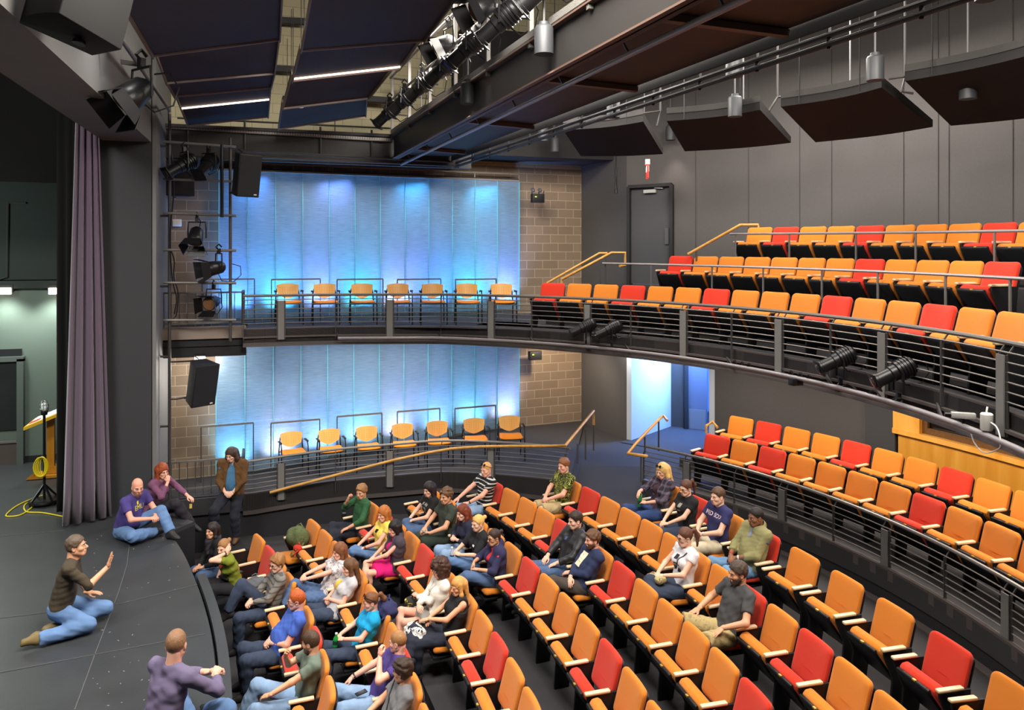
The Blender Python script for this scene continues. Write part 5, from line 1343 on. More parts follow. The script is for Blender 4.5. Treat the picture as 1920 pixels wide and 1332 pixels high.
        for ax in range(3):
            u, v = (ax+1) % 3, (ax+2) % 3
            sa = [slice(None)]*3; sb = [slice(None)]*3; sa[ax] = slice(0, n[ax]-1); sb[ax] = slice(1, n[ax])
            A, B = ins[tuple(sa)], ins[tuple(sb)]; E = np.argwhere(A != B)
            E = E[(E[:, u] > 0) & (E[:, v] > 0) & (E[:, u] < n[u]-1) & (E[:, v] < n[v]-1)]
            if len(E) == 0: continue
            fl = A[tuple(E.T)]; q = []
            for du, dv in ((-1, -1), (0, -1), (0, 0), (-1, 0)):
                e = E.copy(); e[:, u] += du; e[:, v] += dv; q.append(idx[tuple(e.T)])
            q = np.stack(q, 1); q[~fl] = q[~fl][:, ::-1]; F.append(q)
        return V, np.concatenate(F)
class Geo:
    def __init__(s): s.V = []; s.F = []; s.MI = []; s.n = 0
    def add(s, V, F, mi=0, M=None):
        V = np.asarray(V, float)
        if M is not None: V = V @ M[:3, :3].T + M[:3, 3]
        s.V.append(V); s.F += [tuple(int(i)+s.n for i in f) for f in F]; s.MI += [mi]*len(F); s.n += len(V); return s
    def mesh(s, name, mats):
        me = bpy.data.meshes.new(name); V = np.concatenate(s.V); me.from_pydata(V.tolist(), [], s.F)
        for m in mats: me.materials.append(m)
        me.polygons.foreach_set('material_index', s.MI); me.polygons.foreach_set('use_smooth', [True]*len(s.F)); me.update(); return me
def tubegeo(pts, r, seg=6):
    m = MB(); m.tube(pts, r, seg); return np.array(m.v), m.f
def ballgeo(c, r, seg=8):
    m = MB(); m.lathe([(0.0005, -r)]+[(r*math.sin(a), -r*math.cos(a)) for a in np.linspace(.35, math.pi-.35, 6)]+[(.0005, r)], c=c, seg=seg); return np.array(m.v), m.f
def frame(x, y, z, o):
    M = np.eye(4); M[:3, 0], M[:3, 1], M[:3, 2], M[:3, 3] = x, y, z, o; return M

# head: face +y, up z, chin at z=0, height about .23
def head_geo(fem):
    f = Field((-.1, -.13, -.03), (.1, .14, .25), .0055)
    f.ell((0, -.012, .138), (.074, .093, .092), .0)
    w = .92 if fem else 1.0
    f.ell((0, .030, .070), (.058*w, .058, .078), .03)
    f.cone((-.018*w, .060, .016), (.018*w, .060, .016), .021, .021, .025)
    f.cone((-.050*w, -.005, .050), (-.02, .05, .014), .020, .018, .03); f.cone((.050*w, -.005, .050), (.02, .05, .014), .020, .018, .03)
    f.cone((-.034, .074, .118), (.034, .074, .118), .013, .013, .015)
    for s in (-1, 1):
        f.ell((s*.031, .098, .104), (.015, .014, .011), .012, sub=True)
        f.ell((s*.040*w, .055, .078), (.024, .026, .022), .02)
        f.ell((s*.073, -.008, .096), (.010, .022, .032), .008); f.ell((s*.080, -.002, .098), (.006, .012, .02), .006, sub=True)
    f.cone((0, .086, .112), (0, .108, .076), .008, .013, .012); f.cone((-.012, .096, .070), (.012, .096, .070), .008, .008, .008)
    f.cone((-.018, .084, .046), (.018, .084, .046), .009, .009, .01); f.cone((-.016, .083, .035), (.016, .083, .035), .009, .009, .01)
    f.cone((0, -.025, .06), (0, -.03, -.03), .052*w, .05*w, .03)
    V, F = f.nets(); g = []
    g.append((V, F, 0))
    for s in (-1, 1):
        a, b = ballgeo((s*.031, .0795, .104), .0125); g.append((a, b, 2))
        a, b = ballgeo((s*.030, .0885, .104), .0056); g.append((a, b, 3))
        a, b = tubegeo([(s*.014, .098, .121), (s*.030, .097, .127), (s*.048, .083, .123)], .0040, 5); g.append((a, b, 4))
        a, b = tubegeo([(s*.019, .0895, .111), (s*.031, .0935, .1135), (s*.044, .086, .110)], .0018, 4); g.append((a, b, 3))
    a, b = tubegeo([(-.022, .084, .0405), (-.008, .0935, .043), (.008, .0935, .043), (.022, .084, .0405)], .0042, 5); g.append((a, b, 1))
    a, b = tubegeo([(-.018, .084, .037), (0, .0935, .0345), (.018, .084, .037)], .005, 5); g.append((a, b, 1))
    return g
HEAD = {0: head_geo(0), 1: head_geo(1)}
def hand_geo(curl, spread=.5):
    """right hand, wrist at origin, fingers along +y, back of the hand +z, thumb on -x"""
    f = Field((-.07, -.03, -.10), (.06, .20, .04), .0048)
    f.cone((-.004, -.02, 0), (0, .03, -.002), .024, .027, .01, flat=((0, 0, 1), .72))
    f.cone((-.020, .035, 0), (-.026, .082, 0), .016, .013, .018, flat=((0, 0, 1), .85)); f.cone((.0, .03, 0), (.0, .085, 0), .017, .013, .018, flat=((0, 0, 1), .85)); f.cone((.018, .03, -.003), (.024, .074, -.004), .016, .012, .018, flat=((0, 0, 1), .85))
    for x, L, b, sp in ((-.027, .072, .084, -.10), (-.008, .080, .089, -.02), (.011, .074, .086, .06), (.028, .058, .077, .14)):
        p = V3(x, b, 0); a = -curl*.55; seg = [.45, .31, .24]; r = .0088 if x < .02 else .0078
        sx = sp*spread
        for i in range(3):
            d = V3(math.sin(sx)*math.cos(a), math.cos(a)*math.cos(sx), math.sin(a)); q = p+d*L*seg[i]
            f.cone(p, q, r-.0008*i, r-.0008*(i+1), .004); p = q; a -= curl*(.75 if i == 0 else .55)
    p = V3(-.022, .022, -.006); q = V3(-.046, .048, -.018); f.cone(p, q, .016, .0115, .012); e = q+V3(-.012+.02*curl, .032, -.010-.010*curl); f.cone(q, e, .0108, .0092, .006); f.cone(e, e+V3(.004+.012*curl, .024, -.006*curl), .0092, .0076, .004)
    return f.nets()
HANDS = {}
def hand(kind):
    if kind not in HANDS:
        HANDS[kind] = hand_geo({'relax': .55, 'flat': .18, 'curl': 1.05, 'fist': 1.5, 'open': .05}[kind], 1.6 if kind == 'open' else .6)
    return HANDS[kind]
def hair_geo(style, seed=0):
    lo, hi = (-.17, -.27, -.34), (.17, .15, .30)
    f = Field(lo, hi, .0068)
    off = {'buzz': .003, 'short': .012, 'mop': .020, 'curly': .026, 'bigcurly': .050, 'wavy': .016, 'long': .013, 'bob': .018, 'tail': .008, 'bun': .009, 'swept': .017, 'crop': .010}[style]
    f.ell((0, -.012, .140), (.074+off, .093+off, .092+off*1.05), .0)
    longh = style in ('long', 'bob', 'bigcurly', 'wavy')
    # face opening and neckline
    hl = {'buzz': .172, 'swept': .176, 'crop': .172}.get(style, .164)
    f.ell((0, .125, .075), (.072, .085, hl-.082), .012, sub=True)
    if style in ('mop', 'curly'): f.cone((-.03, .082, .182), (.045, .078, .178), .020, .018, .02)
    if not longh:
        f.ell((0, .06, .02), (.12, .085, .085), .01, sub=True)
        f.cut((0, -.02, .052), nrm((0, -.75, .66)))
        for s in (-1, 1): f.ell((s*.082, .0, .082), (.02, .030, .038), .008, sub=True)
    if style == 'bob' or style == 'bigcurly':
        r = .034 if style == 'bob' else .050; z = -.005 if style == 'bob' else .035
        for s in (-1, 1):
            f.cone((s*.070, -.01, .14), (s*.084, .005, z), .030, r*.8, .03); f.cone((s*.05, -.07, .14), (s*.06, -.075, z-.01), .045, r, .03)
        f.cone((0, -.085, .14), (0, -.095, z), .045, r, .03)
    if style == 'long':
        for s in (-1, 1):
            f.cone((s*.072, .0, .15), (s*.086, .012, .02), .026, .026, .025); f.cone((s*.086, .012, .02), (s*.088, .035, -.15), .026, .016, .02)
            f.cone((s*.05, -.08, .13), (s*.07, -.10, -.14), .04, .030, .03)
        f.cone((0, -.09, .13), (0, -.125, -.17), .045, .036, .03)
    if style == 'wavy':
        for s in (-1, 1):
            f.cone((s*.075, -.01, .15), (s*.095, -.005, .03), .032, .034, .025); f.cone((s*.095, -.005, .03), (s*.085, .01, -.10), .034, .028, .02)
            f.cone((s*.05, -.08, .13), (s*.07, -.10, -.12), .048, .042, .03)
        f.cone((0, -.09, .13), (0, -.11, -.13), .05, .042, .03)
    if style == 'tail':
        f.cone((0, -.105, .165), (0, -.145, .175), .020, .026, .015); f.cone((0, -.145, .175), (.0, -.185, .10), .028, .032, .02); f.cone((0, -.185, .10), (.01, -.180, -.05), .032, .012, .02)
    if style == 'bun': f.ell((0, -.135, .165), (.034, .030, .034), .012)
    amp, fr = {'curly': (.010, 85), 'bigcurly': (.013, 80), 'mop': (.007, 60), 'wavy': (.006, 45), 'bob': (.005, 45), 'buzz': (.0006, 100), 'tail': (.003, 60), 'bun': (.0025, 60)}.get(style, (.0045, 62))
    f.ripple(amp, fr, seed)
    return f.nets()
HAIRC = {}
def hair(style, seed):
    k = (style, seed % 3)
    if k not in HAIRC: HAIRC[k] = hair_geo(style, seed % 3)
    return HAIRC[k]
def beard_geo(full):
    f = Field((-.1, -.06, -.04), (.1, .13, .12), .0055)
    f.ell((0, .030, .060), (.062, .064, .074), .0); f.cone((-.018, .060, .012), (.018, .060, .012), .026, .026, .025)
    f.cone((-.054, .0, .055), (-.02, .05, .012), .024, .022, .03); f.cone((.054, .0, .055), (.02, .05, .012), .024, .022, .03)
    f.ell((0, .075, .125), (.085, .055, .062), .012, sub=True); f.ell((0, .098, .041), (.022, .02, .009), .006, sub=True)
    f.cut((0, .0, 0), (0, 1, 0))
    if not full: f.ell((0, .02, .07), (.2, .05, .08), .01, sub=True)
    f.ripple(.002, 160, 3); return f.nets()
BEARD = {1: beard_geo(1)}

SKIN = {}
def skin(rgb):
    if rgb not in SKIN:
        m = mat('skin_%d_%d_%d' % rgb, rgb, .5, bump=.04, bscale=200, var=.06, vscale=14)
        b = m.node_tree.nodes['Principled BSDF']; b.inputs['Subsurface Weight'].default_value = .12; b.inputs['Subsurface Radius'].default_value = (.02, .008, .004); b.inputs['Subsurface Scale'].default_value = .5
        SKIN[rgb] = m
    return SKIN[rgb]
EYEW = mat('eye_white', (226, 220, 212), .3); EYED = mat('eye_dark', (34, 26, 22), .25)
def lipm(rgb): return mat('lip_%d_%d_%d' % rgb, (int(rgb[0]*.86), int(rgb[1]*.62), int(rgb[2]*.62)), .45)
def hairmat(rgb):
    k = 'hair_%d_%d_%d' % rgb
    if k in MATS: return MATS[k]
    m = mat(k, rgb, .5, var=.35, vscale=40); nt = m.node_tree; b = nt.nodes['Principled BSDF']
    tc = nt.nodes.new('ShaderNodeTexCoord'); mp = nt.nodes.new('ShaderNodeMapping'); mp.inputs['Scale'].default_value = (260, 60, 40)
    n = nt.nodes.new('ShaderNodeTexNoise'); n.inputs['Scale'].default_value = 1; n.inputs['Detail'].default_value = 3
    nt.links.new(tc.outputs['Object'], mp.inputs[0]); nt.links.new(mp.outputs[0], n.inputs['Vector'])
    bp = nt.nodes.new('ShaderNodeBump'); bp.inputs['Strength'].default_value = .55; bp.inputs['Distance'].default_value = .01
    nt.links.new(n.outputs['Fac'], bp.inputs['Height']); nt.links.new(bp.outputs[0], b.inputs['Normal']); return m
def cloth(rgb, kind=None, rgb2=None, scale=1.):
    k = 'cloth_%d_%d_%d' % rgb+(kind or '')
    if k in MATS: return MATS[k]
    m = mat(k, rgb, .88, bump=.25, bscale=260, var=.10, vscale=9); nt = m.node_tree; b = nt.nodes['Principled BSDF']
    if kind == 'leather': b.inputs['Roughness'].default_value = .38
    if kind == 'denim':
        for n in nt.nodes:
            if n.type == 'TEX_NOISE' and abs(n.inputs['Scale'].default_value-9) < .1: n.inputs['Scale'].default_value = 5
            if n.type == 'MIX': 
                c = lin(rgb); n.inputs[6].default_value = (*[v*.62 for v in c], 1); n.inputs[7].default_value = (*[min(1, v*1.5) for v in c], 1)
    if kind in ('stripes', 'plaid', 'camo', 'floral', 'blotch'):
        tc = nt.nodes.new('ShaderNodeTexCoord'); r = nt.nodes.new('ShaderNodeValToRGB'); r.color_ramp.interpolation = 'CONSTANT'
        e = r.color_ramp.elements; e[0].color = (*lin(rgb), 1); e[1].color = (*lin(rgb2), 1)
        if kind == 'stripes':
            s = nt.nodes.new('ShaderNodeSeparateXYZ'); mu = nt.nodes.new('ShaderNodeMath'); mu.operation = 'MULTIPLY'; mu.inputs[1].default_value = scale
            fr = nt.nodes.new('ShaderNodeMath'); fr.operation = 'FRACT'
            nt.links.new(tc.outputs['Object'], s.inputs[0]); nt.links.new(s.outputs[2], mu.inputs[0]); nt.links.new(mu.outputs[0], fr.inputs[0]); nt.links.new(fr.outputs[0], r.inputs[0]); e[1].position = .72
        elif kind == 'plaid':
            s = nt.nodes.new('ShaderNodeSeparateXYZ'); nt.links.new(tc.outputs['Object'], s.inputs[0]); o = []
            for ax, sc in ((0, 11), (2, 11)):
                mu = nt.nodes.new('ShaderNodeMath'); mu.operation = 'MULTIPLY'; mu.inputs[1].default_value = sc; fr = nt.nodes.new('ShaderNodeMath'); fr.operation = 'FRACT'; lt = nt.nodes.new('ShaderNodeMath'); lt.operation = 'LESS_THAN'; lt.inputs[1].default_value = .35
                nt.links.new(s.outputs[ax], mu.inputs[0]); nt.links.new(mu.outputs[0], fr.inputs[0]); nt.links.new(fr.outputs[0], lt.inputs[0]); o.append(lt)
            ad = nt.nodes.new('ShaderNodeMath'); ad.operation = 'ADD'; nt.links.new(o[0].outputs[0], ad.inputs[0]); nt.links.new(o[1].outputs[0], ad.inputs[1]); hf = nt.nodes.new('ShaderNodeMath'); hf.operation = 'MULTIPLY'; hf.inputs[1].default_value = .5
            nt.links.new(ad.outputs[0], hf.inputs[0]); nt.links.new(hf.outputs[0], r.inputs[0]); r.color_ramp.interpolation = 'LINEAR'
        else:
            n = nt.nodes.new('ShaderNodeTexNoise'); n.inputs['Scale'].default_value = {'camo': 13, 'floral': 26, 'blotch': 17}[kind]; n.inputs['Detail'].default_value = 2; n.inputs['Distortion'].default_value = 1.2
            nt.links.new(tc.outputs['Object'], n.inputs['Vector']); nt.links.new(n.outputs['Fac'], r.inputs[0]); e[1].position = {'camo': .53, 'floral': .56, 'blotch': .6}[kind]
            if kind == 'camo': x = e.new(.40); x.color = (*lin((46, 50, 26)), 1); x = e.new(.62); x.color = (*lin((30, 32, 20)), 1)
        nt.links.new(r.outputs[0], b.inputs['Base Color'])
    return m

def ik(a, t, l1, l2, hint):
    a, t = V3(a), V3(t); d = t-a; L = np.linalg.norm(d); L2 = min(L, (l1+l2)*.999); u = d/(L+1e-9); t = a+u*L2
    x = (l1*l1-l2*l2+L2*L2)/(2*L2); y = math.sqrt(max(0, l1*l1-x*x)); h = V3(hint)-u*(V3(hint)@u); h = nrm(h); return a+u*x+h*y, t
def rot(v, ax, deg):
    return np.array(Matrix.Rotation(R_(deg), 3, Vector(ax)) @ Vector(v))

def person(label, loc, rz, sk=(222, 166, 136), fem=False, size=1., lean=12, side=0, twist=0, hip=(0, .29, .555), hunch=0., head=(0, 0, 0), hairs=('short', (90, 60, 40)),
           kneeL=(-.11, .73, .55), kneeR=(.11, .73, .55), ankL=(-.11, .76, .09), ankR=(.11, .76, .09), toeL=(0, 1, 0), toeR=(0, 1, 0),
           wrL=(-.10, .60, .67), wrR=(.10, .60, .67), elL=(-1, -.2, -.6), elR=(1, -.2, -.6), hL=('relax', None, (0, 0, 1)), hR=('relax', None, (0, 0, 1)),
           top=None, sleeve=.5, neck=(.03, .072), jacket=None, jopen=.0, legs=None, legcut=1.95, skirt=False, shoe=(34, 32, 32), fat=.15, beard=None, glasses=None, extra=(), hem=-.06, barefoot=False, group='people in the theatre'):
    s = size; S = lambda v: V3(v)
    P = V3(hip); r0 = V3(1, 0, 0); u = rot(rot((0, 0, 1), (1, 0, 0), lean), (0, 1, 0), side); f = nrm(np.cross(u, r0)); 
    if f[1] < 0 and abs(lean) < 89: f = -f
    rr = nrm(np.cross(f, u)); 
    N = P+u*.50*s+f*hunch*.12; uc = nrm(N-P); C = P+u*.34*s+f*hunch*.02
    rs = rot(rr, u, twist); fs = nrm(np.cross(u, rs))
    sw = (.160 if fem else .182)*s*(1+.10*fat)
    SL, SR = N-u*.035-rs*sw+fs*hunch*.02, N-u*.035+rs*sw+fs*hunch*.02
    EL, WL = ik(SL, wrL, .285*s, .25*s, elL); ER, WR = ik(SR, wrR, .285*s, .25*s, elR)
    # head frame
    hy, hp, hr = head
    hx = rot(V3(1, 0, 0), (0, 0, 1), hy); hf = rot(V3(0, 1, 0), (0, 0, 1), hy); hu = V3(0, 0, 1)
    hf = rot(hf, hx, -hp); hu = rot(hu, hx, -hp); hx2 = rot(hx, hf, hr); hu = rot(hu, hf, hr); hx = hx2
    HB = N+nrm(u*.6+V3(0, 0, .6)+f*.25)*.085*s
    HM = frame(hx*s, hf*s, hu*s, HB-(hu*.035-hf*.022)*s)
    Q = [P, N, SL, SR, EL, ER, WL, WR, V3(kneeL), V3(kneeR), V3(ankL), V3(ankR), HB]
    lo, hi = np.min(Q, 0)-.24, np.max(Q, 0)+.24
    hj = .085*s; HL, HR = P-rr*hj-u*.03, P+rr*hj-u*.03
    thn = (.90 if fem else 1.)*s
    def torso(F, o, k=.05):
        fl = (f, .80+.12*fat)
        for sg in (-1, 1):
            F.cone(P+rr*sg*.060, P+u*.18*s+rr*sg*(.045 if fem else .058), .108+o+.02*fat+(.008 if fem else 0), .088+o+.035*fat-(.006 if fem else 0), k, fl)
            F.cone(P+u*.18*s+rr*sg*(.045 if fem else .058), C+rs*sg*.070, .088+o+.035*fat-(.006 if fem else 0), .098+o+.015*fat, k, fl)
            F.cone(C+rs*sg*.070, N-u*.08+rs*sg*.085, .098+o+.01*fat, .070+o, k, fl)
            F.cone(N-u*.01+rs*sg*.03, (SL if sg < 0 else SR), .050+o, .054+o, .05)
            if fem: F.ell(C+fs*.075+rs*sg*.068-u*.01, (.056+o, .054+o, .058+o), .035)
        if fat > .3: F.ell(P+u*.15*s+f*.06, (.13*fat+.04+o, .12*fat+o, .15+o), .06)
    def arm(F, a, b, c, o, fr=2., k=.02, cuff=None):
        """fr: 0..1 along the upper arm, 1..2 along the forearm"""
        ru, re, rw_ = (.046+.008*fat)*thn+o, .038*thn+o, .027*thn+o*.8
        if fr <= 1.0:
            e = a+(b-a)*fr; F.cone(a, e, ru+.004, ru+(re-ru)*fr+.006, k, cuts=[(e, -nrm(b-a))])
        else:
            F.cone(a, b, ru, re, k); t = fr-1; e = b+(c-b)*t
            if t > .02: F.cone(b, e, re+.002, re+(rw_-re)*t, k, cuts=[(e, -nrm(c-b))] if t < 1 or o > .005 else ())
    def leg(F, h, kn, an, o, fr=2., k=.02, loose=0.):
        rt, rk, ra = (.082+.014*fat+(.004 if fem else 0))*s+o, .056*s+o+loose*.3, .036*s+o+loose
        if fr <= 1.0:
            e = h+(kn-h)*fr; F.cone(h, e, rt, rt+(rk-rt)*fr+.012, k, cuts=[(e, -nrm(kn-h))])
        else:
            F.cone(h, kn, rt, rk, k); t = fr-1; mid = kn+(an-kn)*.33; e = kn+(an-kn)*t
            if t > .4: F.cone(kn, mid, rk, .056*s+o+loose*.5, k); F.cone(mid, e, .056*s+o+loose*.5, ra, k, cuts=[(e, -nrm(an-kn))] if o > .004 else ())
            else: F.cone(kn, e, rk, rk*.98, k, cuts=[(e, -nrm(an-kn))])
    # skin body
    F = Field(lo, hi, .0135)
    torso(F, -.016); arm(F, SL, EL, WL, 0.); arm(F, SR, ER, WR, 0.)
    KL, KR, AL, AR = V3(kneeL), V3(kneeR), V3(ankL), V3(ankR)
    leg(F, HL, KL, AL, -.004); leg(F, HR, KR, AR, -.004)
    F.cone(N-u*.03, HB+(hu*.03-hf*.02)*s, .060*thn, .052*thn, .035)
    if barefoot:
        for A, t in ((AL, toeL), (AR, toeR)): F.cone(A+V3(0, 0, -.03), A+nrm(t)*.16+V3(0, 0, -.055), .034, .026, .02)
    V, Fc = F.nets(); G = Geo(); G.add(V, Fc, 0)
    for v, fc, mi in HEAD[1 if fem else 0]: G.add(v, fc, mi, HM)
    for sg, W, E, (kind, d, upv) in ((-1, WL, EL, hL), (1, WR, ER, hR)):
        v, fc = hand(kind); dy = nrm(d) if d is not None else nrm(W-E); z = V3(upv); z = nrm(z-dy*(z@dy)); x = np.cross(dy, z); k = s*(.93 if fem else 1.)
        if sg < 0: v = v*V3(-1, 1, 1); fc = [q[::-1] for q in fc]
        G.add(v, fc, 0, frame(x*k, dy*k, z*k, W))
    hc = hairs[1] if hairs else (70, 50, 40)
    bm = hairmat(hc)
    o = newobj('person', G.mesh('body', [skin(sk), lipm(sk), EYEW, EYED, bm])); o.location = loc; o.rotation_euler = (0, 0, rz)
    tag(o, label, 'person', group)
    seed = sum(map(ord, label))
    if hairs:
        v, fc = hair(hairs[0], seed); g = Geo(); g.add(v, fc, 0, HM); newobj('hair', g.mesh('hair', [bm]), o)
    if beard:
        v, fc = BEARD[1]; g = Geo(); g.add(v, fc, 0, HM); newobj('beard', g.mesh('beard', [hairmat(beard)]), o)
    if glasses:
        m = MB(); HMm = Matrix(HM.tolist())
        def hp_(p): return HMm @ Vector(p)
        if glasses == 'top':
            for sg in (-1, 1): m.lathe([(.0, 0), (.022, .002), (.024, .006), (0, .008)], c=hp_((sg*.032, .072, .205)), M=(HMm.to_3x3() @ Matrix.Rotation(R_(-50), 3, 'X')), seg=12); m.tube([hp_((sg*.055, .066, .20)), hp_((sg*.088, -.02, .15)), hp_((sg*.086, -.07, .13))], .004, 5)
            m.tube([hp_((-.012, .075, .208)), hp_((.012, .075, .208))], .004, 5)
        else:
            for sg in (-1, 1):
                c = V3(sg*.032, .104, .103); m.tube([hp_(c+V3(.023*math.cos(a), -.012*abs(math.cos(a))*.4, .018*math.sin(a))) for a in np.linspace(0, 2*math.pi, 15)], .0026, 5)
                m.tube([hp_((sg*.056, .096, .108)), hp_((sg*.080, .02, .108)), hp_((sg*.080, -.02, .102))], .0026, 5)
            m.tube([hp_((-.010, .107, .106)), hp_((.010, .107, .106))], .0026, 5)
        m.build('sunglasses' if glasses == 'top' else 'glasses', mat('glasses_dark', (24, 22, 24), .25), o, fixn=False)
    bvh = None
    if top is not None:
        F = Field(lo, hi, .0135); oo = .017 if jacket is None else .004
        torso(F, oo)
        if sleeve > 0:
            arm(F, SL, EL, WL, .012, sleeve); arm(F, SR, ER, WR, .012, sleeve)
        F.ripple(.0070, 34, seed)
        nd, nr_ = neck
        F.ell(N+u*.062+fs*nd, (nr_, nr_, .068), .012, sub=True)
        if sleeve == 0:
            for Sx, sg in ((SL, -1), (SR, 1)): F.ell(Sx+rs*sg*.035+u*.005, (.06, .085, .085), .012, sub=True)
        F.cut(P+u*hem, u)
        V, Fc = F.nets(); g = Geo(); g.add(V, Fc); newobj('shirt', g.mesh('shirt', [top]), o); bvh = BVHTree.FromPolygons(V.tolist(), [tuple(map(int, q)) for q in Fc])
    if jacket is not None:
        F = Field(lo, hi, .0135); torso(F, .028); js = jacket[1]
        arm(F, SL, EL, WL, .019, js); arm(F, SR, ER, WR, .019, js); F.ripple(.008, 30, seed+5)
        F.cone(N-u*.02-fs*.02, N+u*.05-fs*.03, .085, .078, .03)
        if jopen: 
            F.cone(N+u*.06+fs*.10, P+u*.05+fs*.20, .06, .07+jopen, .015, flat=(rs, .8), sub=True)
        F.ell(N+u*.075+fs*.02, (.07, .08, .07), .01, sub=True)
        F.cut(P+u*jacket[2], u)
        V, Fc = F.nets(); g = Geo(); g.add(V, Fc); newobj('jacket', g.mesh('jacket', [jacket[0]]), o); bvh = BVHTree.FromPolygons(V.tolist(), [tuple(map(int, q)) for q in Fc])
    if legs is not None:
        F = Field(lo, hi, .0135)
        for sg in (-1, 1): F.cone(P+rr*sg*.055, P+u*.06+rr*sg*.05, .112+.02*fat, .100+.03*fat, .04, (f, .84+.1*fat))
        if skirt:
            t = legcut; kl, kr = HL+(KL-HL)*t, HR+(KR-HR)*t; ax = nrm((KL+KR)/2-P)
            F.cone(HL, kl, .100, .082, .06, cuts=[(kl, -ax)]); F.cone(HR, kr, .100, .082, .06, cuts=[(kr, -ax)]); F.cone(P, (kl+kr)/2, .10, .07, .06, cuts=[((kl+kr)/2, -ax)])
        else:
            leg(F, HL, KL, AL, .019, legcut, .03, .016); leg(F, HR, KR, AR, .019, legcut, .03, .016)
        F.ripple(.0065, 32, seed+9)
        V, Fc = F.nets(); g = Geo(); g.add(V, Fc); newobj('skirt' if skirt else ('shorts' if legcut <= 1.15 else 'trousers'), g.mesh('legwear', [legs]), o)
    if not barefoot:
        for A, t, K in ((AL, toeL, KL), (AR, toeR, KR)):
            t = nrm(t); dn = nrm(A-K); dn = nrm(dn-t*(dn@t)*.9); lo2, hi2 = A-.26, A+.26; F = Field(lo2, hi2, .012); sd = np.cross(t, dn)
            h0 = A+dn*.045-t*.035; h1 = A+dn*.055+t*.15
            F.cone(A-dn*.01, h0, .046, .044, .02); F.cone(h0, h1, .044, .034, .03, cuts=[(A+dn*.085, -dn)]); F.cone(A, A+dn*.04+t*.09, .044, .04, .03)
            V, Fc = F.nets(); g = Geo(); g.add(V, Fc); newobj('shoe', g.mesh('shoe', [mat('shoe_%d_%d_%d' % shoe, shoe, .6)]), o)
    def onchest(x, z, lift=.004):
        """point on the clothing, x to the person's right, z up from the middle of the chest"""
        c = C+rs*x+u*z+fs*.35; h = bvh.ray_cast(Vector(c), Vector(-fs), .6)
        p = V3(h[0]) if h[0] is not None else C+rs*x+u*z+fs*.13
        return p+fs*lift
    for kind, *a in extra:
        if kind == 'text':
            body, sz, z, m = a; cu = bpy.data.curves.new('t', 'FONT'); cu.body = body; cu.size = sz; cu.align_x = 'CENTER'; cu.resolution_u = 3
            t = bpy.data.objects.new('tmp', cu); COL.objects.link(t); dg = bpy.context.evaluated_depsgraph_get(); me = bpy.data.meshes.new_from_object(t.evaluated_get(dg)); bpy.data.objects.remove(t)
            bmx = bmesh.new(); bmx.from_mesh(me); bmesh.ops.triangulate(bmx, faces=bmx.faces); bmesh.ops.subdivide_edges(bmx, edges=[e for e in bmx.edges if e.calc_length() > sz*.25], cuts=1, use_grid_fill=True)
            for v in bmx.verts:
                arc_ = -((v.co.x)**2)*(.9 if len(a) < 5 else 0); v.co = Vector(onchest(-v.co.x, z+v.co.y))
            bmx.to_mesh(me); bmx.free(); me.name = 'lettering'; me.materials.clear(); me.materials.append(m); newobj('lettering', me, o)
        if kind == 'patch':                                     # list of rectangles (x, z, w, h, material) laid on the cloth
            for nm, x, z, w_, h_, m in a[0]:
                nx = 6; mbp = MB(); vs = [onchest(x-w_/2+w_*i/nx, z-h_/2+h_*j/nx) for j in range(nx+1) for i in range(nx+1)]
                mbp.add(vs, [(j*(nx+1)+i, j*(nx+1)+i+1, (j+1)*(nx+1)+i+1, (j+1)*(nx+1)+i) for j in range(nx) for i in range(nx)], True); mbp.build(nm, m, o, fixn=False)
        if kind == 'strap':
            x0, z0, x1, z1, m = a; mbp = MB(); pts = [Vector(onchest(x0+(x1-x0)*t, z0+(z1-z0)*t, .006)) for t in np.linspace(0, 1, 12)]; mbp.tube(pts, .008, 5); mbp.build('strap', m, o)
        if kind == 'band':                                      # wrist band
            sg, m = a; W, E = (WL, EL) if sg < 0 else (WR, ER); d = nrm(W-E); q = W-d*.015; mbp = MB(); mbp.tube([Vector(q), Vector(q-d*.018)], .031*thn, 10); mbp.build('wrist_band', m, o)
        if kind == 'scarf':
            F = Field(N-.2, N+.2, .012); F.cone(N+u*.01-fs*.03, N+u*.01+fs*.06, .075, .07, .03); F.cone(N+fs*.09, C+fs*.12, .05, .05, .03); F.ripple(.008, 60, seed); F.ell(N+u*.09, (.06, .065, .09), .01, sub=True)
            v, fc = F.nets(); g = Geo(); g.add(v, fc); newobj('scarf', g.mesh('scarf', [a[0]]), o)
        if kind == 'collar':
            mbp = MB()
            for sg in (-1, 1):
                q = [N+rs*sg*.03+fs*.075-u*.0, N+rs*sg*.07+fs*.01+u*.035, N+rs*sg*.055-fs*.04+u*.045]; q2 = [N+rs*sg*.065+fs*.085-u*.045, N+rs*sg*.095+fs*.02-u*.0, N+rs*sg*.075-fs*.055+u*.0]
                mbp.add(q+q2+[p+u*.006 for p in q+q2], [(0, 1, 4, 3), (1, 2, 5, 4), (9, 10, 7, 6), (10, 11, 8, 7), (0, 3, 9, 6), (2, 8, 11, 5)], True)
            mbp.build('collar', a[0], o, fixn=False)
        if kind == 'pendant':
            mbp = MB(); a_, b_ = Vector(onchest(-.05, .10, .008)), Vector(onchest(.05, .10, .008)); c_ = Vector(onchest(0, -.0, .010)); mbp.tube([a_, c_, b_], .003, 5); mbp.lathe([(0, -.012), (.018, -.006), (.018, .006), (0, .012)], c=c_, M=Matrix.Rotation(R_(90), 3, 'X')); mbp.build('necklace', a[0], o)
        if kind == 'bun': pass
    return o, dict(WL=WL, WR=WR, HB=HB, P=P, KL=KL, KR=KR)
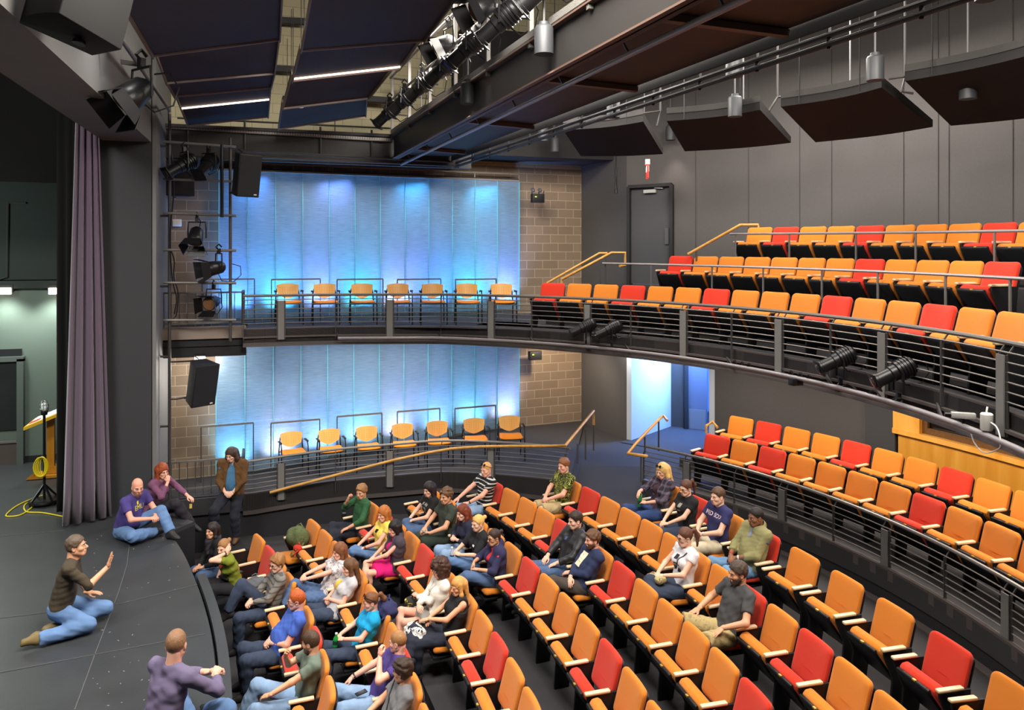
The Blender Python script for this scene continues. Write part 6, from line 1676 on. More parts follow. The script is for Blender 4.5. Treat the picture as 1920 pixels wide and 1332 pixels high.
# ------------------------------------------------------------------ the audience and the people on the stage
SPK = (-2.15, 9.95)
def look(p, rz, lim=55):
    d = math.atan2(SPK[1]-p.y, SPK[0]-p.x)-(rz+math.pi/2); d = math.degrees((d+math.pi) % (2*math.pi)-math.pi)
    return max(-lim, min(lim, d))
FAIR = (228, 180, 154); PINK = (228, 170, 146); TAN = (214, 158, 124); BROWN = (132, 88, 64); OLIVE = (208, 156, 122)
JEAN = cloth((74, 96, 132), 'denim'); JEAN_L = cloth((130, 156, 188), 'denim'); JEAN_D = cloth((48, 58, 78), 'denim'); JEAN_M = cloth((92, 122, 164), 'denim'); BLKP = cloth((30, 30, 34)); KHAKI = cloth((178, 158, 116)); CREAMP = cloth((196, 184, 158))
LAP = dict(wrL=(-.055, .56, .69), wrR=(.055, .56, .69), hL=('curl', (.8, .6, -.1), (-.2, .3, 1)), hR=('curl', (-.8, .6, -.1), (.2, .3, 1)))
THI = dict(wrL=(-.13, .52, .68), wrR=(.13, .52, .68), hL=('relax', (.1, 1, -.2), (0, .2, 1)), hR=('relax', (-.1, 1, -.2), (0, .2, 1)))
XLEG = dict(kneeR=(.02, .74, .64), ankR=(-.20, .88, .34), toeR=(-.3, 1, -.25), kneeL=(-.10, .73, .54))
XLEGL = dict(kneeL=(-.02, .74, .64), ankL=(.20, .88, .34), toeL=(.3, 1, -.25), kneeR=(.10, .73, .54))
FIT = {'scarf': (-14.0, 0.04, 0.31, -0.06, 0.97), 'green': (-16.0, -0.01, 0.26, -0.12, 0.97), 'hoodie': (14.0, 0.0, 0.02, -0.08, 0.965), 'redhair': (26.0, -0.03, 0.1, -0.1, 0.995), 'greytee': (14.0, -0.03, -0.02, -0.1, 0.965), 'lady': (26.0, -0.06, 0.1, -0.1, 0.93), 'greyw': (30.0, -0.06, 0.14, -0.1, 0.93), 'turq': (22.0, -0.06, 0.06, -0.1, 0.89), 'purplet': (30.0, -0.03, 0.06, -0.1, 0.965), 'curlyg': (24.0, -0.06, 0.06, -0.1, 0.93), 'sweater': (8.0, 0.0, -0.02, -0.08, 0.965), 'yellow': (10.0, 0.0, 0.06, -0.1, 0.935), 'pink': (4.0, -0.06, 0.06, -0.1, 0.9), 'white': (14.0, -0.06, 0.06, -0.1, 0.93), 'tank': (18.0, -0.03, 0.02, -0.1, 0.91), 'hearts': (0.0, 0.0, 0.06, -0.1, 0.965), 'darkgreen': (4.0, 0.0, 0.06, -0.08, 0.995), 'navyred': (-10.0, -0.06, -0.06, -0.1, 0.93), 'blonde': (0.0, -0.03, 0.02, -0.1, 0.93), 'navyg': (0.0, -0.03, 0.02, -0.1, 0.91), 'polo': (12.0, -0.03, 0.02, -0.08, 1.0), 'leather': (20.0, 0.0, 0.02, -0.08, 1.0), 'navyh': (24.0, -0.03, 0.1, -0.1, 0.96), 'camo': (10.0, 0.0, -0.02, -0.06, 1.0), 'whitetee': (10.0, -0.03, 0.02, -0.08, 0.965), 'greypolo': (20.0, -0.03, 0.1, -0.1, 1.015), 'plaid': (14.0, 0.0, 0.02, -0.08, 1.0), 'blacktee': (6.0, -0.03, 0.06, -0.1, 0.945), 'sox': (6.0, 0.0, 0.02, -0.06, 1.0), 'olive': (16.0, -0.03, 0.06, -0.1, 1.005)}
def seated(row, n, label, *, key=None, dyaw=0, pitch=4, roll=0, **k):
    """FIT: lean, sideways, forward and downward shift of the hips, body size"""
    p, rz = SEATS[(row, n)]; yaw = look(p, rz)+dyaw
    if key in FIT:
        lean0 = k.get('lean', 12); ln, dx, dy, dz, sz = FIT[key]; k['lean'] = ln; k['size'] = sz; k['hip'] = (dx, .29+dy, .555+dz)
        back = -.13*max(0, (ln-12)/14)
        for w_, d_ in (('wrL', (-.10, .60, .67)), ('wrR', (.10, .60, .67))): a = k.get(w_, d_); k[w_] = (a[0]+dx, a[1]+dy*.8+back, a[2]+dz*.8)
        for w_, d_ in (('kneeL', (-.11, .73, .55)), ('kneeR', (.11, .73, .55))): a = k.get(w_, d_); k[w_] = (a[0]+dx*.7, a[1]+dy*.6, a[2]+dz*.55)
    return person(label, p, rz, head=(yaw, pitch, roll), **k)
PP = {}
# row nearest the stage
PP['scarf'] = seated('A', 0, key='scarf', label='person with long dark hair, black top and dark scarf, leaning forward at stage corner', dyaw=-6, pitch=-4, sk=TAN, fem=True, size=.96, lean=-34, hairs=('long', (36, 24, 20)), top=cloth((22, 22, 25)), sleeve=1.9, legs=JEAN, shoe=(30, 28, 28),
    extra=[('scarf', cloth((58, 54, 60), 'blotch', (26, 24, 28)))], kneeL=(-.14, .78, .52), kneeR=(.12, .80, .52), ankL=(-.14, .98, .09), ankR=(.12, 1.0, .09), wrL=(-.10, .66, .66), wrR=(.02, .70, .64), hL=('relax', (.5, .8, -.2), (0, 0, 1)), hR=('relax', (-.6, .7, 0), (0, 0, 1)))
PP['green'] = seated('A', 1, key='green', label='person in olive green tee, hair tied up, elbow on knee and hand at ear', dyaw=8, pitch=6, sk=FAIR, fem=True, size=.96, lean=-30, hairs=('bun', (156, 112, 66)), top=cloth((118, 128, 34)), sleeve=.5, legs=BLKP,
    extra=[('band', -1, mat('watch_dark', (40, 40, 44), .3)), ('patch', [('scarf_front', 0, .08, .14, .12, cloth((150, 44, 30)))])], kneeL=(-.12, .76, .56), kneeR=(.12, .76, .56), ankL=(-.12, .98, .09), ankR=(.12, .98, .09), wrR=(.14, .58, .62), elR=(1, -.3, -.4), hR=('relax', (0, .6, -.8), (.2, .7, .6)), wrL=(-.115, .50, 1.09), elL=(-.5, .9, -.9), hL=('relax', (.3, -.2, .9), (-1, .2, .3)))
PP['hoodie'] = seated('A', 3, key='hoodie', label='person with curly light brown hair and glasses in grey striped hoodie, knee raised', dyaw=6, sk=FAIR, lean=16, hairs=('curly', (150, 104, 58)), top=cloth((122, 118, 112), 'stripes', (84, 80, 76), 15), sleeve=1.9, glasses='on', legs=JEAN_D,
    kneeR=(.14, .66, .88), ankR=(.12, .86, .50), toeR=(.1, 1, -.4), kneeL=(-.16, .74, .56), **{**LAP, 'wrL': (-.06, .56, .70), 'wrR': (.04, .58, .70)})
PP['redhair'] = seated('A', 5, key='redhair', label='person with short red hair and glasses in blue tee and jeans', dyaw=-4, pitch=2, sk=PINK, size=1.03, lean=20, fat=1.0, hairs=('crop', (178, 84, 34)), top=cloth((62, 92, 176)), sleeve=.62, glasses='on', legs=JEAN_D, kneeL=(-.16, .76, .56), kneeR=(.16, .76, .56), ankL=(-.14, .80, .09), ankR=(.14, .80, .09), **LAP)
PP['greytee'] = seated('A', 7, key='greytee', label='bearded person in grey green tee and pale jeans, hand on chin', dyaw=-8, pitch=8, sk=TAN, lean=8, hairs=('short', (74, 52, 36)), beard=(112, 80, 62), top=cloth((104, 116, 104)), sleeve=.62, legs=JEAN_L, kneeL=(-.20, .80, .60), ankL=(-.26, 1.06, .12), kneeR=(.18, .76, .66), ankR=(.16, .94, .20),
    wrL=(-.22, .76, .74), elL=(-1, -.6, -.1), hL=('relax', (.6, .7, -.3), (0, .3, 1)), wrR=(.05, .49, 1.02), elR=(.8, .2, -1), hR=('fist', (-.35, .0, .9), (.6, .8, 0)))
# second row
PP['lady'] = seated('B', 3, key='lady', label='person in pale flowered blouse with brown hair, hands clasped on raised knee', dyaw=4, sk=PINK, fem=True, lean=10, fat=.3, hairs=('bob', (120, 72, 42)), top=cloth((206, 200, 200), 'floral', (150, 140, 142)), sleeve=.6, legs=JEAN, extra=[('band', -1, mat('watch_silver', (190, 192, 196), .3, .7))],
    kneeR=(.05, .76, .70), ankR=(-.06, .98, .40), toeR=(0, 1, -.3), wrL=(-.03, .80, .80), wrR=(.10, .80, .80), hL=('curl', (.7, .6, -.2), (0, .4, 1)), hR=('curl', (-.7, .6, -.2), (0, .4, 1)))
PP['greyw'] = seated('B', 4, key='greyw', label='person with long straight brown hair in light grey tee, arms on lap', dyaw=4, sk=PINK, fem=True, lean=14, hairs=('long', (98, 66, 42)), top=cloth((184, 182, 186)), sleeve=.62, legs=JEAN_D, extra=[('patch', [('yellow_print', .02, .0, .05, .14, mat('print_yellow', (226, 180, 60), .8))])], wrL=(.0, .55, .70), wrR=(.10, .54, .69), hL=('relax', (.9, .4, -.1), (0, .2, 1)), hR=('relax', (-.9, .4, -.1), (0, .2, 1)))
PP['turq'] = seated('B', 6, key='turq', label='person in turquoise polo with ponytail and sunglasses on head holding green bottle', dyaw=10, pitch=8, sk=PINK, fem=True, size=.96, lean=6, hairs=('tail', (112, 70, 40)), glasses='top', top=cloth((16, 146, 196)), sleeve=.55, legs=JEAN_D, extra=[('collar', cloth((18, 150, 200)))], wrL=(-.06, .60, .72), wrR=(.07, .62, .72), hL=('curl', (.7, .7, -.1), (-.2, .2, 1)), hR=('curl', (-.7, .7, -.1), (.2, .2, 1)))
PP['purplet'] = seated('B', 8, key='purplet', label='person with cropped blond hair in purple tee and ripped jeans, hand at collar', dyaw=-10, sk=PINK, lean=18, fat=.2, hairs=('buzz', (160, 116, 72)), top=cloth((72, 56, 122)), sleeve=.58, legs=JEAN_L, kneeL=(-.20, .74, .57), kneeR=(.18, .76, .57), extra=[('band', 1, mat('band_black', (24, 24, 26), .6)), ('patch', [])],
    wrL=(-.09, .46, 1.03), elL=(-.9, .5, -.8), hL=('fist', (.35, -.1, .9), (-.4, .9, 0)), wrR=(.20, .72, .70), hR=('relax', (.1, .8, -.6), (.3, .5, .8)))
PP['curlyg'] = seated('B', 9, key='curlyg', label='person with dark curly hair in grey tee with black bag strap', dyaw=0, sk=TAN, lean=10, hairs=('curly', (58, 42, 32)), top=cloth((112, 112, 114)), sleeve=.6, legs=JEAN_L, extra=[('strap', .12, .14, -.10, -.14, mat('strap_black', (24, 24, 26), .7))], wrL=(-.12, .60, .68), wrR=(.08, .62, .68))
# third row
PP['sweater'] = seated('C', 0, key='sweater', label='person in green sweater with tousled hair, fist at mouth', dyaw=10, pitch=8, sk=TAN, lean=6, hairs=('mop', (150, 108, 62)), top=cloth((46, 92, 56)), sleeve=1.55, legs=cloth((34, 38, 50)), wrR=(.03, .48, 1.05), elR=(.8, .4, -1), hR=('fist', (-.2, -.2, .9), (.5, .85, 0)), wrL=(-.20, .56, .67), hL=('relax', (.3, .9, -.3), (0, .2, 1)), **XLEG)
PP['yellow'] = seated('C', 2, key='yellow', label='person in yellow top with auburn bob and hair clip', dyaw=6, sk=PINK, fem=True, size=.97, lean=12, hairs=('bob', (176, 104, 46)), top=cloth((236, 206, 92)), sleeve=.35, neck=(.055, .085), legs=JEAN_M, extra=[('patch', [('sunglasses_hung', .0, .02, .06, .05, mat('glasses_dark', (24, 22, 24), .25))]), ('band', -1, mat('band_brown', (90, 60, 40), .6))], wrL=(-.08, .60, .70), wrR=(.12, .62, .68), **XLEGL)
PP['pink'] = seated('C', 3, key='pink', label='person with black hair, dark vest and bright pink skirt, legs crossed', dyaw=8, pitch=6, sk=PINK, fem=True, size=.97, lean=8, hairs=('bob', (28, 22, 24)), top=cloth((206, 20, 110)), sleeve=0, neck=(.06, .085), jacket=(cloth((66, 60, 70)), .22, -.02), jopen=.035, legs=cloth((206, 16, 108)), skirt=True, legcut=.80, wrL=(-.02, .66, .72), wrR=(.09, .60, .72), hL=('relax', (.5, .9, -.2), (0, .2, 1)), shoe=(24, 24, 26), **XLEG)
PP['white'] = seated('C', 6, key='white', label='person with big dark curls in white sweater and pendant, arms folded', dyaw=16, sk=PINK, fem=True, lean=12, hairs=('bigcurly', (64, 40, 30)), top=cloth((226, 220, 208)), sleeve=1.85, neck=(.06, .09), legs=cloth((150, 146, 140)), legcut=.55, skirt=True, extra=[('pendant', mat('pendant_silver', (196, 190, 176), .3, .6))], wrL=(.12, .52, .78), wrR=(-.10, .56, .75), hL=('relax', (1, .1, 0), (0, .3, 1)), hR=('relax', (-1, .1, 0), (0, .5, 1)), **XLEG)
PP['tank'] = seated('C', 7, key='tank', label='person with long blond hair in black tank top, hands crossed over bag', dyaw=30, sk=TAN, fem=True, size=.98, lean=12, hairs=('long', (206, 152, 84)), top=cloth((26, 26, 30)), sleeve=0, neck=(.07, .095), legs=cloth((38, 42, 56)), wrL=(-.02, .62, .78), wrR=(.06, .58, .76), hL=('relax', (.3, .95, -.1), (0, 0, 1)), hR=('relax', (-.7, .6, -.2), (0, .2, 1)), **XLEG)
# fourth row
PP['hearts'] = seated('D', 1, key='hearts', label='person with short dark hair in black tee printed with pale hearts', dyaw=8, pitch=8, sk=FAIR, fem=True, lean=8, fat=.25, hairs=('bob', (34, 26, 26)), top=cloth((28, 27, 28)), sleeve=.5, legs=JEAN, extra=[('patch', [('heart_print', x, z, .034, .034, mat('print_grey', (150, 148, 140), .8)) for x in (-.06, 0, .06) for z in (.06, .0, -.06)])], wrL=(-.05, .66, .72), wrR=(.08, .66, .70), hL=('relax', (.5, .8, -.3), (0, .2, 1)), **XLEG)
PP['darkgreen'] = seated('D', 2, key='darkgreen', label='person with curly brown hair in dark green shirt looking at phone in hand', dyaw=12, sk=TAN, size=1.03, lean=14, fat=.3, hairs=('curly', (96, 68, 44)), top=cloth((56, 62, 54)), sleeve=.62, legs=cloth((44, 54, 46)), extra=[('collar', cloth((56, 62, 54)))], wrL=(-.14, .64, .70), wrR=(.10, .62, .71), hL=('relax', (.6, .7, .1), (.6, .2, .7)))
PP['navyred'] = seated('D', 3, key='navyred', label='person with long auburn hair in navy cardigan, hands clasped', dyaw=10, pitch=6, sk=FAIR, fem=True, lean=4, hairs=('wavy', (112, 50, 28)), top=cloth((34, 36, 58)), sleeve=1.75, legs=JEAN_L, wrL=(-.05, .54, .76), wrR=(.05, .54, .76), hL=('fist', (.8, .5, .2), (-.2, .3, 1)), hR=('fist', (-.8, .5, .2), (.2, .3, 1)))
PP['blonde'] = seated('D', 4, key='blonde', label='person with blond hair tied back in black shirt holding water bottle', dyaw=12, pitch=4, sk=FAIR, fem=True, lean=6, hairs=('bun', (220, 176, 100)), top=cloth((26, 26, 30)), sleeve=.95, legs=JEAN_M, extra=[('collar', cloth((26, 26, 30))), ('patch', [('white_logo', -.07, .0, .05, .03, mat('print_white', (220, 220, 220), .8))])], wrL=(-.08, .64, .76), wrR=(.06, .66, .76), hL=('curl', (.7, .6, .2), (-.3, .2, .8)), hR=('curl', (-.7, .6, .2), (.3, .2, .8)), **XLEGL)
PP['navyg'] = seated('D', 5, key='navyg', label='person with dark tied hair and glasses in navy hooded jacket over red top', dyaw=14, pitch=4, sk=OLIVE, fem=True, size=.98, lean=8, hairs=('bun', (52, 38, 32)), glasses='on', top=cloth((206, 50, 70)), sleeve=.3, neck=(.065, .09), jacket=(cloth((42, 42, 76)), 1.35, -.02), jopen=.03, legs=JEAN, wrL=(-.04, .58, .74), wrR=(.08, .60, .80), elR=(1, -.2, -.6), hR=('relax', (-.2, .6, -.8), (.2, .8, .3)), **XLEGL)
# fifth row
PP['polo'] = seated('E', 0, key='polo', label='person in black and white striped polo, sunglasses on blond head', dyaw=8, sk=PINK, lean=8, hairs=('buzz', (214, 160, 96)), glasses='top', top=cloth((24, 24, 26), 'stripes', (206, 206, 204), 17), sleeve=.55, legs=JEAN_L, extra=[('collar', cloth((24, 24, 26))), ('band', -1, mat('watch_dark', (40, 40, 44), .3))], wrL=(-.10, .62, .70), wrR=(.20, .66, .70), hL=('fist', (.4, .8, -.1), (0, .2, 1)), hR=('relax', (.0, .9, -.4), (0, .3, 1)))
PP['leather'] = seated('E', 5, key='leather', label='person with short dark hair in black leather jacket and jeans', dyaw=10, pitch=4, sk=FAIR, lean=22, hairs=('short', (46, 34, 28)), top=cloth((30, 30, 34)), sleeve=.3, jacket=(cloth((40, 40, 42), 'leather'), 1.85, -.06), jopen=.05, legs=JEAN, extra=[('patch', [('blue_print', .02, .02, .09, .05, mat('print_blue', (86, 96, 150), .8))])], kneeL=(-.12, .76, .55), kneeR=(.12, .80, .55), ankL=(-.1, 1.0, .09), ankR=(.1, 1.02, .09), wrL=(-.16, .60, .68), wrR=(.12, .60, .68))
PP['navyh'] = seated('E', 6, key='navyh', label='bearded person with brown hair in navy hooded sweatshirt, arms crossed low', dyaw=10, pitch=0, sk=PINK, size=1.03, lean=16, fat=.4, hairs=('mop', (96, 66, 44)), beard=(92, 62, 42), top=cloth((36, 46, 78)), sleeve=1.9, legs=cloth((70, 62, 58)), extra=[('patch', [('chest_patch', .03, .0, .13, .20, mat('patch_cream', (232, 222, 196), .8)), ('patch_band', .03, -.02, .10, .05, mat('patch_ochre', (226, 178, 92), .8)), ('patch_mark', .03, .06, .05, .02, mat('patch_navy', (40, 50, 80), .8))])], wrL=(.04, .56, .72), wrR=(-.04, .60, .69), hL=('relax', (.8, .5, -.3), (0, .4, 1)), hR=('relax', (-.8, .5, -.3), (0, .4, 1)), **XLEGL)
# sixth row
PP['camo'] = seated('F', 0, key='camo', label='person with short brown hair in green camouflage tee and khaki shorts', dyaw=8, pitch=4, sk=PINK, lean=6, hairs=('short', (128, 80, 44)), top=cloth((104, 112, 40), 'camo', (164, 168, 74)), sleeve=.68, legs=KHAKI, legcut=.98, shoe=(110, 96, 78), **LAP)
PP['whitetee'] = seated('F', 6, key='whitetee', label='person with long brown hair and glasses in white tee with dark print, legs crossed', dyaw=10, pitch=4, sk=FAIR, fem=True, lean=6, hairs=('tail', (92, 56, 40)), glasses='on', top=cloth((226, 226, 232)), sleeve=.35, legs=JEAN_D,
    extra=[('patch', [('print_spot', .03, .04, .05, .06, mat('print_dark', (44, 44, 50), .8)), ('print_line', -.01, -.04, .12, .018, mat('print_dark', (44, 44, 50), .8)), ('print_blot', .04, -.09, .06, .04, mat('print_dark', (44, 44, 50), .8)), ('print_blot', -.05, -.10, .06, .05, mat('print_dark', (44, 44, 50), .8))]), ('strap', -.12, .14, .06, -.12, mat('strap_grey', (84, 82, 92), .7))], wrL=(-.04, .58, .74), wrR=(.06, .60, .74), hL=('relax', (.7, .7, -.2), (0, .2, 1)), hR=('relax', (-.7, .7, -.2), (0, .2, 1)), **XLEG)
PP['greypolo'] = seated('F', 8, key='greypolo', label='person with swept dark hair and goatee in charcoal polo and khaki shorts', dyaw=14, pitch=4, sk=TAN, size=1.05, lean=20, fat=.3, hairs=('swept', (74, 60, 52)), beard=(70, 56, 48), top=cloth((70, 70, 72)), sleeve=.64, legs=cloth((176, 156, 108), 'blotch', (150, 132, 92)), legcut=1.0, extra=[('collar', cloth((70, 70, 72)))], kneeL=(-.22, .74, .56), kneeR=(.22, .76, .58), ankL=(-.2, .86, .09), ankR=(.2, .86, .09), wrL=(-.22, .58, .70), wrR=(.24, .60, .71), hL=('flat', (-.1, .9, -.4), (0, .3, 1)), hR=('flat', (0, 1, -.4), (0, .3, 1)), shoe=(60, 54, 50))
# seventh row
PP['plaid'] = seated('G', 0, key='plaid', label='person with long blond hair in plaid shirt and rolled jeans holding green bottle', dyaw=16, pitch=10, sk=PINK, fem=True, lean=14, fat=.2, hairs=('wavy', (214, 172, 106)), glasses='top', top=cloth((66, 44, 52)), sleeve=.2, neck=(.07, .095), jacket=(cloth((40, 36, 46), 'plaid', (104, 92, 112)), 1.4, -.02), jopen=.05, legs=cloth((44, 64, 110), 'denim'), legcut=1.30, extra=[], kneeL=(-.16, .76, .56), kneeR=(.16, .78, .58), wrL=(-.07, .58, .74), wrR=(.10, .60, .86), hL=('curl', (.6, .7, .1), (-.3, .2, .9)), hR=('curl', (-.6, .6, -.5), (.1, .5, .8)), shoe=(200, 190, 180))
PP['blacktee'] = seated('G', 1, key='blacktee', label='person with brown ponytail and glasses in black tee and jeans', dyaw=14, pitch=8, sk=FAIR, fem=True, size=.98, lean=8, hairs=('tail', (88, 56, 40)), glasses='on', top=cloth((26, 26, 29)), sleeve=.5, legs=JEAN_D, extra=[('patch', [('grey_print', .02, .03, .05, .06, mat('print_grey', (150, 148, 140), .8)), ('grey_print', .03, -.05, .07, .03, mat('print_grey', (150, 148, 140), .8))])], wrL=(-.06, .64, .69), wrR=(.06, .64, .69), hL=('relax', (.6, .8, -.2), (0, .2, 1)), hR=('relax', (-.6, .8, -.2), (0, .2, 1)), kneeL=(-.09, .78, .55), kneeR=(.10, .80, .55))
PP['sox'] = seated('G', 2, key='sox', label='person with short brown hair in navy tee lettered RED SOX and pale trousers', dyaw=12, pitch=2, sk=FAIR, lean=8, hairs=('crop', (84, 60, 44)), top=cloth((44, 46, 92)), sleeve=.55, legs=CREAMP, extra=[('text', 'RED SOX', .082, .03, mat('letter_pinkwhite', (240, 214, 214), .8)), ('band', -1, mat('watch_silver', (190, 192, 196), .3, .7))], **{**LAP, 'wrL': (-.05, .58, .72), 'wrR': (.06, .58, .72)})
PP['olive'] = seated('G', 3, key='olive', label='person with close cropped black hair in olive jacket and blue jeans', dyaw=12, pitch=2, sk=BROWN, size=1.04, lean=14, fat=.55, hairs=('buzz', (26, 22, 20)), top=cloth((96, 112, 130)), sleeve=.3, jacket=(cloth((134, 130, 88)), 1.62, -.02), jopen=.0, legs=cloth((100, 134, 170), 'denim'), extra=[('collar', cloth((134, 130, 88))), ('patch', [('shirt_gap', 0, .10, .05, .12, cloth((120, 134, 150)))]), ('band', -1, mat('band_white', (220, 216, 208), .5)), ('band', 1, mat('band_red', (176, 48, 40), .5))], wrL=(-.04, .56, .70), wrR=(.06, .58, .70), hL=('relax', (.8, .5, -.3), (0, .3, 1)), hR=('relax', (-.8, .5, -.3), (0, .3, 1)), kneeL=(-.16, .76, .56), kneeR=(.16, .76, .56))

# on and beside the stage
def face(dx, dy): return math.atan2(dy, dx)-math.pi/2
Z1 = STAGE_Z
PP['speaker'] = person('person kneeling on the stage in brown pullover and jeans, one hand raised', (-2.32, 9.86, Z1), face(1, .06), sk=TAN, size=1.02, lean=-14, fat=.4, hip=(0, 0, .30), head=(-8, -8, 0), hairs=('crop', (92, 76, 62)), top=cloth((66, 56, 42)), sleeve=1.04, legs=JEAN_M, hem=-.10,
    kneeR=(.20, .31, .11), ankR=(.33, -.17, .08), toeR=(.30, -.85, -.2), kneeL=(-.12, .44, .13), ankL=(.05, -.02, .09), toeL=(.25, -.9, -.1), wrR=(.10, .50, .70), elR=(.5, .1, -1), hR=('open', (.10, .25, .95), (.2, -.95, .2)), wrL=(-.10, .26, .36), elL=(-1, -.4, -.3), hL=('flat', (.2, .95, -.1), (0, 0, 1)), shoe=(116, 98, 58))
PP['frontman'] = person('person in mauve button shirt sitting on stage edge, seen from behind in foreground', (-.94, 7.24, Z1), face(.72, .69), sk=PINK, size=1.10, lean=-14, fat=.4, hip=(0, 0, .13), head=(34, 2, 0), hairs=('buzz', (140, 104, 74)), top=cloth((104, 94, 122)), sleeve=1.8, neck=(.02, .066), legs=JEAN_M, hem=-.12,
    kneeR=(.38, .40, .24), ankR=(.02, .52, .08), toeR=(-.9, .3, 0), kneeL=(-.38, .40, .24), ankL=(.0, .32, .08), toeL=(.9, .2, 0), wrL=(.02, .50, .44), wrR=(.14, .48, .46), hL=('curl', (.5, .8, .1), (-.3, .2, .9)), hR=('curl', (-.5, .8, .1), (.3, .2, .9)), elL=(-1, -.2, -.3), elR=(1, -.2, -.3), extra=[('collar', cloth((104, 94, 122)))])
PP['bald'] = person('bald person in purple tee with yellow lettering sitting cross-legged on the stage', (-2.13, 12.84, Z1), face(.86, -.50), sk=(226, 160, 136), size=1.03, lean=-18, fat=1.0, hip=(0, 0, .14), head=(-36, 10, 0), hairs=None, beard=(140, 104, 84), top=cloth((70, 58, 122)), sleeve=.58, legs=JEAN_M, hem=-.10,
    kneeR=(.34, .40, .15), ankR=(-.06, .48, .09), toeR=(-.9, .3, 0), kneeL=(-.14, .50, .38), ankL=(-.06, .74, .09), toeL=(.1, 1, -.1), wrL=(-.02, .50, .34), wrR=(.10, .50, .34), hL=('curl', (.7, .6, 0), (-.2, .2, 1)), hR=('curl', (-.7, .6, 0), (.2, .2, 1)), extra=[('text', 'EMU', .10, .0, mat('letter_yellow', (226, 210, 40), .8)), ('patch', [('yellow_mark', .02, .10, .04, .05, mat('letter_yellow', (226, 210, 40), .8))])], barefoot=False)
PP['mauve'] = person('person with red hair in mauve sweater and black tights, hand at mouth, at stage corner', (-1.86, 13.72, Z1), face(.80, -.60), sk=PINK, fem=True, lean=-16, hip=(0, 0, .125), head=(-16, 6, 4), hairs=('bob', (150, 70, 36)), top=cloth((116, 72, 100)), sleeve=1.75, legs=cloth((38, 34, 42)), neck=(.05, .08),
    kneeL=(-.08, .46, .16), kneeR=(.05, .50, .26), ankL=(-.08, .56, -.26), ankR=(-.14, .66, -.12), toeL=(0, 1, -.2), toeR=(-.1, 1, -.4), wrR=(.05, .34, .60), elR=(.6, .3, -1), hR=('fist', (-.2, -.1, 1), (.5, .85, 0)), wrL=(-.10, .64, .34), elL=(-1, -.1, -.5), hL=('relax', (.1, .9, -.3), (0, .2, 1)), shoe=(26, 26, 28))
PP['brown'] = person('person in brown corduroy jacket over blue shirt leaning on the gallery railing', Vector((*at_d(436, 800, 13.30).to_2d(), .36)), face(-.22, -1), sk=FAIR, size=1.0, lean=2, fat=.6, hip=(0, 0, .90), head=(-18, 16, 0), hairs=('wavy', (66, 46, 34)), top=cloth((66, 110, 144)), sleeve=.3, jacket=(cloth((92, 62, 30)), 1.9, -.16), jopen=.06, legs=cloth((34, 36, 46)),
    kneeR=(.22, .34, .66), ankR=(.26, .16, .24), toeR=(.5, .9, -.1), kneeL=(-.06, .10, .48), ankL=(-.07, .02, .09), wrL=(-.07, .22, .94), wrR=(.07, .22, .94), elL=(-1, -.4, 0), elR=(1, -.4, 0), hL=('curl', (.7, .4, -.5), (0, 1, .3)), hR=('curl', (-.7, .4, -.5), (0, 1, .3)), shoe=(92, 66, 44))
e = empty('low_platform', (*at_d(436, 800, 13.26).to_2d(), 0)); tag(e, 'low black platform under the person in the brown jacket', 'platform')
mb = MB(); mb.box((-.02, -.05, .18), (.85, .62, .36)); mb.build('top', M['blackp'], e, bevel=.008)
# ------------------------------------------------------------------ things people hold or have beside them
def near(key, off):
    """world point from a local offset of a person"""
    o = PP[key][0]; return o.matrix_basis @ Vector(off)
GRN = mat('bottle_green', (30, 120, 60), .12, spec=.7); CAP = mat('cap_white', (228, 228, 226), .4)
def bottle(label, p, tiltv, body, cap, h=.21, r=.032):
    e = empty('bottle', p); e.rotation_euler = tiltv; tag(e, label, 'bottle')
    mb = MB(); mb.lathe([(.0, 0), (r, .005), (r, h*.55), (r*.85, h*.66), (r*.42, h*.82), (r*.42, h*.92), (0, h*.92)], seg=16); mb.build('body', body, e)
    mb = MB(); mb.lathe([(.0, h*.92), (r*.48, h*.92), (r*.48, h), (0, h)], seg=12); mb.build('cap', cap, e)
    mb = MB(); mb.lathe([(r*1.02, h*.2), (r*1.02, h*.48)], seg=16); mb.build('label_wrap', mat('label_dark', (30, 60, 44), .5), e)
def grip(key, up=0., fw=.085):
    o, J = PP[key]; q = (J['WL']+J['WR'])/2; return o.matrix_basis @ Vector((q[0], q[1]+fw, q[2]-.10+up))
bottle('green bottle held on the lap of the person in the plaid shirt', grip('plaid', -.03, .07), (.15, .1, 0), GRN, GRN)
bottle('green bottle held by the person in the turquoise polo', grip('turq'), (.1, .1, 0), mat('bottle_bright_green', (24, 150, 60), .2), CAP, .17)
bottle('clear water bottle held by the person in the black shirt', grip('blonde'), (.05, -.05, 0), mat('bottle_clear', (186, 190, 204), .08, spec=.8), CAP)
def slabobj(name, label, cat, p, rz, size, m, tx=0, ty=0):
    mb = MB(); mb.box((0, 0, 0), size); o = mb.build(name, m, bevel=min(size)*.25); o.location = p; o.rotation_euler = (tx, ty, rz); return tag(o, label, cat)
def rzo(k): return PP[k][0].rotation_euler.z
slabobj('phone', 'dark phone lying on the ripped jeans of the person in purple tee', 'phone', near('purplet', (-.12, .54, .60)), rzo('purplet')+.3, (.065, .125, .010), mat('phone_dark', (36, 38, 42), .2), -.06)
slabobj('phone', 'silver phone in the hand of the person in the dark green shirt', 'phone', PP['darkgreen'][0].matrix_basis @ Vector(PP['darkgreen'][1]['WL']+V3(.03, .09, .03)), rzo('darkgreen')-.5, (.05, .10, .012), mat('phone_silver', (190, 190, 192), .25, .5), .5)
slabobj('notebook', 'dark notebook with pale edge on the lap of the person in olive tee', 'notebook', near('green', (.02, .62, .60)), rzo('green')+.4, (.22, .28, .025), mat('notebook_dark', (36, 36, 40), .5), -.1)
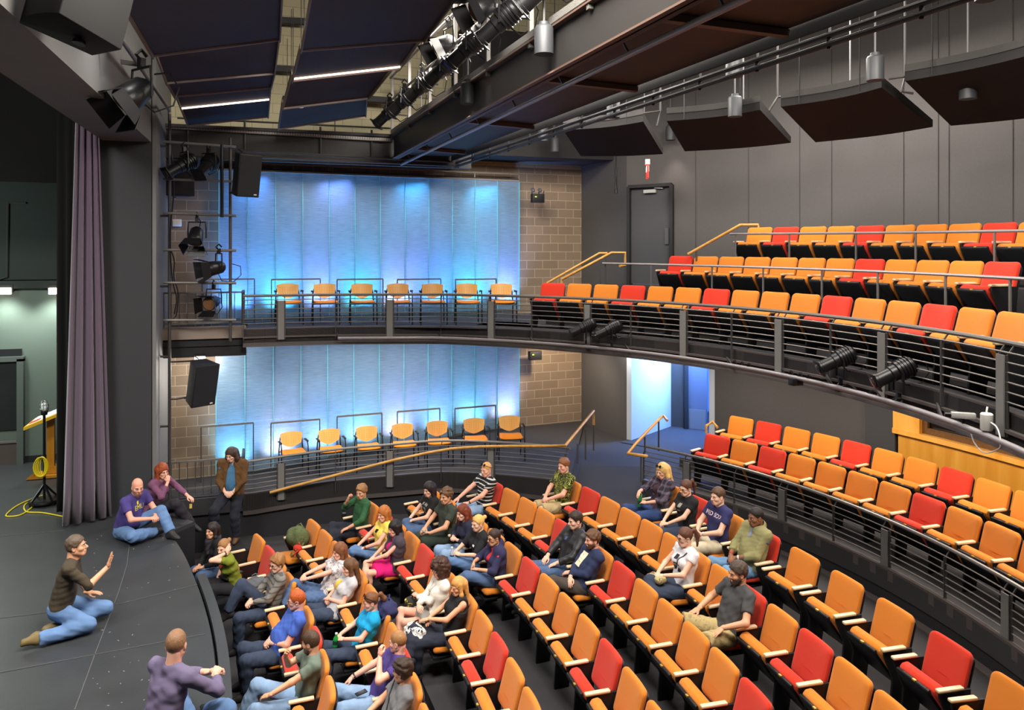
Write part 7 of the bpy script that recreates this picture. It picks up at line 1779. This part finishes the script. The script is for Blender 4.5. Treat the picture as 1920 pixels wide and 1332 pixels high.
slabobj('clutch_bag', 'beige folded pouch on the lap of the person in the white tee', 'bag', grip('whitetee', .06, .06), rzo('whitetee')+.2, (.24, .13, .06), cloth((168, 156, 108), 'blotch', (110, 76, 60)), -.1)
def sack(name, label, p, rz, r, m, strap, seed=1, squash=.85):
    F = Field(V3(-.3, -.3, -.3), V3(.3, .3, .3), .012); F.ell((0, 0, 0), (r, r*.72, r*squash), .02); F.ell((.0, -r*.5, -r*.2), (r*.7, r*.35, r*.5), .03); F.ripple(.014, 26, seed); F.ripple(.004, 70, seed+1); F.cut((0, 0, -r*.72), (0, 0, 1))
    v, fc = F.nets(); g = Geo(); g.add(v, fc); e = empty(name, p, rz); tag(e, label, 'bag'); newobj('body', g.mesh('body', [m]), e)
    mb = MB(); mb.tube([(-r*.8, 0, 0), (-r*.9, r*.5, -r*.3), (-r*.5, r*.95, -r*.9), (0, r*.9, -r*1.3), (r*.1, r*.6, -r*1.0)], .012, 6); mb.tube([(-r*.3, -r*.2, r*.8), (0, -r*.3, r*1.0), (r*.3, -r*.2, r*.8)], .010, 6); mb.build('strap', strap, e)
    mb = MB(); mb.box((0, -r*.82, -r*.05), (r*.5, .01, .015)); mb.build('zip', mat('zip_grey', (120, 118, 110), .4, .5), e); return e
p, rz = SEATS[('B', 0)]; Mx = Matrix.Translation(p) @ Matrix.Rotation(rz, 4, 'Z')
sack('backpack', 'olive green backpack resting on the first orange seat of second row', Mx @ Vector((.02, .30, .66)), rz+.5, .21, cloth((88, 98, 62), 'blotch', (70, 78, 48)), cloth((96, 104, 62)), 2)
o = sack('red_cloth_bundle', 'small red cloth hanging from the arm of the backpack seat', Mx @ Vector((-.27, .40, .60)), rz, .085, cloth((196, 52, 36)), cloth((196, 52, 36)), 4, .6)
sack('handbag', 'white handbag with black print on the lap of the blond person in tank top', near('tank', (.0, .74, .52)), rzo('tank')+.3, .16, cloth((226, 224, 220), 'floral', (34, 34, 36)), mat('strap_black', (24, 24, 26), .7), 3, .9)
sack('purse', 'small black and yellow purse beside the person in the white sweater', near('white', (.16, .60, .58)), rzo('white'), .10, cloth((40, 38, 36), 'blotch', (206, 186, 60)), mat('strap_black', (24, 24, 26), .7), 5, .7)
sack('jacket_bundle', 'navy jacket draped over the seat back behind the turquoise polo', near('turq', (-.02, .02, .86)), rzo('turq'), .17, cloth((42, 44, 84)), cloth((42, 44, 84)), 6, .8)
sack('folded_jacket', 'grey folded jacket lying on the orange seat beside the striped hoodie', Matrix.Translation(SEATS[('A', 2)][0]) @ Matrix.Rotation(SEATS[('A', 2)][1], 4, 'Z') @ Vector((0, .40, .64)), 0, .15, cloth((92, 94, 100)), cloth((92, 94, 100)), 7, .6)
o, J = PP['mauve']
mb = MB(); q = o.matrix_basis @ Vector(J['WL']); e = empty('key_lanyard', q); tag(e, 'yellow key tag on a cord hanging from the hand of the person in mauve', 'key tag')
mb.tube([(0, 0, 0), (.04, -.03, -.12)], .004, 5); mb.build('cord', mat('cord_dark', (40, 40, 40), .6), e); mb = MB(); mb.box((.045, -.035, -.16), (.04, .012, .07)); mb.build('tag', mat('tag_yellow', (206, 176, 90), .5), e)
p = at_d(645, 968, 13.1); slabobj('cup', 'dark travel cup with pale rim on the far arm of third row', 'cup', p, 0, (.08, .08, .12), mat('cup_dark', (36, 36, 38), .4))
